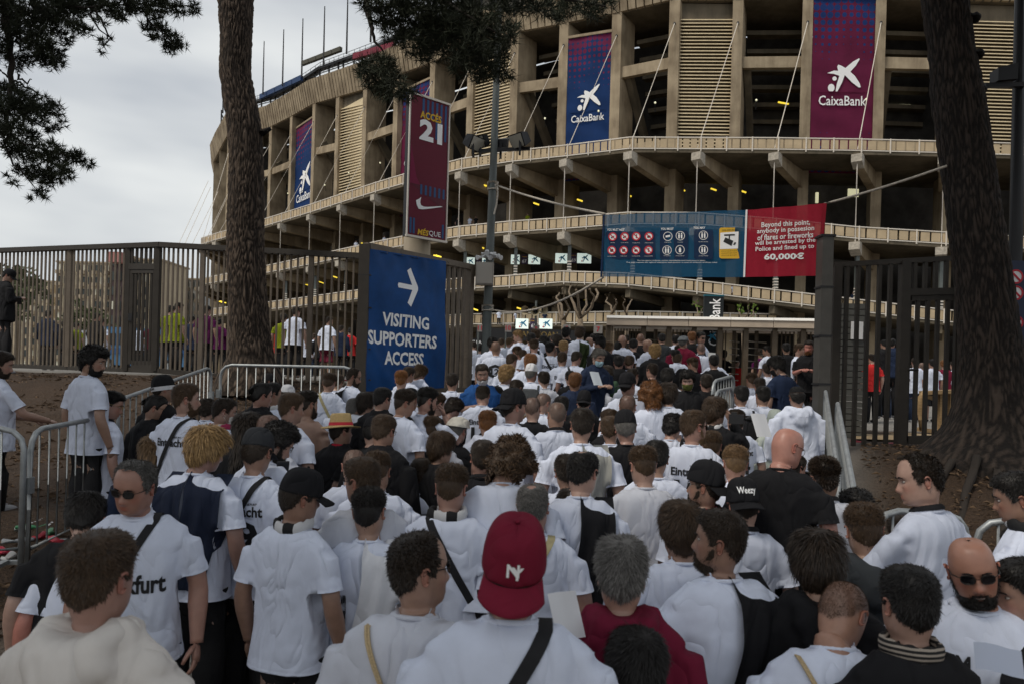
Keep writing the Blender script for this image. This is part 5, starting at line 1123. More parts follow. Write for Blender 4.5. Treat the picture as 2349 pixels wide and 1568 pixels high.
def head_grid(nt_, nzh, body=True, fat=0.0, jaw=0.0):
    th = np.linspace(0, 2 * np.pi, nt_, endpoint=False); th = th - .28 * np.sin(th)          # denser towards the face
    zt = np.interp(np.linspace(0, 1, nzh), np.linspace(0, 1, 23), SL[:23, 0])
    zs = np.concatenate([zt, SL[23:, 0]]) if body else zt
    fr, bk, hw = [np.interp(zs, SL[::-1, 0], SL[::-1, k]) for k in (1, 2, 3)]
    low = ss(-.02, -.1, zs); neck = ss(-.115, -.13, zs) * ss(-.25, -.19, zs)
    hw = hw * (1 + fat * (.10 * low * (zs > -.13) + .16 * neck)) * (1 + jaw * .08 * low * (zs > -.125)); bk = bk * (1 + fat * .16 * neck); fr = fr * (1 + fat * .2 * neck)
    S, C = np.sin(th)[None], np.cos(th)[None]; n_ = 2.35
    x = hw[:, None] * np.sign(S) * np.abs(S) ** (2 / n_); dep = np.where(C > 0, fr[:, None], -bk[:, None]); y = dep * np.sign(C) * np.abs(C) ** (2 / n_)
    z = np.repeat(zs[:, None], nt_, 1); f_ = (C > 0) * ss(0, .35, C); ax = np.abs(x)
    on = f_ * (z > -.125)
    prof = np.interp(z, [-.06, -.05, -.042, -.034, -.015, .004, .02], [0, .012, .022, .024, .014, .005, 0])
    wid = np.interp(z, [-.06, -.042, -.02, .02], [.017, .0165, .011, .009])
    y = y + on * prof * np.exp(-(ax / wid) ** 2.4)
    y = y - on * .011 * ga(ax, .031, .015) * ga(z, .006, .012)                             # eye sockets
    y = y + on * .0045 * ga(z, .026, .009) * ga(ax, .024, .026)                            # brow
    y = y + on * .004 * ga(ax, .042, .016) * ga(z, -.022, .016)                            # cheekbones
    y = y + on * (.0055 * ga(z, -.0645, .0055) + .006 * ga(z, -.0765, .0055) - .004 * ga(z, -.0705, .0025) - .004 * ga(z, -.088, .006)) * ga(ax, 0, .021)
    y = y + on * .006 * ga(z, -.103, .009) * ga(ax, 0, .018)                               # chin
    return x, y, z
def grid_faces(nr, nt_):
    i = np.arange(nr - 1)[:, None]; j = np.arange(nt_)[None]; jn = (j + 1) % nt_
    return np.stack(np.broadcast_arrays(i * nt_ + j, i * nt_ + jn, (i + 1) * nt_ + jn, (i + 1) * nt_ + j), -1).reshape(-1, 4)
# outward orientation: rings go from top to bottom, th from +Y towards +X
def ear(side):
    mb = MB(); pts = []
    for a in np.linspace(-2.6, 2.4, 11): pts.append(Vector((side * (.079 + .006 * math.sin(a) * .5 + .007 * (math.cos(a) < .2)), -.012 - .013 * math.cos(a) * (.8 + .4 * (math.sin(a) > 0)) , -.008 + .029 * math.sin(a))))
    mb.tube(pts, [.003, .0042, .0045, .0048, .0048, .0048, .005, .005, .0045, .004, .003], 5)
    mb.ball((side * .077, -.011, -.008), (.006, .012, .024), 8, 6); mb.ball((side * .0785, -.008, -.032), (.005, .007, .008), 6, 4)
    return np.array(mb.V), [tuple(f) for f in mb.F]
def finger_hand(side, curl, lod):
    """hand pointing along +Y, back of the hand +Z, thumb on the +X side times side; wrist at the origin"""
    mb = MB(); seg = 5
    mb.tube([(0, -.01, 0), (0, .02, 0), (0, .055, 0), (0, .085, -.003)], [.026, .034, .04, .036], 8)
    P = np.array(mb.V); P[:, 2] *= .42; mb.V = [tuple(p) for p in P]
    for k, (fx, ln, r) in enumerate(((.029, .07, .0088), (.0098, .08, .0092), (-.0095, .074, .0088), (-.028, .058, .0076))):
        p = Vector((fx, .08, -.002)); a = 0; pts = [Vector((fx * .9, .05, 0)), p.copy()]
        for s_, q in ((.45, .35), (.3, .5), (.25, .45)):
            a += curl * q * (1 + .12 * k); p = p + Vector((fx * .15 * s_, math.cos(a), -math.sin(a))) * ln * s_; pts.append(p.copy())
        mb.tube(pts, [r, r, r * .98, r * .88, r * .7], seg)
    b0 = Vector((.03, .018, -.006)); mb.tube([(.015, .005, -.002), b0, b0 + Vector((.022, .026, -.01 - .008 * curl)), b0 + Vector((.026, .052, -.018 - .018 * curl)), b0 + Vector((.022, .072, -.026 - .022 * curl))], [.013, .014, .0115, .01, .008], seg)
    V = np.array(mb.V); V[:, 0] *= side
    return V, [tuple(f) if side > 0 else tuple(reversed(f)) for f in mb.F]
POSES = {  # shoulder, elbow, wrist of the right side (+X), measured from the base of the neck
    'D': ((.195, -.015, -.085), (.25, -.035, -.35), (.265, .05, -.59)), 'F': ((.195, -.01, -.085), (.235, .0, -.34), (.085, .24, -.27)),
    'U': ((.19, .0, -.08), (.27, .19, -.235), (.10, .21, -.0)), 'R': ((.19, .0, -.085), (.28, .14, -.33), (.2, .37, -.39)),
    'H': ((.19, -.01, -.085), (.25, -.02, -.34), (.17, .2, -.42)), 'P': ((.19, .02, -.07), (.17, .27, -.16), (.05, .3, .06))}
def tube_np(pts, r, seg):
    mb = MB(); mb.tube(pts, r, seg); return np.array(mb.V), [tuple(f) for f in mb.F]
NB = Vector((0, -.015, -.155))
def shirt_proto(name, pose_r, pose_l, kind):
    """one garment, blended from torso and sleeve volumes into a single skin; origin at the head centre"""
    mb = MB(); rings = [(-.138, .064, .06, -.015), (-.158, .088, .074, -.018), (-.176, .125, .088, -.022), (-.212, .168, .104, -.022), (-.28, .187, .122, -.01), (-.4, .192, .13, 0), (-.52, .184, .128, .004), (-.64, .184, .128, .004), (-.76, .196, .138, 0), (-.86 if kind == 'hoodie' else -.9, .2, .142, -.004)] + ([(-.96, .2, .142, -.004)] if kind == 'tee' else [])
    seg = 28; base = len(mb.V)
    for z, a, b_, yc in rings:
        for k in range(seg):
            t_ = 2 * math.pi * k / seg; c_, s_ = math.cos(t_), math.sin(t_); e_x = 2 / 2.6
            mb.V.append((a * math.copysign(abs(c_) ** e_x, c_), yc + b_ * math.copysign(abs(s_) ** e_x, s_), z))
    for i in range(len(rings) - 1):
        for k in range(seg): mb.F.append((base + i * seg + k, base + (i + 1) * seg + k, base + (i + 1) * seg + (k + 1) % seg, base + i * seg + (k + 1) % seg))
    mb.F.append(tuple(range(base, base + seg))); mb.F.append(tuple(reversed(range(base + (len(rings) - 1) * seg, base + len(rings) * seg))))
    puff = .012 if kind in ('jacket', 'hoodie') else 0
    for side, po in ((1, pose_r), (-1, pose_l)):
        Sh, El, Wr = [Vector((p[0] * side, p[1], p[2])) + NB for p in POSES[po]]
        trap = [Vector((side * .03, -.034, -.144)), Vector((side * .09, -.03, -.182)), Sh + Vector((-side * .045, -.004, -.006)), Sh + Vector((-side * .01, 0, -.014))]; mb.tube(trap, [.05, .056, .06 + puff * .6, .06 + puff * .6], 12)
        mb.tube([Vector((side * .12, -.005, -.30)), Sh + Vector((-side * .02, 0, -.03))], [.085, .07], 12)
        if kind in ('tee', 'bare'):
            m1 = Sh.lerp(El, .3); m2 = Sh.lerp(El, .74)
            if kind == 'tee': mb.tube([Sh + Vector((-side * .012, 0, 0)), Sh.lerp(El, .15), m1, m2, El], [.05, .062, .061, .061, .062], 14)
            else: mb.tube([Sh, m1, El, El.lerp(Wr, .4), Wr], [.056, .05, .042, .042, .029], 12)
        elif kind in ('jacket', 'hoodie'):
            mb.tube([Sh + Vector((-side * .012, 0, 0)), Sh.lerp(El, .15), Sh.lerp(El, .5), El, El.lerp(Wr, .5), Wr.lerp(El, .06)], [.054, .07, .066, .06, .053, .044], 14)
    if kind == 'hoodie':
        for a in np.linspace(-1.9, 1.9, 13):
            mb.ball((math.sin(a) * .09, -.02 - .088 * math.cos(a), -.152 - .02 * math.cos(a)), (.036, .036, .04), 8, 6)
        mb.ball((0, -.13, -.2), (.12, .05, .07), 12, 8); mb.ball((0, -.15, -.27), (.085, .036, .075), 10, 6)
        for sd in (-1, 1): mb.tube([(sd * .075, .05, -.15), (sd * .1, -.03, -.13), (sd * .07, -.12, -.15), (sd * .02, -.165, -.24)], [.03, .036, .036, .03], 8)
    if kind == 'jacket':
        for a in np.linspace(-2.4, 2.4, 14): mb.ball((math.sin(a) * .072, -.018 - .07 * math.cos(a), -.135 - .01 * math.cos(a)), (.02, .02, .028), 8, 5)
    if kind == 'bare': mb.tube([(0, -.012, -.14), (0, -.015, -.2)], [.055, .075], 14)
    me = mb.mesh('p'); o = bpy.data.objects.new('p', me); COL.objects.link(o)
    r_ = o.modifiers.new('r', 'REMESH'); r_.mode = 'VOXEL'; r_.voxel_size = .0135; r_.use_smooth_shade = True
    s_ = o.modifiers.new('s', 'SMOOTH'); s_.iterations = 9; s_.factor = .6
    ev = o.evaluated_get(bpy.context.evaluated_depsgraph_get()); m2 = bpy.data.meshes.new_from_object(ev); bpy.data.objects.remove(o)
    n = len(m2.vertices); V = np.empty(n * 3, dtype=np.float32); m2.vertices.foreach_get('co', V); V = V.reshape(-1, 3); Nn = np.empty(n * 3, dtype=np.float32); m2.vertices.foreach_get('normal', Nn); Nn = Nn.reshape(-1, 3)
    fs_all = np.array([list(p.vertices) + [p.vertices[-1]] * (4 - len(p.vertices)) for p in m2.polygons])
    if kind == 'tee':   # open sleeve ends and bottom hem with straight edges
        kill = V[:, 2] < -.835
        for side, po in ((1, pose_r), (-1, pose_l)):
            Sh, El = [np.array(Vector((p[0] * side, p[1], p[2])) + NB) for p in POSES[po][:2]]; ax_ = El - Sh; l2 = ax_ @ ax_; t_ = ((V - Sh) @ ax_) / l2; near = np.linalg.norm(V - Sh - t_[:, None] * ax_, axis=1) < .1
            cut = near & (t_ > .74) & (V[:, 0] * side > .15); kill |= cut
            kf = kill[fs_all].any(1) & ~kill[fs_all].all(1); bv = np.unique(fs_all[kf]); bv = bv[near[bv] & (t_[bv] > .6)]; V[bv] += ((.74 - t_[bv])[:, None] * ax_).astype(np.float32)
        kf = kill[fs_all].any(1) & ~kill[fs_all].all(1); bv = np.unique(fs_all[kf]); bv = bv[V[bv, 2] < -.8]; V[bv, 2] = -.835
        m2.vertices.foreach_set('co', V.astype(np.float32).ravel()); bm_ = bmesh.new(); bm_.from_mesh(m2); bm_.verts.ensure_lookup_table()
        bmesh.ops.delete(bm_, geom=[bm_.verts[i] for i in np.nonzero(kill)[0] if all(kill[v.index] for f in bm_.verts[i].link_faces for v in f.verts)], context='VERTS'); 
        be = [e for e in bm_.edges if e.is_boundary]; bmesh.ops.recalc_face_normals(bm_, faces=bm_.faces[:]); cen_ = {}
        rr_ = bmesh.ops.extrude_edge_only(bm_, edges=be)
        for v_ in [g_ for g_ in rr_['geom'] if isinstance(g_, bmesh.types.BMVert)]:
            s__ = 1 if v_.co.x > 0 else -1
            if v_.co.z < -.8: v_.co = v_.co * 1.0 + Vector((-v_.co.x * .08, -v_.co.y * .1, .012))
            else:
                Sh, El = [Vector((p[0] * s__, p[1], p[2])) + NB for p in POSES[pose_r if s__ > 0 else pose_l][:2]]; c0 = Sh.lerp(El, .74); v_.co = v_.co + (c0 - v_.co) * .2 + (Sh - El).normalized() * .01
        bm_.to_mesh(m2); bm_.free()
        n = len(m2.vertices); V = np.empty(n * 3, dtype=np.float32); m2.vertices.foreach_get('co', V); V = V.reshape(-1, 3); Nn = np.empty(n * 3, dtype=np.float32); m2.vertices.foreach_get('normal', Nn); Nn = Nn.reshape(-1, 3)
    sd_ = random.uniform(0, 50)
    amp = {'tee': .0135, 'bare': .0015, 'jacket': .013, 'hoodie': .014}[kind]
    H = np.empty(n)
    for i in range(n):
        x, y, z = V[i]; p = Vector((x * 5 + z * 1.6 * (1 if x > 0 else -1), y * 4, z * 2.2 + sd_)); q = noise.noise(p) ; w_ = noise.noise(Vector((x * 11 + 3 * q, y * 8, z * 5 - sd_)))
        H[i] = (1 - abs(q) * 2.2) * .62 + (1 - abs(w_) * 2.4) * .38
    low = ss(-.25, -.6, V[:, 2]) * .6 + .55
    if kind == 'tee':
        ed = 1 - .85 * ss(-.78, -.82, V[:, 2])
        for side, po in ((1, pose_r), (-1, pose_l)):
            Sh, El = [np.array(Vector((p[0] * side, p[1], p[2])) + NB) for p in POSES[po][:2]]; ax_ = El - Sh; t_ = ((V - Sh) @ ax_) / (ax_ @ ax_); near = (np.linalg.norm(V - Sh - t_[:, None] * ax_, axis=1) < .1) & (V[:, 0] * side > .15); ed = ed * np.where(near, 1 - .9 * ss(.5, .68, t_), 1)
        low = low * ed
    V = V + Nn * (H * amp * low)[:, None]
    if kind == 'tee':   # collar ring
        mbc = MB(); pts = [Vector((math.cos(a) * .0655, -.014 + math.sin(a) * .064, -.15 - .009 * math.sin(a))) for a in np.linspace(0, 2 * math.pi, 25)]
        mbc.tube(pts, .0095, 6, False); fs = [tuple(p.vertices) for p in m2.polygons]; k = len(V); V = np.concatenate([V, np.array(mbc.V)]); fs += [tuple(i + k for i in f) for f in mbc.F]
        bpy.data.meshes.remove(m2); return mk(name, V, fs, None, True)
    m2.vertices.foreach_set('co', V.astype(np.float32).ravel()); m2.update(); m2.materials.clear(); m2.name = name
    m2.polygons.foreach_set('use_smooth', np.ones(len(m2.polygons), dtype=bool)); return m2
# ---- materials of people
def cloth_mat():
    m = mat('cotton', rough=.85, obj_color=True, noise_s=9, noise_a=.05, spec=.15); t = m.node_tree; N = t.nodes; b = N['Principled BSDF']
    c = N.new('ShaderNodeTexCoord'); oi = N.new('ShaderNodeObjectInfo'); ad = N.new('ShaderNodeVectorMath'); ad.operation = 'ADD'; mp = N.new('ShaderNodeMapping'); mp.inputs['Scale'].default_value = (9, 7, 4)
    t.links.new(c.outputs['Object'], ad.inputs[0]); t.links.new(oi.outputs['Random'], ad.inputs[1]); t.links.new(ad.outputs[0], mp.inputs['Vector'])
    n1 = N.new('ShaderNodeTexNoise'); n1.inputs['Scale'].default_value = .8; n1.inputs['Detail'].default_value = 2; n1.inputs['Roughness'].default_value = .45; n1.inputs['Distortion'].default_value = .7
    t.links.new(mp.outputs['Vector'], n1.inputs['Vector'])
    s1 = N.new('ShaderNodeMath'); s1.operation = 'MULTIPLY_ADD'; s1.inputs[1].default_value = 2; s1.inputs[2].default_value = -1; t.links.new(n1.outputs['Fac'], s1.inputs[0])
    s2 = N.new('ShaderNodeMath'); s2.operation = 'ABSOLUTE'; t.links.new(s1.outputs[0], s2.inputs[0]); s3 = N.new('ShaderNodeMath'); s3.operation = 'POWER'; s3.inputs[1].default_value = .85; t.links.new(s2.outputs[0], s3.inputs[0])
    n2 = N.new('ShaderNodeTexNoise'); n2.inputs['Scale'].default_value = 420; t.links.new(c.outputs['Object'], n2.inputs['Vector'])
    b1 = N.new('ShaderNodeBump'); b1.inputs['Strength'].default_value = .9; b1.inputs['Distance'].default_value = .03; t.links.new(s3.outputs[0], b1.inputs['Height'])
    b2 = N.new('ShaderNodeBump'); b2.inputs['Strength'].default_value = .25; b2.inputs['Distance'].default_value = .002; t.links.new(n2.outputs['Fac'], b2.inputs['Height']); t.links.new(b1.outputs['Normal'], b2.inputs['Normal']); t.links.new(b2.outputs['Normal'], b.inputs['Normal'])
    return m
M['cotton'] = cloth_mat()
def skin_mat():
    m = mat('skin', rough=.42, obj_color=True, spec=.5); t = m.node_tree; N = t.nodes; b = N['Principled BSDF']
    oi = N.new('ShaderNodeObjectInfo'); c = N.new('ShaderNodeTexCoord'); n = N.new('ShaderNodeTexNoise'); n.inputs['Scale'].default_value = 28; n.inputs['Detail'].default_value = 5; t.links.new(c.outputs['Object'], n.inputs['Vector'])
    r = N.new('ShaderNodeMapRange'); r.inputs['To Min'].default_value = .78; r.inputs['To Max'].default_value = 1.2; t.links.new(n.outputs['Fac'], r.inputs['Value'])
    v = N.new('ShaderNodeVectorMath'); v.operation = 'SCALE'; t.links.new(oi.outputs['Color'], v.inputs[0]); t.links.new(r.outputs['Result'], v.inputs['Scale'])
    def over(prev, attr, col, fac=1.0, mode='MIX'):
        a = N.new('ShaderNodeAttribute'); a.attribute_name = attr; mxx = N.new('ShaderNodeMixRGB'); mxx.blend_type = mode; mxx.inputs['Color2'].default_value = (*col, 1)
        ml = N.new('ShaderNodeMath'); ml.operation = 'MULTIPLY'; ml.inputs[1].default_value = fac; t.links.new(a.outputs['Fac'], ml.inputs[0]); t.links.new(ml.outputs[0], mxx.inputs['Fac']); t.links.new(prev, mxx.inputs['Color1']); return mxx.outputs['Color']
    col = over(v.outputs['Vector'], 'flush', (1.0, .58, .52), 1, 'MULTIPLY'); col = over(col, 'stubble', (.045, .03, .024), .72)
    t.links.new(col, b.inputs['Base Color']); b.inputs['Subsurface Weight'].default_value = .0
    n2 = N.new('ShaderNodeTexNoise'); n2.inputs['Scale'].default_value = 260; t.links.new(c.outputs['Object'], n2.inputs['Vector']); bn = N.new('ShaderNodeBump'); bn.inputs['Strength'].default_value = .15; bn.inputs['Distance'].default_value = .002; t.links.new(n2.outputs['Fac'], bn.inputs['Height']); t.links.new(bn.outputs['Normal'], b.inputs['Normal'])
    return m
M['skin'] = skin_mat()
def hair_mat():
    m = mat('hair', rough=.5, obj_color=True, spec=.3); t = m.node_tree; N = t.nodes; b = N['Principled BSDF']
    oi = N.new('ShaderNodeObjectInfo'); a = N.new('ShaderNodeAttribute'); a.attribute_name = 'shade'; v = N.new('ShaderNodeVectorMath'); v.operation = 'SCALE'
    t.links.new(oi.outputs['Color'], v.inputs[0]); t.links.new(a.outputs['Fac'], v.inputs['Scale']); t.links.new(v.outputs['Vector'], b.inputs['Base Color']); return m
M['hair'] = hair_mat()
M['denim'] = mat('trouser_cloth', rough=.9, obj_color=True, noise_s=12, noise_a=.12, bump=.3, bump_s=25)
M['lens'] = mat('dark_lens', (.008, .008, .01), .08, spec=.6); M['frame'] = mat('spectacle_frame', (.015, .012, .01), .35); M['gold'] = mat('gold_wire', (.5, .35, .12), .3, .8); M['clear'] = None
M['eye_white'] = mat('eye_white', (.4, .36, .33), .3); M['iris'] = mat('iris', (.03, .02, .012), .2)
M['strap'] = mat('webbing', rough=.8, obj_color=True, noise_s=40, noise_a=.15)
M['straw'] = mat('straw', (.62, .44, .2), .75, noise_s=90, noise_a=.25, bump=.6, bump_s=120, stretch=(1, 1, 3))
# ---- hair
HX, HY, HZ = head_grid(56, 46, body=False)
def hairline(az, style):   # az: 0 front .. pi back ; returns the lowest height with hair
    t_ = {'std': ([0, .55, .85, 1.15, 1.35, 1.6, 1.95, 2.3, 3.15], [.07, .072, .062, .03, -.012, .012, .012, -.04, -.075]), 'low': ([0, .55, .85, 1.15, 1.35, 1.6, 1.95, 2.3, 3.15], [.055, .058, .05, .01, -.03, -.02, -.03, -.07, -.105])}[style]
    return np.interp(az, *t_)
def scalp(style):
    az = np.abs(np.arctan2(HX, HY)); line = 'low' if style in ('medium', 'bowl', 'wavy', 'curly', 'bigcurl') else 'std'
    m_ = ss(-.006, .012, HZ - hairline(az, line))
    if style == 'balding': m_ = m_ * (1 - ga(np.hypot(HX / .05, (HY + .035) / .058), 0, .95) * 1.25 * (HZ > .05)).clip(0, 1); m_ = m_ * (1 - .75 * ss(.03, .06, HY) * (HZ > .05))
    if style == 'receding': m_ = m_ * (1 - ss(.012, .05, HY - .25 * (.03 - np.abs(HX)) + 0.0) * (HZ > .045)) ; m_ = m_ * (1 - .7 * ga(np.hypot(HX / .04, (HY + .05) / .04), 0, 1) * (HZ > .07))
    if style == 'capped': m_ = m_ * ss(.05, .035, HZ)
    if style == 'ring': m_ = m_ * ss(.085, .055, HZ - .01)
    return m_
def hair_mesh(style, n_bl=3000):
    m_ = scalp(style); top = ss(.02, .085, HZ); az = np.abs(np.arctan2(HX, HY))
    T_ = {'capped': (.01, .009), 'short': (.014, .0055), 'fade': (.017, .0022), 'buzz': (.0035, .003), 'balding': (.01, .0055), 'receding': (.011, .0055), 'ring': (.006, .006), 'medium': (.026, .017), 'bowl': (.024, .019), 'wavy': (.03, .022), 'curly': (.032, .023), 'bigcurl': (.055, .06), 'tied': (.012, .009), 'flattop': (.016, .002), 'long': (.022, .018), 'grey': (.022, .012)}[style]
    th_ = (T_[1] + (T_[0] - T_[1]) * top) * m_
    if style in ('fade', 'flattop'): th_ = th_ * (.12 + .88 * ss(.02, .06, HZ)) 
    P = np.stack([HX, HY, HZ], -1); D = np.stack([HX, HY, HZ * .9 + .01], -1); D /= np.linalg.norm(D, axis=-1)[..., None]
    nr, nt_ = HX.shape; nzv = np.zeros((nr, nt_)); fq = {'curly': 34, 'bigcurl': 26, 'wavy': 26, 'medium': 22, 'grey': 24}.get(style, 36); am = {'curly': .55, 'bigcurl': .6, 'wavy': .45, 'medium': .3, 'grey': .4}.get(style, .22)
    for i in range(nr):
        for j in range(nt_):
            if m_[i, j] > .01: nzv[i, j] = noise.noise(Vector(P[i, j]) * fq)
    S_ = P + D * (th_ * (1 + am * nzv) + .0012 * (m_ > .02))[..., None]
    S_[m_ < .02] -= D[m_ < .02] * .002
    Fq = grid_faces(nr, nt_); keep = m_.ravel()[Fq].max(1) > .02; Fq = Fq[keep]
    V = [S_.reshape(-1, 3)]; shade = [np.clip(.8 + .5 * nzv.ravel(), .4, 1.3)]; faces = [tuple(f) for f in Fq] if style != 'buzz' else []; nv = nr * nt_
    # strands
    Fm = Fq[m_.ravel()[Fq].mean(1) > (.35 if style not in ('balding', 'receding') else .15)]; Q = S_.reshape(-1, 3)
    a_, b_, c_ = Q[Fm[:, 0]], Q[Fm[:, 1]], Q[Fm[:, 2]]; ar = np.linalg.norm(np.cross(b_ - a_, c_ - a_), axis=1) + 1e-9
    if style in ('fade', 'flattop'): ar = ar * np.where(a_[:, 2] > .035, 1, .12)
    k = rng.choice(len(Fm), n_bl, p=ar / ar.sum()); u = rng.random((n_bl, 1)); w_ = rng.random((n_bl, 1)); d_ = Q[Fm[k, 3]]
    base = (a_[k] * (1 - u) + d_ * u) * (1 - w_) + (b_[k] * (1 - u) + Q[Fm[k, 2]] * u) * w_
    Nn = base / np.linalg.norm(base, axis=1)[:, None]
    wh = np.array([.012, -.055, .115]); fl = base - wh; fl -= Nn * (fl * Nn).sum(1)[:, None]; fl /= np.linalg.norm(fl, axis=1)[:, None] + 1e-6
    ln, wd_, kn, kr = {'short': (.017, .0011, .26, .26), 'capped': (.015, .0011, .2, .25), 'fade': (.018, .0011, .4, .3), 'buzz': (.0045, .0007, .9, .4), 'balding': (.016, .0013, .35, .35), 'receding': (.016, .0014, .4, .35), 'ring': (.009, .0013, .5, .4), 'medium': (.036, .0012, .07, .17), 'bowl': (.05, .0017, .07, .1), 'wavy': (.034, .0016, .25, .5), 'curly': (.017, .0018, .45, 1.0), 'bigcurl': (.024, .0022, .5, 1.1), 'tied': (.03, .0018, .08, .12), 'flattop': (.02, .0016, 1.1, .25), 'long': (.045, .0022, .12, .12), 'grey': (.028, .0012, .12, .34)}[style]
    if style == 'tied': fl = np.array([0, -.1, .03]) - base; fl -= Nn * (fl * Nn).sum(1)[:, None]; fl /= np.linalg.norm(fl, axis=1)[:, None] + 1e-6
    fly = (rng.random((n_bl, 1)) < .07) * 1.0; kn = kn * (1 + 1.1 * fly); dr = fl * .8 + Nn * kn + rng.normal(size=base.shape) * kr * .6; dr /= np.linalg.norm(dr, axis=1)[:, None]
    sd_ = np.cross(dr, Nn + rng.normal(size=base.shape) * .3); sd_ /= np.linalg.norm(sd_, axis=1)[:, None] + 1e-6
    l = ln * rng.uniform(.5, 1.25, (n_bl, 1)) * (1 + .3 * fly); b0 = base - Nn * .004
    mid = b0 + dr * l * .55 + Nn * l * .08; tip = b0 + dr * l - Nn * l * .06 * (style in ('bowl', 'long', 'tied', 'medium'))
    bv = np.stack([b0 - sd_ * wd_, b0 + sd_ * wd_, mid + sd_ * wd_ * .9, mid - sd_ * wd_ * .9, tip], 1).reshape(-1, 3); sh = np.repeat(np.clip(rng.normal(1, .32, n_bl), .35, 2.0), 5)
    o_ = nv + np.arange(n_bl) * 5; V.append(bv); shade.append(sh); nv += n_bl * 5
    qf = np.stack([o_, o_ + 1, o_ + 2, o_ + 3], 1); tf = np.stack([o_ + 3, o_ + 2, o_ + 4], 1)
    faces += [tuple(f) for f in qf] + [tuple(f) for f in tf]
    # long locks
    if style in ('long', 'bigcurl', 'tied'):
        nl = {'long': 520, 'bigcurl': 420, 'tied': 150}[style]; tot = {'long': .34, 'bigcurl': .2, 'tied': .0}[style]
        for i in range(nl):
            if style == 'tied':
                p = np.array([0, -.105, .035]) + rng.normal(size=3) * .008; dv = rng.normal(size=3); dv /= np.linalg.norm(dv); L_ = [p + dv * .034 * s_ + np.cross(dv, [0, 0, 1]) * .02 * math.sin(s_ * 3) for s_ in np.linspace(.2, 1.0, 5)]; w0 = .006
            else:
                az_ = rng.uniform(1.0, 2 * np.pi - 1.0); R0 = np.array([math.sin(az_) * (.084 + rng.uniform(0, .018)), math.cos(az_) * (.105 + rng.uniform(0, .016)), rng.uniform(.0, .06)]); L_ = []
                ll = tot * rng.uniform(.6, 1.05); ph = rng.uniform(0, 6)
                for s_ in np.linspace(0, 1, 8):
                    q = R0.copy(); q[2] -= ll * s_; sc_ = 1 - .22 * ss(.1, .6, s_) + .14 * ss(.6, 1, s_)
                    q[0] *= sc_; q[1] = q[1] * sc_ - .03 * s_
                    if style == 'bigcurl': q += np.array([math.sin(ph + s_ * 16), math.cos(ph + s_ * 16), 0]) * .014
                    else: q += np.array([math.sin(ph + s_ * 4), math.cos(ph + s_ * 5), 0]) * .004
                    L_.append(q)
                w0 = .0055 if style == 'long' else .005
            sdv = np.cross(L_[-1] - L_[0], R0 if style != 'tied' else dv + .3); sdv = sdv / (np.linalg.norm(sdv) + 1e-6); sdv = np.array([sdv[0], sdv[1], 0]) if style != 'tied' else sdv
            n_ = len(L_); vv = []
            for j, q in enumerate(L_): ww = w0 * (1 - .6 * j / n_); vv += [q - sdv * ww, q + sdv * ww]
            V.append(np.array(vv)); shade.append(np.full(2 * n_, float(np.clip(rng.normal(1, .3), .4, 1.9)))); faces += [(nv + 2 * j, nv + 2 * j + 1, nv + 2 * j + 3, nv + 2 * j + 2) for j in range(n_ - 1)]; nv += 2 * n_
    return mk('hair', np.concatenate(V), faces, M['hair'], True, {'shade': np.concatenate(shade)})
def beard_mesh(kind):
    x, y, z = HX, HY, HZ; az = np.abs(np.arctan2(x, y)); ax = np.abs(x)
    if kind == 'full': ln_ = np.interp(az, [0, .28, .42, .8, 1.05, 1.3, 1.5], [-.049, -.051, -.068, -.07, -.05, -.018, .005]); m_ = ss(0, -.013, z - ln_) * ss(1.6, 1.38, az) * ss(-.135, -.118, z); m_ = m_ * (1 - ga(z, -.0705, .0085) * ga(ax, 0, .021))
    else: m_ = ss(.034, .026, ax) * ss(-.052, -.058, z) * ss(-.135, -.118, z) * (y > .02); m_ = m_ * (1 - ga(z, -.0705, .007) * ga(ax, 0, .016))
    P = np.stack([x, y, z], -1); D = np.stack([x, np.maximum(y, .02), z * .5 - .01], -1); D /= np.linalg.norm(D, axis=-1)[..., None]; t_ = .0035 if kind == 'full' else .02
    S_ = P + D * (t_ * m_ * (1 + 1.2 * ss(-.08, -.115, z)))[..., None]; S_[m_ < .03] -= D[m_ < .03] * .003
    nr, nt_ = x.shape; Fq = grid_faces(nr, nt_); Fq = Fq[m_.ravel()[Fq].max(1) > .05]; Q = S_.reshape(-1, 3); Fm = Fq[m_.ravel()[Fq].mean(1) > .12]; Fq = Fq[m_.ravel()[Fq].mean(1) > .45]; n = 2600
    k = rng.integers(0, len(Fm), n); base = Q[Fm[k, 0]] * .5 + Q[Fm[k, 2]] * .5 + rng.normal(size=(n, 3)) * .003; dr = D.reshape(-1, 3)[Fm[k, 0]] * .5 + np.array([0, .1, -.8]) + rng.normal(size=(n, 3)) * .3; dr /= np.linalg.norm(dr, axis=1)[:, None]; sd_ = np.cross(dr, rng.normal(size=(n, 3))); sd_ /= np.linalg.norm(sd_, axis=1)[:, None]
    bv = np.stack([base - sd_ * .0009, base + sd_ * .0009, base + dr * .012], 1).reshape(-1, 3); nv = nr * nt_
    faces = [tuple(f) for f in Fq] + [(nv + 3 * i, nv + 3 * i + 1, nv + 3 * i + 2) for i in range(n)]
    return mk('beard', np.concatenate([Q, bv]), faces, M['hair'], True, {'shade': np.concatenate([np.full(nv, .9), np.repeat(np.clip(rng.normal(1, .3, n), .4, 1.8), 3)])})
HAIR = {}
def hair(style):
    if style not in HAIR: HAIR[style] = hair_mesh(style, {'long': 3500, 'buzz': 6500, 'capped': 2600, 'bowl': 6500, 'curly': 7000, 'medium': 7000, 'grey': 8000, 'bigcurl': 5500, 'wavy': 5500}.get(style, 5500))
    return HAIR[style]
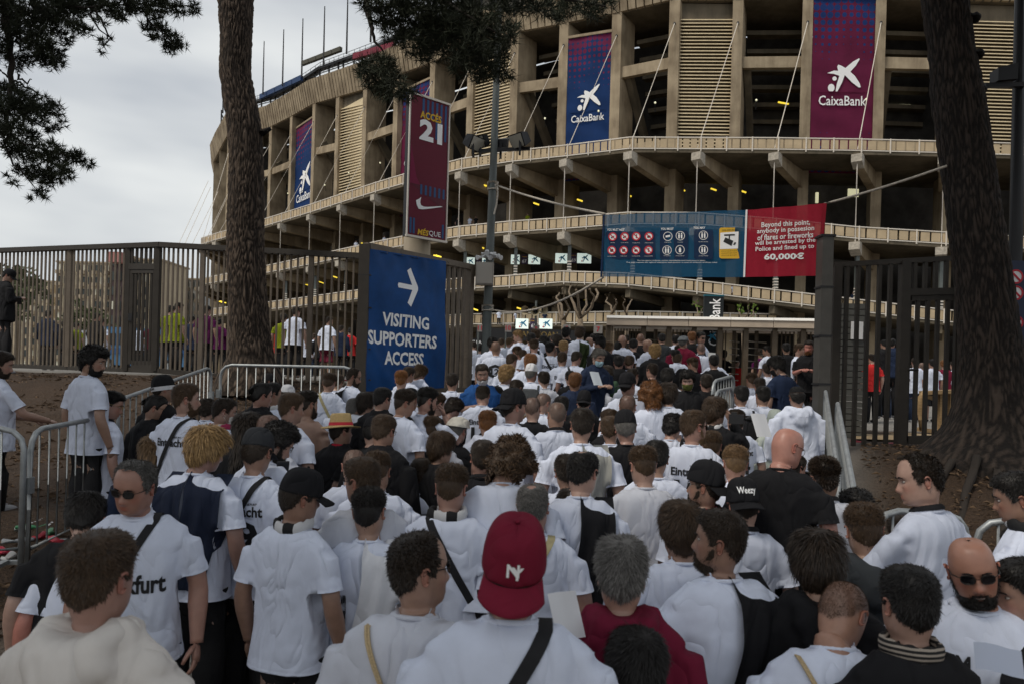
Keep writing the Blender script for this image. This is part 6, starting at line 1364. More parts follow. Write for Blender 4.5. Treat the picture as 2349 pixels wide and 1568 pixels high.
# ---- headgear and spectacles (head frame)
def dome(off, zmin, flat=0, tall=0):
    sel = [i for i in range(HX.shape[0]) if HZ[i, 0] > zmin]; P = np.stack([HX, HY, HZ], -1)[sel]; D = np.stack([P[..., 0], P[..., 1], P[..., 2] * .7], -1); D /= np.linalg.norm(D, axis=-1)[..., None]
    Q = P + D * off; Q[..., 2] += tall * ss(.0, .1, P[..., 2]); return Q
def cap_meshes():
    Q = dome(.014, .012, 0, .016); Q[..., 1] += .0
    az = np.arctan2(Q[..., 0], Q[..., 1]); seam = np.min([np.abs(np.angle(np.exp(1j * (az - a)))) for a in np.arange(6) * np.pi / 3 + .0], 0); Q *= (1 - .014 * np.exp(-(seam / .05) ** 2))[..., None]
    nr, nt_ = Q.shape[:2]; V = np.concatenate([Q.reshape(-1, 3), Q[-1] * np.array([.94, .94, 1]) + np.array([0, 0, -.002])]); crown = mk('cap', V, grid_faces(nr + 1, nt_), None, True)
    mb = MB(); n = 17
    for lay in (0, -.004):
        for j in range(6):
            for i in range(n):
                a = -1.12 + 2.24 * i / (n - 1); t_ = j / 5; ex_ = .078 * t_ * math.cos(a * .78) ** .7; r_x, r_y = .0905, .108
                x = math.sin(a) * (r_x + .012 * t_ * abs(math.sin(a))); y = math.cos(a) * r_y + ex_; mb.V.append((x, y, .022 - .018 * t_ - .016 * (x / .09) ** 2 - .006 * t_ ** 2 + lay))
    for l in range(2):
        for j in range(5):
            for i in range(n - 1):
                q = l * 6 * n + j * n + i; f = (q, q + 1, q + n + 1, q + n); mb.F.append(f if l == 0 else f[::-1])
    for i in range(n - 1): a = 5 * n + i; mb.F.append((a, a + 1, a + 1 + 6 * n, a + 6 * n))
    brim = mb.mesh('brim', None, True); bt = MB(); bt.ball((0, 0, .152), (.008, .008, .005), 8, 5); return crown, brim, bt.mesh('button', None, True)
CAP = cap_meshes()
def beanie_mesh():
    Q = dome(.013, .0, 0, .022); nr, nt_ = Q.shape[:2]; crown = mk('beanie', Q.reshape(-1, 3), grid_faces(nr, nt_), None, True)
    sel = [i for i in range(HX.shape[0]) if -.008 < HZ[i, 0] < .042]; P = np.stack([HX, HY, HZ], -1)[sel]; D = np.stack([P[..., 0], P[..., 1], 0 * P[..., 2]], -1); D /= np.linalg.norm(D, axis=-1)[..., None]; B = P + D * .0185
    return crown, mk('band', B.reshape(-1, 3), grid_faces(len(sel), HX.shape[1]), None, True)
BEANIE = beanie_mesh()
def skullcap(): Q = dome(.007, .045, 0, .004); return mk('cap', Q.reshape(-1, 3), grid_faces(*Q.shape[:2]), None, True)
SKULL = skullcap()
def flatcap_mesh():
    Q = dome(.02, .03, 0, -.004); Q[..., 0] *= 1.12; Q[..., 1] = Q[..., 1] * 1.06 + .02 * ss(.05, .1, Q[..., 2]); nr, nt_ = Q.shape[:2]; V = Q.reshape(-1, 3).copy()
    for i in range(len(V)): V[i] *= 1 + .05 * noise.noise(Vector(V[i]) * 22)
    return mk('flat_cap', V, grid_faces(nr, nt_), None, True)
FLAT = flatcap_mesh()
def straw_hat():
    mb = MB(); mb.lathe([(.0, .155), (.03, .158), (.055, .165), (.07, .163), (.079, .15), (.086, .1), (.093, .06), (.1, .045), (.135, .03), (.155, .034), (.158, .032), (.135, .026), (.095, .038)], (0, 0, 0), 40); P = np.array(mb.V); P[:, 1] *= 1.16; P[:, 1] -= .003; P[:, 2] += .016 * (np.abs(P[:, 0]) / .155) ** 2 * (P[:, 2] < .06); P[:, 2] -= .012 * ga(P[:, 0], 0, .022) * (P[:, 2] > .14)
    crown = mk('straw_hat', P, mb.F, M['straw'], True); mb = MB(); mb.lathe([(.0965, .056), (.0915, .084)], (0, 0, 0), 40); P = np.array(mb.V); P[:, 1] *= 1.16; P[:, 1] -= .003; return crown, mk('hat_band', P, mb.F, M['print_red'], True)
STRAWHAT = straw_hat()
def glasses_mesh(sun):
    fr = MB(); le = MB()
    for s in (-1, 1):
        ring = [Vector((s * .032 + .023 * math.copysign(abs(math.cos(a)) ** .75, math.cos(a)), .0985 - .012 * (abs(s * .032 + .023 * math.cos(a)) / .055) ** 2, .004 + .017 * math.copysign(abs(math.sin(a)) ** .8, math.sin(a)))) for a in np.linspace(0, 2 * math.pi, 17)]
        fr.tube(ring, .0022 if sun else .0014, 5, False); k = len(le.V); le.V += [tuple(p) for p in ring[:-1]]; le.F.append(tuple(range(k, k + 16)) if s > 0 else tuple(range(k, k + 16)))
        fr.tube([Vector((s * .054, .089, .01)), Vector((s * .077, .06, .012)), Vector((s * .081, .0, .01)), Vector((s * .08, -.018, -.004))], .0022 if sun else .0015, 5)
    fr.tube([Vector((-.011, .1, .008)), Vector((0, .106, .01)), Vector((.011, .1, .008))], .0018, 5)
    return fr.mesh('glasses', None, True), le.mesh('lens', None)
SUNG = glasses_mesh(True); SPEC = glasses_mesh(False)
def mask_mesh(full=True):
    x, y, z = HX, HY, HZ; az = np.abs(np.arctan2(x, y)); m_ = ss(-.02, -.03, z - .012 * ga(np.abs(x), 0, .016)) * ss(1.12, .98, az) * (z > -.124); P = np.stack([x, y, z], -1); D = np.stack([x * .6, np.maximum(y, .02), z * .3], -1); D /= np.linalg.norm(D, axis=-1)[..., None]
    S_ = P + D * (.007 + .01 * ga(z, -.06, .03) * ga(np.abs(x), 0, .04))[..., None]
    for i in range(S_.shape[0]): S_[i] += D[i] * .0012 * math.sin(i * 2.2)
    Fq = grid_faces(*x.shape); Fq = Fq[m_.ravel()[Fq].min(1) > .4]; mb = MB()
    for s in (-1, 1):
        for zz in (-.04, -.1): mb.tube([Vector((s * .062, .045, zz)), Vector((s * .078, .0, -.02 + zz * .3)), Vector((s * .084, -.02, .0 + zz * .3))], .0012, 4)
    return mk('face_mask', S_.reshape(-1, 3), Fq, None, True), mb.mesh('ear_loop', None, True)
MASK = mask_mesh()
def eye_meshes():
    a = MB(); b_ = MB(); c_ = MB()
    for s in (-1, 1):
        a.ball((s * .031, .0745, .004), (.0115, .009, .0052), 10, 8); b_.ball((s * .031, .0805, .004), (.0048, .0038, .0048), 8, 6)
        c_.tube([Vector((s * .014, .0945, .022)), Vector((s * .03, .0945, .0275)), Vector((s * .047, .0825, .023))], [.003, .0036, .002], 5)
    return a.mesh('eyes', M['eye_white'], True), b_.mesh('iris', M['iris'], True), c_.mesh('eyebrows', None, True)
EYES = eye_meshes()
TEETH = MB().tube([Vector((-.021, .079, -.068)), Vector((-.012, .0865, -.0715)), Vector((0, .0895, -.0725)), Vector((.012, .0865, -.0715)), Vector((.021, .079, -.068))], [.0015, .0042, .0048, .0042, .0015], 6).mesh('teeth', None, True)
def trousers_mesh(short):
    mb = MB(); mb.ball((0, -.004, .87), (.158, .108, .17), 18, 10)
    for s in (-1, 1):
        mb.tube([Vector((s * .09, -.005, .86)), Vector((s * .1, 0, .5)), Vector((s * .105, -.005, .46 if short else .05))], [.1, .085 if not short else .095, .062 if not short else .1], 14)
    return mb.mesh('shorts' if short else 'trousers', None, True)
TROU = trousers_mesh(False); SHORTS = trousers_mesh(True)
def shoe_mesh():
    mb = MB()
    for s in (-1, 1):
        k = len(mb.V); mb.ball((s * .107, .045, .04), (.045, .13, .045), 10, 6)
        for i in range(k, len(mb.V)): x, y, z = mb.V[i]; mb.V[i] = (x, y, max(0, z))
    return mb.mesh('shoes', None, True)
SHOES = shoe_mesh()
PROTO = {}
def garment(kind, pr, pl):
    k = (kind, pr, pl)
    if k not in PROTO: PROTO[k] = shirt_proto({'tee': 't_shirt', 'jacket': 'jacket', 'hoodie': 'hoodie', 'bare': 'torso'}[kind], pr, pl, kind)
    return PROTO[k]
def scarf_mesh():
    mb = MB(); n = 40
    for i in range(n + 1):
        a = 2 * math.pi * i / n; r1, r2 = .082 + .008 * math.sin(3 * a), .074
        c_ = Vector((math.sin(a) * r1, -.016 - math.cos(a) * r2, -.136 - .012 * math.cos(a)))
        for k in range(10):
            b_ = 2 * math.pi * k / 10; mb.V.append((c_.x + math.sin(a) * math.cos(b_) * .015, c_.y - math.cos(a) * math.cos(b_) * .015, c_.z + math.sin(b_) * .03 + .004 * math.sin(9 * a)))
    for i in range(n):
        for k in range(10): mb.F.append((i * 10 + k, i * 10 + (k + 1) % 10, (i + 1) * 10 + (k + 1) % 10, (i + 1) * 10 + k))
    return mb.mesh('scarf', None, True)
SCARF = scarf_mesh()
def stripe_mat(name, ca, cb, n=10, ax='Z'):
    m = mat(name, ca, .85); t = m.node_tree; N = t.nodes; b = N['Principled BSDF']; c = N.new('ShaderNodeTexCoord'); s = N.new('ShaderNodeSeparateXYZ'); t.links.new(c.outputs['Object'], s.inputs[0])
    mu = N.new('ShaderNodeMath'); mu.operation = 'MULTIPLY'; mu.inputs[1].default_value = n; fr = N.new('ShaderNodeMath'); fr.operation = 'FRACT'; lt = N.new('ShaderNodeMath'); lt.operation = 'LESS_THAN'; lt.inputs[1].default_value = .45
    t.links.new(s.outputs[ax], mu.inputs[0]); t.links.new(mu.outputs[0], fr.inputs[0]); t.links.new(fr.outputs[0], lt.inputs[0]); mxx = N.new('ShaderNodeMixRGB'); mxx.inputs['Color1'].default_value = (*ca, 1); mxx.inputs['Color2'].default_value = (*cb, 1); t.links.new(lt.outputs[0], mxx.inputs['Fac']); t.links.new(mxx.outputs['Color'], b.inputs['Base Color']); return m
M['scarf_bw'] = stripe_mat('black_white_knit', (.55, .55, .56), (.015, .015, .016), 9, 'X'); M['scarf_rb'] = stripe_mat('red_black_knit', (.3, .015, .04), (.015, .015, .016), 16, 'X'); M['scarf_stripe'] = stripe_mat('striped_knit', (.015, .014, .014), (.3, .26, .22), 62, 'Z'); M['scarf_red'] = stripe_mat('pink_white_knit', (.5, .45, .45), (.35, .03, .09), 26, 'X')
HC = {'k': (.012, .010, .009), 'd': (.026, .017, .011), 'b': (.058, .034, .018), 'l': (.14, .085, .042), 'y': (.32, .2, .085), 'r': (.17, .07, .022), 'g': (.12, .113, .105), 'w': (.36, .35, .33)}
TOPC = {'W': (.68, .73, .87), 'w': (.56, .58, .65), 'C': (.66, .62, .58), 'K': (.014, .014, .016), 'N': (.018, .028, .06), 'M': (.16, .012, .035), 'G': (.045, .05, .055), 'g': (.3, .31, .3), 'E': (.045, .085, .05), 'Y': (.2, .24, .012), 'P': (.08, .007, .06), 'R': (.55, .03, .03), 'B': (.02, .08, .25), 'H': (.42, .46, .42)}
SKINS = [(.37, .225, .17), (.33, .2, .145), (.4, .25, .195), (.3, .175, .125), (.35, .2, .155)]
BODY_CACHE = {}
def body_arrays(hi, pr, pl, fat, jaw, sleeve):
    """vertices of a whole body in the standard pose with the head centre at the origin, faces, head weights, colour masks"""
    key = (hi, pr, pl, round(fat, 1), round(jaw, 1), sleeve)
    if key in BODY_CACHE: return BODY_CACHE[key]
    nt_, nzh = (52, 56) if hi else (26, 28)
    x, y, z = head_grid(nt_, nzh, True, fat, jaw); nr = x.shape[0]; V = [np.stack([x, y, z], -1).reshape(-1, 3)]; Fc = [tuple(f) for f in grid_faces(nr, nt_)]
    Fc.append(tuple(range(nt_))); Fc.append(tuple(reversed(range((nr - 1) * nt_, nr * nt_)))); nv = nr * nt_
    def app(v, f):
        nonlocal nv
        V.append(v); Fc.extend([tuple(i + nv for i in q) for q in f]); nv += len(v)
    for s in (-1, 1): app(*ear(s))
    wh = [np.zeros(0)]
    for side, po in ((1, pr), (-1, pl)):
        Sh, El, Wr = [Vector((p[0] * side, p[1], p[2])) + NB for p in POSES[po]]
        if sleeve != 'jacket': app(*tube_np([Sh.lerp(El, .42), Sh.lerp(El, .6), El.lerp(Sh, .08), El.lerp(Wr, .1), El.lerp(Wr, .35), El.lerp(Wr, .75), Wr, Wr + (Wr - El).normalized() * .02], [.044, .045, .041, .042, .043, .034, .028, .028], 12))
        else: app(*tube_np([El.lerp(Wr, .7), Wr, Wr + (Wr - El).normalized() * .02], [.03, .028, .028], 10))
        yv = (Wr - El).normalized(); zv = Vector((side, 0, 0)) if po in 'DH' else (Vector((side * .3, .2, 1)) if po in 'FR' else Vector((side * .5, 1, .2)))
        zv = (zv - yv * zv.dot(yv)).normalized(); xv = yv.cross(zv)
        hv, hf = finger_hand(-1 if (xv.y < 0 and po in 'DH') else (1 if side < 0 else -1), {'D': .55, 'H': .9}.get(po, 1.15), hi)
        R = np.array([xv, yv, zv]); app(hv @ R + np.array(Wr + yv * .018), hf)
    for s in (-1, 1): app(*tube_np([Vector((s * .09, 0, -.8)), Vector((s * .1, 0, -1.16)), Vector((s * .105, -.005, -1.3)), Vector((s * .105, -.01, -1.58)), Vector((s * .107, .02, -1.62))], [.06, .055, .055, .04, .04], 10))
    Vv = np.concatenate(V); nh = nr * nt_; X, Y, Z = Vv.T
    w_ = ss(-.185, -.122, Z); w_[nh + 0:] = 0; ne = len(ear(1)[0]) * 2; w_[nh:nh + ne] = 1
    lip = ga(Z, -.0645, .006) + ga(Z, -.0765, .0065); ax = np.abs(X)
    flush = np.zeros(len(Vv)); head = np.zeros(len(Vv), bool); head[:nh] = True
    flush[:nh] = np.clip(lip[:nh].clip(0, 1) * ga(ax[:nh], 0, .023) * (Y[:nh] > .05) * .95 + .45 * ga(ax[:nh], .045, .02) * ga(Z[:nh], -.03, .022) * (Y[:nh] > .03) + .4 * ga(ax[:nh], 0, .014) * ga(Z[:nh], -.036, .014) * (Y[:nh] > .06), 0, 1); flush[nh:nh + ne] = .6
    st = np.zeros(len(Vv)); az = np.abs(np.arctan2(X, Y)); m_ = ss(-.008, .012, Z - hairline(az, 'std')); st[:nh] = (m_ * (1 - .0))[:nh]
    bd = (ss(-.03, -.052, Z - .02 * ss(.6, 1.25, az)) * ss(1.6, 1.3, az) * ss(-.14, -.12, Z) * (1 - ga(Z, -.07, .012) * ga(ax, 0, .02)) * (1 - ga(Z, -.038, .016) * ga(ax, 0, .022))); bd[nh:] = 0
    BODY_CACHE[key] = (Vv, Fc, w_, flush, st, bd, X, Z); return BODY_CACHE[key]
def rotm(yaw, pitch, roll):
    cy_, sy_ = np.cos(-yaw), np.sin(-yaw); cp, sp2 = np.cos(-pitch), np.sin(-pitch); cr_, sr = np.cos(roll), np.sin(roll); z = np.zeros_like(cy_); o = np.ones_like(cy_)
    Rz = np.stack([cy_, -sy_, z, sy_, cy_, z, z, z, o], -1).reshape(-1, 3, 3); Rx = np.stack([o, z, z, z, cp, -sp2, z, sp2, cp], -1).reshape(-1, 3, 3); Ry = np.stack([cr_, z, sr, z, o, z, -sr, z, cr_], -1).reshape(-1, 3, 3)
    return Rz @ Rx @ Ry
PIV = np.array([0, -.012, -.105])
FACE_TRI = {}
def person(u, v, size, yaw=0, pitch=0, roll=0, hs='short', hc='b', top='W', kind='tee', pose='DD', lean=0, byaw=None, label='', ex=(), group='supporters queueing towards the gate', fat=None, wid=None, depth=None, H=None, skin=None, cat='person', legs='K', print_=None, feet=None):
    hi = size > 40
    d = depth or F * .247 / (size * (.94 if size > 30 else 1))
    if group == 'people on the plaza beyond the fences':   # stand them on the plaza
        best = min((abs(W(u, v, d * f_).z - gz(W(u, v, d * f_).x, d * f_) - 1.62), d * f_) for f_ in np.linspace(.7, 1.3, 61)); d = best[1]
    P = W(u, v, d); rnd = random.Random(int(u * 31 + v * 17))
    Hh = H
    if Hh is None:
        Hh = P.z - gz(P.x, P.y); Hh = min(max(Hh, 1.35), 1.95) if feet is None else P.z - feet
    if pitch == 0 and d > 2.6: pitch = rnd.uniform(-3, 14)
    if roll == 0: roll = rnd.uniform(-5, 5)
    if lean == 0 and d < 20: lean = rnd.uniform(0, 6)
    fat = rnd.uniform(-.1, .8) if fat is None else fat; wid = rnd.uniform(1.04, 1.16) if wid is None else wid * 1.06
    if byaw is None: byaw = max(-180, min(180, yaw * .45)) if abs(yaw) < 110 else yaw
    by = math.radians(byaw); hy = math.radians(yaw - byaw); pt = math.radians(pitch); rl = math.radians(roll); le = math.radians(lean)
    pr, pl = pose[0], pose[1]
    Vv, Fc, w_, flush, st, bd, X, Z = body_arrays(hi, pr, pl, fat, rnd.uniform(-1, 1), 'jacket' if kind in ('jacket', 'hoodie') else 'tee')
    Rr = rotm(hy * w_, pt * w_, rl * w_); V = np.einsum('nij,nj->ni', Rr, Vv - PIV) + PIV
    hipz = -.86; legstretch = (Hh + hipz) / (1.64 + hipz)
    V[:, 0] *= np.where(Z < -.17, wid, 1)
    lo = Z < hipz
    cl, sl_ = math.cos(-le), math.sin(-le); yy, zz = V[:, 1].copy(), V[:, 2] - hipz
    V[:, 1] = np.where(lo, yy, yy * cl - zz * sl_); V[:, 2] = np.where(lo, hipz + zz * legstretch, hipz + yy * sl_ + zz * cl)
    V[:, 2] += Hh
    # head centre after leaning; the root is moved so that it lands on the ray
    hc_l = Vector((0, 0 * cl - (0 - hipz) * sl_, hipz + (0 - hipz) * cl + Hh))
    Rb = Matrix.Rotation(-by, 4, 'Z'); off = Rb @ Vector((hc_l.x, hc_l.y, 0))
    root = Vector((P.x - off.x, P.y - off.y, P.z - hc_l.z))
    me = mk('body', V, Fc, M['skin'], True, {'flush': flush, 'stubble': np.clip(st * (.0 if hs == 'bald' else (.75 if hs in ('fade', 'buzz', 'flattop') else (.35 if hs in ('short', 'ring', 'tied', 'receding', 'balding') else .2))) * (1 if hc not in 'ylw' else .35) * (1 if hs not in ('balding', 'receding') else .4) + bd * (.55 if 'stubble' in ex else (0 if hs in ('long', 'bigcurl', 'tied') or 'woman' in label else rnd.choice((.08, .2, .32)))), 0, 1)})
    sk = skin or SKINS[rnd.randint(0, 4)]; kf_ = rnd.uniform(.9, 1.06); sk = tuple(c * kf_ for c in sk)
    o = link('person', me, M['skin'], None, root, sk); o.rotation_euler = (0, 0, -by); tag(o, label, cat, group)
    Um = Matrix.Translation((0, 0, hipz + Hh)) @ Matrix.Rotation(-le, 4, 'X') @ Matrix.Translation((0, 0, -hipz))        # head frame -> root frame for the upper body
    R3 = rotm(np.array([hy]), np.array([pt]), np.array([rl]))[0]
    Hm = Um @ Matrix.Translation(Vector(PIV)) @ Matrix([list(r) for r in R3]).to_4x4() @ Matrix.Translation(-Vector(PIV))
    def head(name, mesh, mt, col=None, extra=None, parent=None):
        q = link(name, mesh, mt, parent or o, None, col)
        q.matrix_local = (Hm @ extra if extra is not None else Hm) if parent is None else (extra if extra is not None else Matrix.Identity(4)); return q
    Us = Um @ Matrix.Diagonal((wid, 1 + .12 * max(0, fat), 1, 1))
    def upper_(name, mesh, mt, col=None, parent=None, extra=None):
        q = link(name, mesh, mt, parent or o, None, col)
        if parent is None: q.matrix_local = Us @ extra if extra is not None else Us
        elif extra is not None: q.matrix_local = extra
        return q
    tc_ = TOPC[top] if isinstance(top, str) else top; kf_ = rnd.uniform(.86, 1.04); tc_ = tuple(c * kf_ for c in tc_)
    gm = garment(kind, pr, pl); gname = {'tee': 't_shirt', 'jacket': 'jacket', 'hoodie': 'hoodie', 'bare': 'torso'}[kind]
    shirt = upper_(gname, gm, M['skin'] if kind == 'bare' else M['cotton'], sk if kind == 'bare' else tc_)
    lc = {'K': (.013, .013, .015), 'J': (.03, .045, .085), 'G': (.05, .05, .05), 'M': (.12, .01, .03)}[legs[0]]
    tm = link('shorts' if legs[1:] == 's' else 'trousers', SHORTS if legs[1:] == 's' else TROU, M['denim'], o, None, lc); tm.scale = (wid, 1, (Hh - .76) / .88 if Hh > 1 else 1)
    s_ = link('shoes', SHOES, M['plastic'], o, (0, 0, 0), rnd.choice([(.5, .5, .5), (.02, .02, .02), (.3, .3, .32)]))
    kf_ = rnd.uniform(.8, 1.25); hcol = tuple(c * kf_ for c in HC[hc])
    if hs in ('short', 'fade', 'medium', 'curly') and any(e.startswith(('cap', 'beanie', 'flat', 'straw', 'skull')) for e in ex): hs = 'capped'
    if hs != 'bald': head('hair', hair(hs), M['hair'], hcol)
    for e in ex:
        if e.startswith('cap'):
            colr = {'k': (.013, .013, .015), 'g': (.03, .032, .036), 'w': (.66, .66, .68), 'm': (.17, .012, .03), 'y': (.3, .3, .3)}[e[3]]; back = 'B' in e
            T3 = Matrix.Translation((0, .0, .004)) @ (Matrix.Rotation(math.pi, 4, 'Z') @ Matrix.Translation((0, .006, 0)) @ Matrix.Diagonal((1.04, 1.04, 1.1, 1)) if back else Matrix.Identity(4)) @ Matrix.Rotation(math.radians(-6 if not back else (-24 if 'T' in e else -8)), 4, 'X')
            cp_ = head('cap', CAP[0], M['cotton'], colr, T3); head('brim', CAP[1], M['cotton'], colr, None, cp_); head('button', CAP[2], M['cotton'], colr, None, cp_)
            CAPOBJ[label] = cp_
        elif e == 'skull': head('cap', SKULL, M['cotton'], (.013, .013, .014))
        elif e.startswith('beanie'):
            b_ = head('beanie', BEANIE[0], M['cotton'], {'k': (.013, .013, .014), 'H': (.33, .37, .34)}[e[6]], Matrix.Rotation(.12, 4, 'X')); bd_ = head('band', BEANIE[1], M['cotton'], {'k': (.6, .6, .62), 'H': (.33, .37, .34)}[e[6]], None, b_); CAPOBJ[label] = b_
        elif e == 'flat': head('flat_cap', FLAT, M['cotton'], (.6, .57, .5), Matrix.Rotation(.05, 4, 'X')); 
        elif e == 'flatg': head('flat_cap', FLAT, M['cotton'], (.13, .14, .15))
        elif e == 'straw': q = head('straw_hat', STRAWHAT[0], M['straw'], None, Matrix.Rotation(.02, 4, 'X')); head('hat_band', STRAWHAT[1], M['print_red'], None, None, q); CAPOBJ[label] = q
        elif e in ('sun', 'sunup'):
            x_ = Matrix.Translation((0, -.012, .075)) @ Matrix.Rotation(.25, 4, 'X') if e == 'sunup' else None; q = head('sunglasses', SUNG[0], M['frame'], None, x_); head('lens', SUNG[1], M['lens'], None, None, q)
        elif e in ('spec', 'gold'):
            q = head('glasses', SPEC[0], M['frame'] if e == 'spec' else M['gold'], None, None)
        elif e.startswith(('beard', 'goatee')): head('beard', beard(e), M['hair'], HC[e[5]] if len(e) == 6 else (HC[e[6]] if len(e) == 7 else tuple(c * 1.2 for c in hcol)))
        elif e == 'teeth': head('teeth', TEETH, M['eye_white'])
        elif e.startswith('mask'):
            colr = {'w': (.62, .6, .56), 'b': (.35, .52, .6), 'k': (.015, .015, .016), 'g': (.1, .11, .03), 'c': (.62, .6, .62)}[e[4]]; x_ = Matrix.Translation((0, -.004, -.03)) @ Matrix.Rotation(-.1, 4, 'X') if e[4] == 'c' else None
            q = head('face_mask', MASK[0], M['cotton'], colr, x_); head('ear_loop', MASK[1], M['print_white'], None, None, q)
        elif e.startswith('scarf'): upper_('scarf', SCARF, M['scarf_' + e[6:]])
        elif e.startswith('strap'):   # strap across the back: strapL starts on the left shoulder
            s = -1 if 'L' in e else 1; q = upper_('bag_strap', strap_mesh(kind, pr, pl, s), M['strap'], (.014, .014, .016) if 'g' not in e else (.4, .35, .2))
        elif e.startswith('drape'): upper_('draped_jumper', drape_mesh(kind, pr, pl, -1 if 'L' in e else 1), M['cotton'], {'k': (.014, .014, .016), 'w': (.7, .71, .75), 'g': (.3, .3, .28), 'e': (.035, .05, .02), 'n': (.018, .024, .045)}[e[-1]])
        elif e.startswith('pack'): q = upper_('backpack', PACK, M['cotton'], {'k': (.015, .015, .017), 'g': (.06, .065, .07)}[e[4]])
        elif e == 'collar': upper_('collar', COLLAR, M['cotton'], (.015, .015, .017))
        elif e == 'colr': upper_('collar', COLLAR, M['cotton'], (.4, .02, .04))
    if hi and (abs(yaw) > 38 or abs(pitch) > 60):
        if 'sun' not in ex: q = head('eyes', EYES[0], M['eye_white']); head('iris', EYES[1], M['iris'], None, None, q)
        head('eyebrows', EYES[2], M['hair'], tuple(c * .8 for c in HC['d' if hc in 'ylgw' else hc]))
    if print_: back_print(shirt, kind, pr, pl, print_)
    PEOPLE.append((label, u, v, size, d, P, Hh, o)); return o
CAPOBJ = {}; PEOPLE = []; BEARDS = {}
def beard(e):
    k = 'goatee' if e.startswith('goatee') else 'full'
    if k not in BEARDS: BEARDS[k] = beard_mesh(k)
    return BEARDS[k]
def collar_mesh():
    mb = MB(); n = 30
    for i in range(n + 1):
        a = 2 * math.pi * i / n
        for r_, z in ((.0, .016), (.012, .004), (.014, -.008)): mb.V.append((math.cos(a) * (.062 + r_), -.014 + math.sin(a) * (.06 + r_), -.137 - .016 * math.sin(a) + z))
    for i in range(n):
        for k in range(2): mb.F.append((i * 3 + k, i * 3 + k + 1, (i + 1) * 3 + k + 1, (i + 1) * 3 + k))
    return mb.mesh('collar', None, True)
COLLAR = collar_mesh()
BVH = {}
def bvh(kind, pr, pl):
    k = (kind, pr, pl)
    if k not in BVH:
        me = garment(*k); BVH[k] = BVHTree.FromPolygons([v.co[:] for v in me.vertices], [tuple(p.vertices) for p in me.polygons])
    return BVH[k]
def cast(t_, x, z, back=True, off=.004):
    h = t_.ray_cast(Vector((x, -.6 if back else .6, z)), Vector((0, 1 if back else -1, 0)))
    if h[0] is None: return None
    return h[0] + h[1].normalized() * off if h[1].y * (-1 if back else 1) > 0 else h[0] + Vector((0, -off if back else off, 0))
STR = {}
def strap_mesh(kind, pr, pl, s):
    k = (kind, pr, pl, s)
    if k in STR: return STR[k]
    t_ = bvh(kind, pr, pl); pts = []
    for f in np.linspace(0, 1, 26):   # front half over the shoulder, then down the back
        x = s * (.085 - .25 * f); z = -.158 - .5 * f; p = cast(t_, x, z, True, .006)
        if p is not None: pts.append(p)
    fr = []
    for f in np.linspace(0, 1, 20):
        x = s * (.085 - .25 * f); z = -.163 - .5 * f; p = cast(t_, x, z, False, .006)
        if p is not None: fr.append(p)
    topp = Vector((s * .085, -.02, max(p.z for p in pts) + .02)); path = list(reversed(pts)) + [topp] + fr
    mb = MB(); w_ = .018; n = len(path)
    for i, p in enumerate(path):
        d_ = (path[min(i + 1, n - 1)] - path[max(i - 1, 0)]).normalized(); nn = Vector((0, -1 if i < len(pts) else 1, .2)) if i != len(pts) else Vector((0, 0, 1)); sdv = d_.cross(nn).normalized(); mb.V += [tuple(p - sdv * w_), tuple(p + sdv * w_)]
        if i: mb.F.append((2 * i - 2, 2 * i - 1, 2 * i + 1, 2 * i))
    STR[k] = mb.mesh('bag_strap', None, True); return STR[k]
def drape_mesh(kind, pr, pl, s):
    k = ('d', kind, pr, pl, s)
    if k in STR: return STR[k]
    t_ = bvh(kind, pr, pl); mb = MB(); nu, nv_ = 16, 26
    for j in range(nv_ + 1):
        f = j / nv_
        for i in range(nu + 1):
            g_ = i / nu; x = s * (-.005 + .18 * g_ + .02 * math.sin(f * 5) - .03 * f); z = -.14 - .62 * f; fold = .01 + .016 * max(0, 1 - f * 4) + .013 * (1 + math.sin(g_ * 13 + f * 4)) * min(1, f * 3)
            p = cast(t_, x, z - .02 * g_, True, fold)
            if p is None: p = Vector((x, -.03 - .05 * f, z)) if j < 4 else Vector((x, -.14, z))
            if j < 3: p = Vector((x, p.y * (j / 3) + .03 * (1 - j / 3), max(p.z, -.136 - .12 * g_ ** 1.6 + .012) if j < 3 else p.z))
            mb.V.append(tuple(p))
    for j in range(nv_):
        for i in range(nu): a = j * (nu + 1) + i; f_ = (a, a + nu + 1, a + nu + 2, a + 1); mb.F.append(f_ if s > 0 else f_[::-1])
    V = np.array(mb.V).reshape(nv_ + 1, nu + 1, 3)
    for _ in range(3): V[1:-1, 1:-1] = (V[1:-1, 1:-1] * 2 + V[:-2, 1:-1] + V[2:, 1:-1] + V[1:-1, :-2] + V[1:-1, 2:]) / 6
    mb.V = [tuple(p) for p in V.reshape(-1, 3)]
    STR[k] = mb.mesh('draped_jumper', None, True); return STR[k]
def pack_mesh():
    mb = MB(); seg = 20
    for z, a, b_ in ((-.24, .09, .03), (-.27, .13, .055), (-.4, .15, .075), (-.56, .155, .08), (-.64, .14, .06), (-.66, .1, .03)):
        for k in range(seg): t_ = 2 * math.pi * k / seg; c_, s_ = math.cos(t_), math.sin(t_); mb.V.append((a * math.copysign(abs(c_) ** .7, c_), -.185 + b_ * math.copysign(abs(s_) ** .7, s_), z))
    for i in range(5):
        for k in range(seg): mb.F.append((i * seg + k, (i + 1) * seg + k, (i + 1) * seg + (k + 1) % seg, i * seg + (k + 1) % seg))
    mb.F.append(tuple(range(seg))); mb.F.append(tuple(reversed(range(5 * seg, 6 * seg))))
    for s in (-1, 1): mb.tube([Vector((s * .1, -.15, -.3)), Vector((s * .11, -.09, -.19)), Vector((s * .11, .03, -.185)), Vector((s * .12, .11, -.26)), Vector((s * .13, .12, -.4))], .016, 6)
    return mb.mesh('backpack', None, True)
PACK = pack_mesh()
PRN = {}
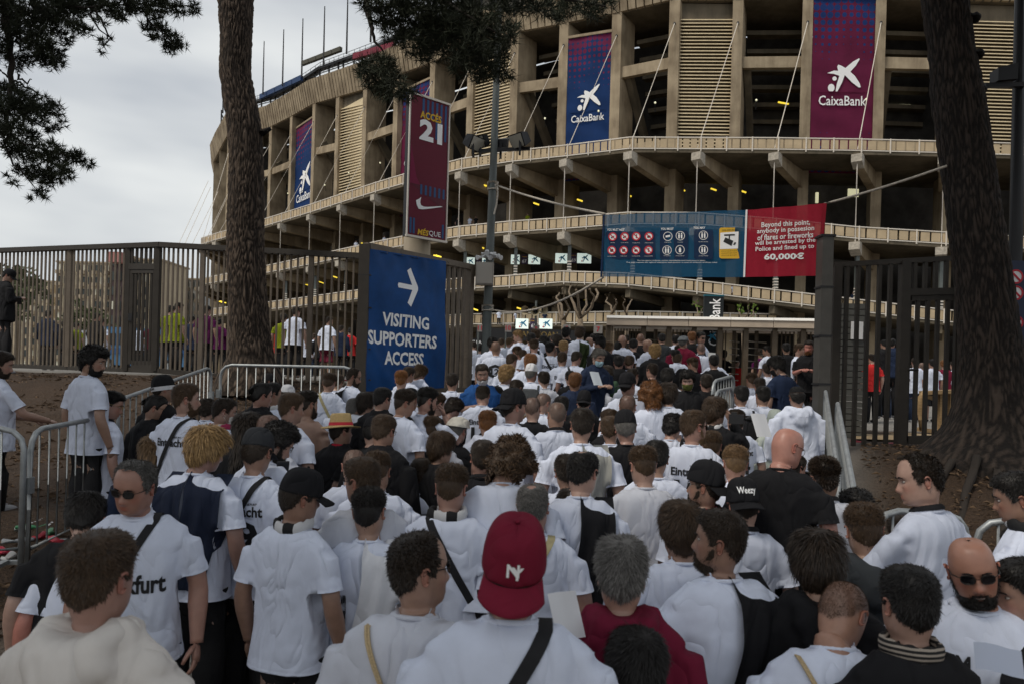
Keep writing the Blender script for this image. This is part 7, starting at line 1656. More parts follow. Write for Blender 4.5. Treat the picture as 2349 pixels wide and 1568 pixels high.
def back_print(shirt, kind, pr, pl, spec):
    for (s, x, z, w_, h_, c_, front) in spec:
        k = (kind, pr, pl, s, x, z, w_, front)
        if k not in PRN:
            me = text_mesh(s, 1.0, .03); bm_ = bmesh.new(); bm_.from_mesh(me); bmesh.ops.triangulate(bm_, faces=bm_.faces[:]); bmesh.ops.subdivide_edges(bm_, edges=[e for e in bm_.edges if e.calc_length() > .25], cuts=1); bm_.to_mesh(me); bm_.free()
            n = len(me.vertices); V = np.empty(n * 3, dtype=np.float32); me.vertices.foreach_get('co', V); V = V.reshape(-1, 3); w0 = np.ptp(V[:, 0]); h0 = np.ptp(V[:, 1]); V[:, 0] = (V[:, 0] - (V[:, 0].max() + V[:, 0].min()) / 2) * w_ / w0; V[:, 1] = (V[:, 1] - (V[:, 1].max() + V[:, 1].min()) / 2) * h_ / h0
            t_ = bvh(kind, pr, pl); out_ = []
            for q in V:
                px = (q[0] if not front else -q[0]) + x; p = cast(t_, px, z + q[1] , not front, .005); out_.append(tuple(p) if p is not None else (px, (-.14 if not front else .14), z + q[1]))
            me.vertices.foreach_set('co', np.array(out_, dtype=np.float32).ravel()); me.update(); me.name = 'shirt_print'; PRN[k] = me
        link('shirt_print', PRN[k], M[c_], shirt)
# ================================================================ the crowd
CR = {'c4': (0, 516, .3658), 'c5': (745.5, 516, .3658), 'c6': (1546, 516, .3658), 'c7': (0, 994.4, .3658), 'c8': (745.5, 994.4, .3658), 'c9': (1546, 994.4, .3658), 'z1': (1032.3, 716.9, .2011), 'z2': (1433.7, 716.9, .2011), 'z3': (229.4, 774.2, .2011), 'z4': (630.9, 774.2, .2011), 'D': (0, 0, 1)}
def A(c, x, y, s, yaw, hs, hc, top, label, kind='tee', pose='DD', pitch=0, ex='', **k):
    ox, oy, sc = CR[c]; return person(ox + x * sc, oy + y * sc, s * sc, yaw, pitch, k.pop('roll', 0), hs, hc, top, kind, pose, label=label, ex=tuple(ex.split()), **k)
EIN = lambda num=None: [('Eintracht', 0, -.335, .25, .062, 'print_black', False), ('FRANKFURT', .05, -.292, .09, .014, 'print_black', False)] + ([(num, 0, -.48, .13 * len(num) ** .6, .17, 'print_black', False)] if num else [])
# --- nearest rows
A('c7', 620, 895, 580, 8, 'short', 'b', 'C', 'man with short brown hair in a cream hoodie, bottom left corner', 'hoodie', wid=1.05, fat=.2)
A('c7', 857, 320, 345, 186, 'receding', 'g', 'W', 'man in gold sunglasses facing the camera, V-neck shirt lettered Frankfurt', pitch=12, ex='sun strapL', byaw=170, roll=-4, print_=[('Frankfurt', -.01, -.44, .28, .09, 'print_black', True)], fat=.3, skin=(.36, .19, .14))
A('c7', 625, 610, 290, -12, 'bald', 'b', 'W', 'bald red-headed man bending behind the cream hoodie', pitch=42, lean=14, wid=1.12, fat=1.0, skin=(.42, .17, .13))
A('c7', 535, 500, 290, -25, 'medium', 'k', 'K', 'dark haired person bowed in front of the sunglasses man in black', pitch=30, lean=10)
A('c4', 955, 1425, 205, 12, 'long', 'l', 'N', 'woman with light brown ponytail behind the sunglasses man', 'jacket', pitch=12)
A('c4', 1262, 1400, 285, 42, 'bowl', 'y', 'W', 'man with collar-length blond hair and navy jumper over his shoulders', ex='drapeLn drapeRn', pitch=14, byaw=10, fat=.1)
A('c4', 1608, 1420, 275, 6, 'short', 'd', 'W', 'man in dark grey cap and jersey lettered Eintracht 19', ex='capg strapR', pitch=12, byaw=14, print_=EIN('19'))
A('c4', 1695, 1350, 255, 52, 'curly', 'k', 'W', 'curly black haired man in glasses looking down at his phone', pose='FF', pitch=28, ex='spec beard')
A('c4', 1548, 1285, 215, 20, 'long', 'd', 'J' if False else 'K', 'woman with long straight brown hair in a black jacket', 'jacket')
A('c4', 1822, 1148, 200, 55, 'short', 'b', 'W', 'clean shaven man in profile left of the shirtless man')
A('c4', 1928, 1125, 175, 38, 'fade', 'd', 'W', 'shirtless man with bare shoulders and faded haircut', 'bare', ex='beard')
A('c4', 1632, 1068, 165, 48, 'tied', 'k', 'K', 'man with dark top knot and shaved sides in a black coat', 'jacket')
A('c4', 1712, 1062, 152, 52, 'short', 'k', 'W', 'dark haired man in black and white beside the top knot', ex='scarf_bw')
A('c4', 1686, 985, 100, 60, 'short', 'k', 'K', 'small figure in black cap before the tree trunk barrier', ex='capk')
A('c4', 1802, 1068, 125, 5, 'short', 'b', 'W', 'person in white cap behind the clean shaven profile man', ex='capw')
A('c4', 1395, 1165, 188, 62, 'balding', 'd', 'W', 'balding man in white face mask with pink scarf', ex='maskw scarf_red stubble')
A('c4', 1296, 1155, 130, -10, 'curly', 'd', 'W', 'curly dark haired man bowed behind the masked man', pitch=18)
A('c4', 1165, 1092, 207, 58, 'short', 'b', 'W', 'tall bearded man with Eintracht across his white shirt and thin strap', ex='beard strapR', byaw=22, print_=EIN())
A('c4', 1032, 1030, 165, 48, 'short', 'd', 'K', 'man in black knit hat with white lettered band', ex='beaniek')
A('c4', 962, 1145, 168, 66, 'tied', 'k', 'K', 'man with tied black hair and round sunglasses', 'jacket', ex='sun stubble')
A('c4', 678, 1125, 178, 72, 'fade', 'k', 'W', 'man with slick black hair and gold glasses in polo shirt', ex='gold collar', byaw=35)
A('c4', 568, 850, 182, 80, 'curly', 'k', 'W', 'bearded man in plain white T-shirt standing on the bank', ex='beard', byaw=30, H=1.62, fat=.2, wid=1.02, legs='K')
A('c4', -14, 868, 170, 62, 'short', 'd', 'W', 'man at the left edge leaning his arms on a barrier', pose='RR', ex='beard', byaw=35)
A('c4', 42, 318, 84, 72, 'short', 'k', 'K', 'person in black hat and coat looking at a phone by the fence', 'jacket', pose='FF', pitch=20, ex='capk', group='people near the fences')
A('c8', 283, 492, 312, 4, 'fade', 'k', 'W', 'man with tight black crop and white top slung over his shoulder', ex='drapeRw', fat=.3, print_=[('ANGER', -.09, -.5, .05, .2, 'print_black', False)])
A('c7', 1862, 392, 325, 52, 'short', 'd', 'W', 'man in black baseball cap and glasses with black white scarf', ex='capk spec scarf_bw', pitch=6, byaw=18)
A('c8', 258, 292, 302, -60, 'short', 'b', 'w', 'brown haired man in glasses turned left, grey T-shirt', ex='spec', byaw=-15)
A('c8', 592, 850, 485, 60, 'receding', 'd', 'w', 'heavy man in dark glasses looking right, cream cord on shoulders', ex='sun', byaw=12, fat=1.0, pitch=-4)
A('c8', 1172, 830, 560, 2, 'short', 'd', 'W', 'man in maroon baseball cap worn backwards with white emblem', ex='capmBT strapR', wid=1.12, fat=.9, pitch=-8)
A('c8', 785, 338, 300, 8, 'fade', 'b', 'W', 'man with neat reddish brown crop and black white scarf', ex='scarf_bw strapL')
A('c8', 1140, 172, 285, 18, 'bigcurl', 'b', 'W', 'large person bending forward with brown frizzy curls', pitch=34, lean=18, wid=1.18, fat=1)
A('c8', 608, 258, 205, 5, 'fade', 'd', 'W', 'man in Eintracht jersey with large number one and dark collar', ex='collar', print_=EIN('1'))
A('c8', 1312, 458, 302, 6, 'balding', 'g', 'W', 'grey man with bald crown and thin cord behind the maroon cap', ex='strapRg', fat=.6)
A('c8', 1535, 468, 272, -14, 'balding', 'd', 'K', 'man with thin dark hair on top in a black jersey', fat=.9)
A('c8', 1605, 238, 285, 28, 'balding', 'k', 'W', 'man with bald patch and sunglasses, black vest over white', ex='sun drapeRk', byaw=5)
A('c8', 2000, 200, 252, -6, 'fade', 'b', 'w', 'man with even brown buzz in plain pale grey shirt')
A('c8', 2076, 150, 230, 6, 'short', 'k', 'W', 'dark haired man just right of the pale grey shirt')
A('c8', 1857, 882, 445, 6, 'grey', 'g', 'M', 'man with wavy grey hair in a maroon hoodie', 'hoodie', pose='DF', fat=.4)
A('c8', 1930, 1490, 490, 0, 'medium', 'k', 'K', 'black haired head at the bottom edge below the maroon hoodie', 'jacket')
A('c9', 48, 605, 345, -4, 'medium', 'b', 'W', 'man with thick brown hair behind the bearded profile man')
A('c9', 285, 672, 402, -66, 'short', 'd', 'W', 'stocky bearded man in left profile with black cloth over shoulder', ex='beard drapeRk', byaw=-14, wid=1.14, fat=1, pitch=-3)
A('c9', 445, 448, 285, 5, 'short', 'd', 'W', 'man in black flat-brim cap lettered in white script', ex='capkB collar', fat=.2)
A('c9', 196, 330, 272, -58, 'short', 'd', 'W', 'bearded man in backwards black cap with wing emblem and scarf', ex='capkB spec beard scarf_rb', byaw=-10)
A('c9', 380, 186, 230, 10, 'fade', 'l', 'W', 'man with fair cropped hair beside the goateed bald man')
A('c6', 680, 1385, 268, 72, 'bald', 'b', 'K', 'laughing bald man with goatee and glasses in black T-shirt', ex='spec goateed teeth', pitch=18, byaw=28, fat=.8, skin=(.44, .21, .16))
A('c9', 748, 212, 170, 74, 'tied', 'd', 'W', 'young woman in right profile below the bald goateed man', ex='strapL')
A('c9', 950, 275, 255, 0, 'flattop', 'd', 'w', 'man with shaved sides and flat top, script on back', ex='collar', fat=.5, print_=[('Fur alle Zeit', -.06, -.29, .13, .03, 'print_black', False), ('Frankfurt', -.06, -.32, .1, .025, 'print_black', False)])
A('c9', 1135, 485, 250, -5, 'curly', 'k', 'K', 'curly dark head behind the man in the charcoal hoodie')
A('c9', 1200, 605, 335, 14, 'fade', 'b', 'G', 'man with short brown hair in a charcoal hoodie', 'hoodie')
A('c9', 905, 815, 405, 22, 'bowl', 'd', 'K', 'man with smooth dark brown bowl cut in black hoodie', 'hoodie', pitch=14)
A('c9', 992, 1085, 440, 46, 'buzz', 'b', 'W', 'man with shaved head bowed forward, maroon drawstring bag on back', pitch=34, lean=16, byaw=12, wid=1.12, fat=.8, skin=(.36, .2, .14))
A('c9', 1472, 1065, 475, 0, 'short', 'k', 'K', 'black haired man in a thick striped scarf at bottom right', ex='scarf_stripe')
A('c9', 1905, 845, 432, -158, 'bald', 'k', 'W', 'smiling bald bearded man in sunglasses facing the camera', ex='sun beardk teeth', roll=10, byaw=-165, wid=1.14, fat=1, skin=(.4, .2, .14), print_=[('FFM', .09, -.33, .09, .07, 'print_black', True)])
A('c9', 1562, 288, 340, -76, 'receding', 'd', 'W', 'man with receding hair in left profile leaning on a barrier', pose='DR', pitch=8, byaw=-28, ex='collar')
A('c9', 2185, 395, 330, -60, 'short', 'k', 'W', 'dark haired man cut by the right edge, wristwatch arm on barrier', pose='RR', ex='scarf_bw', byaw=-40)
A('c9', 2235, 985, 430, -82, 'short', 'k', 'K', 'shadowed face in profile at the right edge')
A('c9', 2075, 1500, 400, 0, 'grey', 'w', 'K', 'head of curly grey hair in the bottom right corner')
A('c9', 2225, 715, 300, -88, 'short', 'k', 'K', 'sunglasses wearer half cut by the right edge', ex='sun')
A('c9', 1440, 640, 250, -10, 'short', 'd', 'W', 'man in red and black scarf right of the charcoal hoodie', ex='scarf_rb')
A('c9', 880, 1700, 400, 5, 'short', 'b', 'K', 'brown crown of hair at the bottom edge under the drawstring bag')
# --- middle rows
A('z4', 752, 1065, 335, 48, 'short', 'd', 'K', 'man in straw hat with red band and black jacket', 'jacket', ex='straw colr', byaw=18)
A('z4', 1222, 1062, 390, 22, 'short', 'b', 'K', 'brown haired man in black coat right of the straw hat', 'jacket', ex='collar spec')
A('z4', 1455, 1040, 320, 18, 'short', 'k', 'W', 'black haired man in white jersey with dark shoulder strap', ex='strapR', print_=EIN())
A('z4', 1456, 742, 320, 62, 'fade', 'd', 'W', 'young man with high fade and sunglasses on his head', ex='sunup', byaw=30)
A('z4', 1716, 716, 312, 56, 'fade', 'k', 'W', 'bearded man raising a wooden flute with his right hand', pose='UD', ex='beard', byaw=35)
A('z4', 1998, 792, 242, 42, 'curly', 'd', 'K', 'man in black bowing his head beside the white flat cap', pitch=32)
A('z4', 2062, 1052, 312, 26, 'short', 'g', 'K', 'man in crumpled white flat cap and dark waistcoat', ex='flat collar')
A('z4', 1872, 1262, 372, 50, 'medium', 'b', 'K', 'brown haired man in thin glasses below the white flat cap', 'jacket', ex='spec')
A('z4', 1212, 702, 282, 34, 'short', 'k', 'K', 'black haired man in black coat left of the high fade', 'jacket', ex='spec')
A('z4', 1032, 762, 262, 50, 'medium', 'd', 'w', 'man in glasses and white hood behind the straw hat', 'hoodie', ex='spec')
A('z4', 888, 815, 262, 28, 'short', 'g', 'W', 'greying man directly behind the straw hat')
A('z4', 692, 800, 222, 18, 'medium', 'k', 'W', 'dark haired person in white hoodie left of the straw hat', 'hoodie')
A('z4', 606, 508, 222, 4, 'fade', 'b', 'W', 'man with square brown crop and grey shoulder bag strap', ex='strapLg')
A('z4', 706, 505, 192, 12, 'short', 'b', 'W', 'man half hidden behind the square brown crop')
A('z4', 876, 442, 216, 76, 'receding', 'd', 'W', 'man with receding hair and sunglasses by the banner post', ex='sun beard drapeLk')
A('z4', 1440, 482, 217, 0, 'fade', 'r', 'W', 'man with ginger crop in front of the blue banner')
A('z4', 1512, 418, 187, 42, 'short', 'd', 'W', 'dark haired man in front of the word ACCESS')
A('z4', 1632, 402, 182, 40, 'wavy', 'b', 'W', 'wavy haired youth in pale hood before the blue banner', 'hoodie', pitch=18)
A('z4', 2022, 502, 207, 4, 'short', 'd', 'W', 'man with neat dark hair at the end of the bar fence')
A('z1', 526, 408, 172, 4, 'buzz', 'l', 'W', 'shaven man with a round 12 print on his back', print_=[('12', 0, -.4, .12, .1, 'print_black', False), ('O', 0, -.4, .24, .24, 'print_black', False)], wid=1.1, fat=.8)
A('z1', 484, 362, 142, -10, 'curly', 'k', 'W', 'curly dark head behind the shaven man numbered 12')
A('z1', 372, 690, 228, 172, 'short', 'd', 'B', 'steward in blue bib with mask under his chin', pitch=14, ex='maskc beard', pose='FD')
A('z1', 632, 712, 217, 34, 'curly', 'y', 'W', 'sandy curly haired man in shirt with small lettering', pose='FF', ex='strapL', print_=[('FRANKFURT', -.02, -.33, .16, .03, 'print_black', False)])
A('z1', 828, 752, 177, 32, 'wavy', 'l', 'g', 'man with fair wavy hair looking down past the white cap', pitch=26)
A('z1', 738, 862, 222, 42, 'short', 'd', 'g', 'dark haired man with grey jumper round his shoulders', pitch=20, ex='drapeLg')
A('z1', 722, 1080, 362, 60, 'short', 'd', 'W', 'man in backwards black cap with sunglasses perched on top', ex='capkB sunup stubble', byaw=28)
A('z1', 945, 1092, 292, 12, 'buzz', 'd', 'K', 'man with dark buzz cut right of the backwards cap')
A('z1', 1206, 1168, 332, -14, 'buzz', 'g', 'W', 'big older man with grey shaven head and black collar', ex='collar', wid=1.12, fat=1)
A('z1', 436, 1268, 312, 4, 'fade', 'r', 'W', 'man with reddish buzz cut in thick white hoodie', 'hoodie')
A('z1', 908, 1305, 250, 10, 'long', 'l', 'W', 'woman with long fair hair before the grey shaven head', print_=EIN())
A('z1', 842, 1432, 252, 8, 'medium', 'k', 'K', 'black haired person in front of the long fair hair')
A('z1', 1496, 1282, 402, 0, 'short', 'd', 'W', 'broad man with thick dark hair and grey sleeve at centre', ex='drapeRg', wid=1.1)
A('z1', 2012, 1310, 372, 6, 'short', 'g', 'K', 'grey haired man in black cap and black shirt', ex='capk')
A('z1', 2030, 1070, 292, 20, 'buzz', 'b', 'W', 'man with thin brown hair and glasses behind black cap', ex='spec')
A('z1', 2030, 832, 252, 42, 'short', 'd', 'W', 'man in black cap beside the green hood', ex='capkB')
A('z1', 1802, 702, 192, 0, 'medium', 'd', 'E', 'person wrapped in a sage green hooded top', 'hoodie', wid=1.1)
A('z1', 1420, 788, 222, 10, 'short', 'r', 'N', 'ginger man in dark navy jacket below the number 8', 'jacket')
A('z1', 1376, 742, 172, 0, 'short', 'k', 'K', 'black haired man hidden behind the ginger man')
A('z1', 1516, 1022, 232, 5, 'short', 'k', 'K', 'person in plain black cap below the ginger man', 'jacket', ex='capkB')
A('z1', 1680, 508, 202, 152, 'grey', 'g', 'N', 'grey haired man in blue surgical mask facing the queue', 'jacket', pose='FF', pitch=16, ex='maskb')
A('z1', 1276, 528, 168, 14, 'short', 'b', 'W', 'man in jersey number 8 with diagonal strap', ex='strapR', pitch=12, print_=EIN('8'), byaw=0)
A('z1', 928, 692, 202, 22, 'short', 'g', 'W', 'man in white baseball cap with dark grey backpack', ex='capw packg')
A('z1', 912, 562, 182, 2, 'long', 'r', 'W', 'woman with straight auburn hair left of the number 8')
A('z1', 960, 382, 162, 4, 'fade', 'b', 'W', 'man with brown crop standing above the auburn woman')
A('z1', 920, 306, 142, 14, 'short', 'k', 'W', 'black haired man carrying a black bag on his back', ex='drapeRk')
A('z1', 790, 272, 142, -72, 'short', 'y', 'W', 'fair haired man in left profile holding something', pose='FF')
A('z1', 972, 256, 137, -42, 'short', 'b', 'W', 'brown haired man turned left behind the black bag')
A('z1', 1066, 336, 132, 30, 'medium', 'k', 'W', 'dark haired woman with white sunglasses pushed up', ex='sunup', kind='tee')
A('z1', 1146, 416, 162, 18, 'fade', 'k', 'W', 'man with black fade and Eintracht above the number 8', ex='strapL', print_=EIN())
A('z1', 1222, 322, 137, 0, 'medium', 'd', 'K', 'dark bushy haired person in a black top near the horns')
A('z1', 1302, 398, 162, 16, 'short', 'y', 'W', 'fair haired man left of the draped green jumper')
A('z1', 1322, 238, 122, 20, 'curly', 'k', 'K', 'man in black with hand raised to his head', pose='PD')
A('z1', 1476, 236, 152, 10, 'medium', 'b', 'W', 'tall brown haired man with green jumper over right shoulder', ex='drapeRe')
A('z1', 1576, 338, 122, 100, 'bald', 'b', 'W', 'bald man looking right behind the green jumper')
A('z1', 1708, 346, 162, -60, 'curly', 'k', 'K', 'dark curly haired person in black near the surgical mask', 'jacket')
A('z1', 1816, 406, 157, 8, 'fade', 'l', 'K', 'man with thinning fair hair in a black jacket', 'jacket')
A('z1', 1914, 402, 142, 40, 'short', 'k', 'K', 'black haired man behind the thinning fair hair', 'jacket')
A('z1', 1964, 326, 142, 20, 'bald', 'b', 'W', 'bald man in white near the left end of turnstiles')
A('z1', 1926, 572, 172, 6, 'short', 'k', 'K', 'man with black hair and white collar before the green hood', 'jacket', ex='collar')
A('z1', 2096, 372, 142, 12, 'short', 'k', 'K', 'dark haired man in black shirt under the turnstile roof')
A('z1', 2172, 306, 132, 8, 'buzz', 'r', 'K', 'shaven ginger man farthest forward under turnstile roof')
A('z1', 2258, 376, 142, -52, 'bald', 'b', 'W', 'bald man in left profile by the turnstile posts')
A('z2', 338, 452, 172, 2, 'curly', 'y', 'K', 'person with tousled blond bob in a wide black coat', 'jacket', wid=1.12)
A('z2', 420, 302, 122, 5, 'short', 'k', 'G', 'dark haired man entering the first turnstile')
A('z2', 578, 312, 122, 20, 'balding', 'k', 'W', 'balding man with backpack straps at the turnstiles', ex='packk')
A('z2', 664, 342, 152, 30, 'short', 'g', 'M', 'man in grey flat cap and maroon jacket', 'jacket', ex='flatg', wid=1.1)
A('z2', 764, 286, 132, 6, 'short', 'r', 'K', 'ginger man in black shirt right of the grey flat cap', print_=[('eht', 0, -.36, .14, .06, 'print_white', False)])
A('z2', 866, 288, 132, 152, 'short', 'k', 'W', 'man in sunglasses facing the camera at turnstiles', ex='sun')
A('z2', 870, 416, 137, 6, 'buzz', 'g', 'W', 'grey man in white jersey with black neck band', ex='collar')
A('z2', 718, 768, 222, -162, 'curly', 'k', 'K', 'dark haired man in olive green mask facing the camera', ex='maskg', pitch=12)
A('z2', 924, 802, 212, 14, 'short', 'd', 'K', 'dark haired man in black right of the olive mask', 'jacket')
A('z2', 312, 955, 262, 0, 'bigcurl', 'r', 'W', 'woman with long ginger curls')
A('z2', 490, 932, 262, 10, 'bowl', 'd', 'W', 'man with dark brown mop beside the ginger curls')
A('z2', 790, 1048, 192, 5, 'short', 'b', 'K', 'brown head in black stripes left of the camera man')
A('z2', 1012, 1130, 322, 62, 'medium', 'b', 'K', 'man in black holding a camera up to his eye', 'jacket', pose='PD', ex='scarf_bw', byaw=40)
A('z2', 776, 1302, 392, 66, 'short', 'b', 'W', 'man in wide black sunglasses with Frankfurt jersey', ex='sun beardl', byaw=22, print_=EIN('10'))
A('z2', 522, 1295, 292, 30, 'curly', 'k', 'W', 'curly black haired man looking down behind wide sunglasses', pitch=22)
A('z2', 1440, 1335, 200, 72, 'short', 'd', 'W', 'man in sunglasses behind the raised camera hand', ex='sun')
A('z2', 1320, 948, 242, -2, 'short', 'k', 'W', 'man with black crop and dark straps in the right queue', ex='packk')
A('z2', 1562, 952, 237, 0, 'short', 'k', 'W', 'second black cropped man right of the dark straps')
A('z2', 1536, 832, 192, 4, 'short', 'd', 'W', 'dark haired man ahead of the two black crops')
A('z2', 1442, 772, 182, 0, 'fade', 'b', 'W', 'brown cropped man ahead in the right queue')
A('z2', 1786, 802, 212, 4, 'fade', 'd', 'W', 'man with squared fade and black cross strap', ex='strapR')
A('z2', 1962, 962, 255, 4, 'fade', 'k', 'W', 'man in black skull cap and baggy white hoodie', 'hoodie', ex='skull', wid=1.15, fat=.8)
A('z2', 1766, 602, 222, -62, 'medium', 'k', 'N', 'dark haired steward in black mask and navy vest', pitch=18, ex='maskk spec')
A('z2', 1626, 652, 162, 4, 'short', 'd', 'W', 'dark haired person left of the black masked steward')
A('z2', 1986, 426, 152, 118, 'short', 'b', 'W', 'boy in white T-shirt being searched near the gate post', pose='FF')
A('z2', 2094, 392, 162, -148, 'short', 'd', 'K', 'red bearded man in black T-shirt by the gate post', pose='FF', ex='beardr', skin=(.45, .19, .15))
A('z2', 2012, 338, 112, 10, 'short', 'k', 'K', 'dark head behind the boy and the red beard')
A('z2', 1840, 412, 122, 5, 'short', 'k', 'K', 'dark haired person in black beyond the steward')
A('z2', 1626, 436, 117, -62, 'short', 'k', 'W', 'man in left profile inside the right turnstile')
A('z2', 1708, 1240, 252, 0, 'short', 'd', 'H', 'person in translucent pale hood behind the bald goateed man', 'hoodie', ex='beanieH')
A('z2', 222, 1445, 232, 0, 'medium', 'k', 'K', 'black haired person right of the grey haired black cap')
A('z2', 335, 1550, 232, 0, 'short', 'b', 'W', 'brown cropped head in front of the curly looking-down man')
# --- far queue behind the lamp pole
for (x, y, s, yw, hs_, hc_, tp, lb) in ((350, 415, 105, 30, 'short', 'd', 'W', 'small dark haired man just right of the lamp pole'), (268, 375, 95, -30, 'short', 'd', 'W', 'small figure in grey straps beside the fence panel end'), (300, 395, 90, 10, 'short', 'b', 'W', 'small brown haired figure behind the lamp pole'), (588, 345, 100, 5, 'short', 'b', 'W', 'small brown haired figure above the number 12'), (676, 340, 118, 30, 'balding', 'l', 'W', 'balding man in white with strap beyond the number 12'), (728, 310, 90, 0, 'short', 'b', 'W', 'small brown head left of the fair profile man'), (2020, 300, 90, 0, 'short', 'k', 'K', 'small dark head at the left turnstile post'), (1640, 300, 100, 40, 'curly', 'k', 'W', 'small dark haired figure beyond the bald man looking right'), (1180, 300, 90, 0, 'short', 'd', 'K', 'small dark figure behind the white sunglasses woman')):
    A('z1', x, y, s, yw, hs_, hc_, tp, lb)
for (x, y, s, yw, hs_, hc_, tp, lb) in ((1120, 480, 110, 0, 'short', 'k', 'K', 'dark figure inside the middle turnstile'), (1010, 360, 100, 20, 'medium', 'k', 'K', 'dark haired figure behind the black flag sign'), (1260, 560, 110, 60, 'short', 'd', 'R', 'figure in red beyond the turnstile arms'), (1540, 470, 100, -30, 'short', 'd', 'P', 'figure in bright pink beyond the turnstiles')):
    A('z2', x, y, s, yw, hs_, hc_, tp, lb)
# --- plaza people beyond the left fence, the right gate, and on the galleries
FG = 'people on the plaza beyond the fences'
for (u, v, s, yw, hs_, hc_, tp, lg, lb) in ((391, 712, 21, 10, 'short', 'k', 'Y', 'K', 'security man in bright yellow bib right of the fence gate'), (476, 713, 20, 20, 'short', 'k', 'P', 'K', 'steward in purple bib left of the trunk'), (408, 706, 18, 60, 'short', 'd', 'Y', 'K', 'second yellow bibbed guard beside the first'), (176, 748, 14, 0, 'short', 'k', 'Y', 'K', 'small guard in yellow and red vest behind the fence'), (234, 740, 14, 20, 'short', 'd', 'W', 'K', 'small fan in number shirt near the white van'), (320, 750, 17, 30, 'short', 'b', 'W', 'K', 'fan in white seen through the fence gate'), (112, 722, 17, 0, 'short', 'k', 'N', 'K', 'dark jacketed figure behind the left fence bars'), (222, 728, 17, 40, 'short', 'k', 'K', 'K', 'black clad figure left of the fence gate'), (150, 745, 15, 0, 'medium', 'd', 'K', 'K', 'another dark figure behind the left fence'), (348, 745, 16, -30, 'short', 'd', 'M', 'K', 'figure in claret shirt through the fence gate'), (440, 735, 16, 10, 'short', 'k', 'N', 'K', 'navy figure left of the purple steward'), (505, 740, 16, 0, 'short', 'k', 'P', 'K', 'purple shirted figure touching the trunk edge'), (680, 716, 19, 30, 'short', 'd', 'W', 'K', 'tall fan in white right of the trunk behind bars'), (755, 737, 18, 60, 'short', 'd', 'W', 'Ms', 'fan in white shirt and claret shorts behind bars'), (651, 730, 15, 0, 'short', 'd', 'Y', 'K', 'yellow vested guard right of the trunk'), (640, 755, 17, 0, 'short', 'd', 'R', 'K', 'figure wrapped in a bright red flag by the trunk'), (702, 770, 12, 0, 'short', 'd', 'W', 'Ks', 'small distant fan in white and dark shorts'), (722, 772, 12, 30, 'short', 'b', 'W', 'J', 'small distant fan in white and blue jeans'), (735, 768, 12, 0, 'medium', 'd', 'K', 'K', 'small distant figure in speckled black top'), (803, 760, 16, 0, 'short', 'k', 'R', 'K', 'figure in orange red beside the banner post'), (783, 755, 15, 20, 'short', 'd', 'N', 'K', 'dark figure next to the orange red figure'), (1999, 823, 17, -20, 'short', 'd', 'R', 'K', 'figure in bright red and black beyond the gate'), (2018, 837, 16, 10, 'short', 'g', 'K', 'J', 'grey haired figure in dark top and jeans beyond the gate'), (2053, 834, 18, -10, 'long', 'y', 'w', 'J', 'blonde woman in jeans beyond the gate bars'), (2099, 831, 17, 10, 'short', 'd', 'W', 'J', 'fan in white shirt and jeans beyond the bar gate'), (2115, 840, 16, 20, 'buzz', 'g', 'W', 'Ks', 'grey capped fan in white beyond the bar gate'), (2137, 834, 17, 0, 'short', 'k', 'W', 'Ks', 'fan in white with black side stripe beyond the gate'), (2165, 836, 19, 30, 'short', 'r', 'M', 'Ks', 'ginger fan in claret shirt by the wooden barrier'), (2188, 838, 16, -20, 'short', 'd', 'W', 'J', 'fan in white nearest the right trunk'), (2087, 845, 15, 0, 'short', 'd', 'K', 'Ks', 'shorts wearing figure left of the white shirts'), (2028, 790, 15, 0, 'short', 'k', 'K', 'K', 'dark helmeted officer farther back beyond the gate'), (2045, 788, 15, 20, 'short', 'k', 'N', 'K', 'second officer farther back beside the first')):
    A('D', u, v, s, yw, hs_, hc_, tp, lb, group=FG, kind='jacket' if tp in 'NK' else 'tee', legs=lg)
GG = 'spectators standing on the stadium galleries'
for (u, v, d, tp, lb) in ((1210, 492, 83.3, 'Y', 'tiny guard in yellow jacket on the middle balcony'), (1078, 499, 87.0, 'W', 'tiny spectator in white on the balcony beside lamp pole'), (1092, 498, 86.8, 'K', 'tiny spectator in dark jacket right of the white one'), (1050, 502, 87.5, 'K', 'tiny dark spectator next to the red sign'), (882, 543, 98, 'W', 'tiny spectator in white left of the red sign'), (817, 554, 101, 'W', 'tiny spectator leaning over the balcony above the banner post'), (765, 575, 105, 'W', 'tiny white spectator above the fence'), (774, 573, 104.5, 'M', 'tiny claret spectator above the fence'), (757, 577, 105.5, 'K', 'tiny dark spectator above the fence'), (1680, 655, 75, 'W', 'tiny spectator in white on the ramp below wide banner'), (1957, 672, 74.5, 'N', 'tiny dark spectator on the ramp behind gate fence'), (1183, 716, 79, 'W', 'small spectator in white on the lowest gallery'), (1110, 714, 81, 'K', 'small dark spectator on the lowest gallery by lamp pole'), (1290, 715, 77.5, 'w', 'small pale spectator behind the horns'), (1250, 716, 78, 'N', 'small navy spectator behind the horns'), (1345, 715, 77, 'W', 'small white spectator beside the bare tree'), (1365, 716, 77, 'N', 'small dark spectator right of the bare tree'), (1145, 713, 80.5, 'W', 'small white spectator left of the horns')):
    A('D', u, v, 1600 * .247 / d, random.choice((180, 170, 200, 120)), 'short', random.choice('kdb'), tp, lb, group=GG, feet=W(u, v, d).z - 1.62, depth=d)

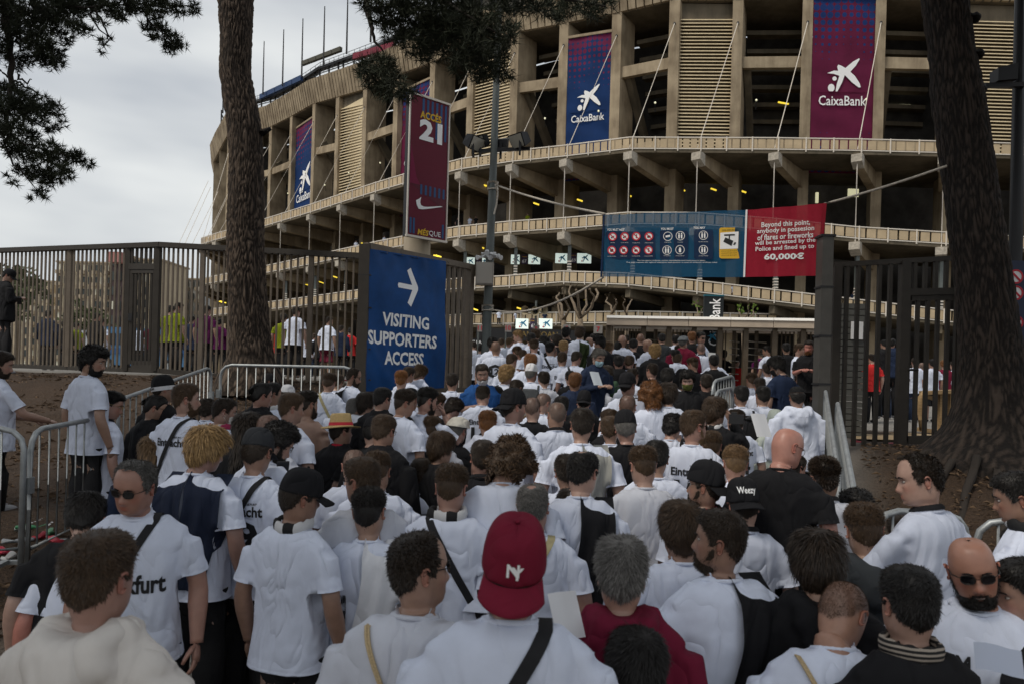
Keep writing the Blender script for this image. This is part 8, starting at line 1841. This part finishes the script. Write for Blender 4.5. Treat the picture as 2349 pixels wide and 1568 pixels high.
# --- fillers: heads half hidden between the ones above
def fillers(n):
    base = [(r[5].x, r[5].y, r[0]) for r in PEOPLE if r[4] < 15.5]; pts = [(a, b) for a, b, _ in base]; fr = random.Random(11); made = 0; used = set(); tries = 0
    while made < n and tries < 9000:
        tries += 1; y = fr.uniform(3.8, 14.5); xl = -.28 * y - .55 if y < 9 else -.2 * y + .6; xr = .4 * y - .15; x = fr.uniform(xl, xr)
        if y > 9: x = fr.uniform(-.02 * y, .3 * y)
        if min((x - a) ** 2 + (y - b) ** 2 for a, b in pts) < .46 ** 2: continue
        h = gz(x, y) + fr.uniform(1.48, 1.62); u, v = proj((x, y, h))
        if u < 1045 and v < 915: continue
        sf = F * .247 / y
        if any(q[4] > y and abs(q[1] - u) < .62 * sf and abs(q[2] - v) < .9 * sf for q in PEOPLE): continue
        near = min(base, key=lambda q: (q[0] - x) ** 2 + (q[1] - y) ** 2)
        key = near[2]; hs_, hc_ = fr.choice((('short', 'd'), ('short', 'k'), ('fade', 'b'), ('fade', 'd'), ('medium', 'k'), ('short', 'b'), ('buzz', 'b'), ('receding', 'd')))
        if key in used: continue
        used.add(key); tp = fr.choice('WWWWKKw'); words_ = ' '.join(key.split()[:8]).rstrip(',')
        for w_ in (' with', ' and', ' in', ' a', ' the', ' of', ' on', ' his', ' her', ' by', ' behind', ' black', ' over', ' before', ' beside', ' across'):
            if words_.endswith(w_): words_ = words_[:-len(w_)]
        where = 'behind' if y > PEOPLE[[r[0] for r in PEOPLE].index(key)][5].y else 'in front of'
        nm = {'k': 'black', 'd': 'dark', 'b': 'brown'}[hc_]
        person(u, v, F * .247 / y, fr.uniform(-35, 45), fr.uniform(0, 20), 0, hs_, hc_, tp, fr.choice(('tee', 'tee', 'jacket' if tp == 'K' else 'tee')), 'DD', print_=EIN(fr.choice(('7', '11', '20', '14'))) if tp == 'W' and fr.random() < .4 else None, label='%s haired head %s %s' % (nm, where, words_), ex=fr.choice(((), (), ('strapL',), ('collar',), ('spec',), ('capk',) if hs_ == 'short' else ())))
        pts.append((x, y)); made += 1
    return made
fillers(46)
# ================================================================ prints on caps, bags and things in hands
def on_cap(lbl, s, z, w_, h_, c_, back, parts=None):
    c = CAPOBJ[lbl]; me0 = c.data; t_ = BVHTree.FromPolygons([v.co[:] for v in me0.vertices], [tuple(p.vertices) for p in me0.polygons])
    me = text_mesh(s, 1.0, .02); n = len(me.vertices); V = np.empty(n * 3, dtype=np.float32); me.vertices.foreach_get('co', V); V = V.reshape(-1, 3); w0, h0 = np.ptp(V[:, 0]), np.ptp(V[:, 1])
    V[:, 0] = (V[:, 0] - (V[:, 0].max() + V[:, 0].min()) / 2) * w_ / w0; V[:, 1] = (V[:, 1] - (V[:, 1].max() + V[:, 1].min()) / 2) * h_ / h0; out_ = []
    for q in V:
        x = -q[0] if back == 'front' else q[0]; sg_ = 1 if back == 'front' else -1
        h = t_.ray_cast(Vector((x, sg_ * .5, z + q[1])), Vector((0, -sg_, 0))); p = h[0] + Vector((0, sg_ * .003, 0)) if h[0] else Vector((x, sg_ * .12, z + q[1])); out_.append(tuple(p))
    me.vertices.foreach_set('co', np.array(out_, dtype=np.float32).ravel()); me.update(); o = link('emblem', me, M[c_], c); return o
L1 = 'man in maroon baseball cap worn backwards with white emblem'
on_cap(L1, 'N', .072, .034, .036, 'print_white', 'front'); o = on_cap(L1, 'Y', .066, .034, .036, 'print_white', 'front'); o.location = (-.012, .0015, 0)
on_cap('man in black flat-brim cap lettered in white script', 'Weezy', .078, .1, .045, 'print_white', 'front')
on_cap('man in black knit hat with white lettered band', 'Eintracht', .02, .11, .026, 'print_black', 'back').location = (0, -.008, 0)
on_cap('bearded man in backwards black cap with wing emblem and scarf', 'W', .07, .03, .04, 'print_white', 'front')
# drawstring bags
def pobj(lbl):
    for r in PEOPLE:
        if r[0] == lbl: return r
def drawbag(lbl, label, kind, pr, pl):
    r = pobj(lbl); o = r[7]; sh = [c for c in o.children if c.name.startswith(('t_shirt', 'jacket'))][0]; Mw = o.matrix_basis @ sh.matrix_local
    t_ = bvh(kind, pr, pl); mb = MB(); nu, nv_ = 22, 22; top_z = -.37
    rows = []
    for side_ in (0, 1):
        R = []
        for j in range(nv_ + 1):
            f = j / nv_; hw = .05 + .13 * min(1, f * 3.2) ** .7; z = top_z - .42 * f
            for i in range(nu + 1):
                g_ = i / nu * 2 - 1; x = hw * g_; ba = cast(t_, x, z, True, .004); y0 = ba.y if ba is not None else -.13
                th_ = (.02 + .05 * math.sin(min(1, f * 1.3) * math.pi * .75)) * (1 - abs(g_) ** 2.4) if side_ else 0
                ru = .006 * math.sin(g_ * 26) * max(0, 1 - f * 4)
                R.append((x, y0 - th_ - ru * side_ - .003, z))
        rows.append(R)
    V = rows[1] + rows[0]; n = (nu + 1) * (nv_ + 1); Fc = []
    for j in range(nv_):
        for i in range(nu): a = j * (nu + 1) + i; Fc.append((a, a + nu + 1, a + nu + 2, a + 1))
    g = empty('drawstring_bag', Mw @ Vector((0, -.2, -.6)), 0, label, 'bag', 'maroon drawstring bags'); g.matrix_world = Mw
    bagm = M['cotton']; link('sack', mk('sack', V[:n], Fc, None, True), bagm, g, None, (.13, .008, .03))
    for s in (-1, 1):
        pts = [Vector((s * .02, -.15, top_z + .0))]
        for f in np.linspace(0, 1, 9):
            x = s * (.03 + .085 * f); z = top_z + (.19 * f); p = cast(t_, x, z, True, .009)
            if p is not None: pts.append(p)
        pts.append(Vector((s * .118, .02, -.178))); pts.append(Vector((s * .125, .1, -.26)))
        pts2 = [p + Vector((s * .008, -.002, .002)) for p in pts]
        MB().tube(pts, .0045, 6).build('cord', M['cord'], g, True); MB().tube(pts2, .0045, 6).build('cord', M['cord'], g, True)
    return g
M['cord'] = mat('cream_cord', (.5, .38, .22), .8, noise_s=200, noise_a=.2)
drawbag('heavy man in dark glasses looking right, cream cord on shoulders', 'maroon drawstring bag with cream cords on the heavy man in dark glasses', 'tee', 'D', 'D')
drawbag('man with shaved head bowed forward, maroon drawstring bag on back', 'maroon drawstring bag on the back of the bowed shaved man', 'tee', 'D', 'D')
# sheets of paper, phones, flute, camera
def at_px(u, v, d): return W(u, v, d)
def sheet(name, u, v, d, w_, h_, rx, rz_, col, label, cat):
    R = Matrix.Rotation(rz_, 3, 'Z') @ Matrix.Rotation(rx, 3, 'X'); c = W(u, v, d); V = []
    for j in range(5):
        for i in range(5): V.append(c + R @ Vector(((i / 4 - .5) * w_, (j / 4 - .5) * h_, .006 * math.sin(i * 1.3) + .004 * j)))
    o = link(name, mk(name, V, [(j * 5 + i, j * 5 + i + 1, (j + 1) * 5 + i + 1, (j + 1) * 5 + i) for j in range(4) for i in range(4)], M['plastic'], True), None, None, None, col); return tag(o, label, cat)
sheet('paper', 1298, 1411, 2.45, .12, .16, 1.0, .5, (.7, .7, .72), 'folded white paper held beside the maroon cap', 'paper')
sheet('paper', 2290, 1515, 2.25, .13, .1, .5, -.5, (.36, .4, .5), 'pale blue paper below the smiling bald man', 'paper')
sheet('paper', 1367, 868, 9.2, .16, .2, 1.0, .6, (.55, .6, .65), 'papers in the hands of the surgical mask man', 'paper')
sheet('paper', 1634, 822, 12.6, .16, .22, 1.2, .3, (.7, .7, .7), 'white sheet held by the grey man at turnstiles', 'paper')
sheet('paper', 1745, 975, 5.8, .18, .2, 1.1, .5, (.7, .7, .72), 'white sheet in front of the black straps', 'paper')
r = pobj('bearded man raising a wooden flute with his right hand'); d = r[4] - .02
tag(MB().tube([W(958, 930, d), W(985, 958, d - .05), W(998, 968, d - .07)], [.012, .014, .012], 8).build('flute', mat('pale_wood', (.5, .35, .17), .5), None, True), 'short wooden flute held by the bearded man', 'flute')
r = pobj('man in black holding a camera up to his eye'); d = r[4] - .1
c = W(1689, 960, d); g = empty('camera', c, 0, 'black camera held up by the man in the black jacket', 'camera'); g.rotation_euler = (0, 0, -.3)
MB().box((0, 0, 0), (.13, .07, .085)).build('camera_body', M['dark_metal'], g); MB().tube([(.03, 0, 0), (.12, .03, 0)], [.034, .036], 14).build('lens_barrel', M['dark_metal'], g, True); MB().box((-.02, 0, .05), (.05, .05, .025)).build('viewfinder', M['dark_metal'], g)
for lbl, u, v, dd, lab_ in (('curly black haired man in glasses looking down at his phone', 648, 1078, -.05, 'dark phone in front of the curly man in glasses'), ('person in black hat and coat looking at a phone by the fence', 44, 690, -.1, 'dark phone held by the figure at the left fence')):
    r = pobj(lbl); d = r[4] + dd; o = MB().box((0, 0, 0), (.075, .012, .15)).build('phone', M['dark_metal'], None); o.location = W(u, v, d); o.rotation_euler = (.6, 0, .4); tag(o, lab_, 'phone')
for rw in PEOPLE: pass
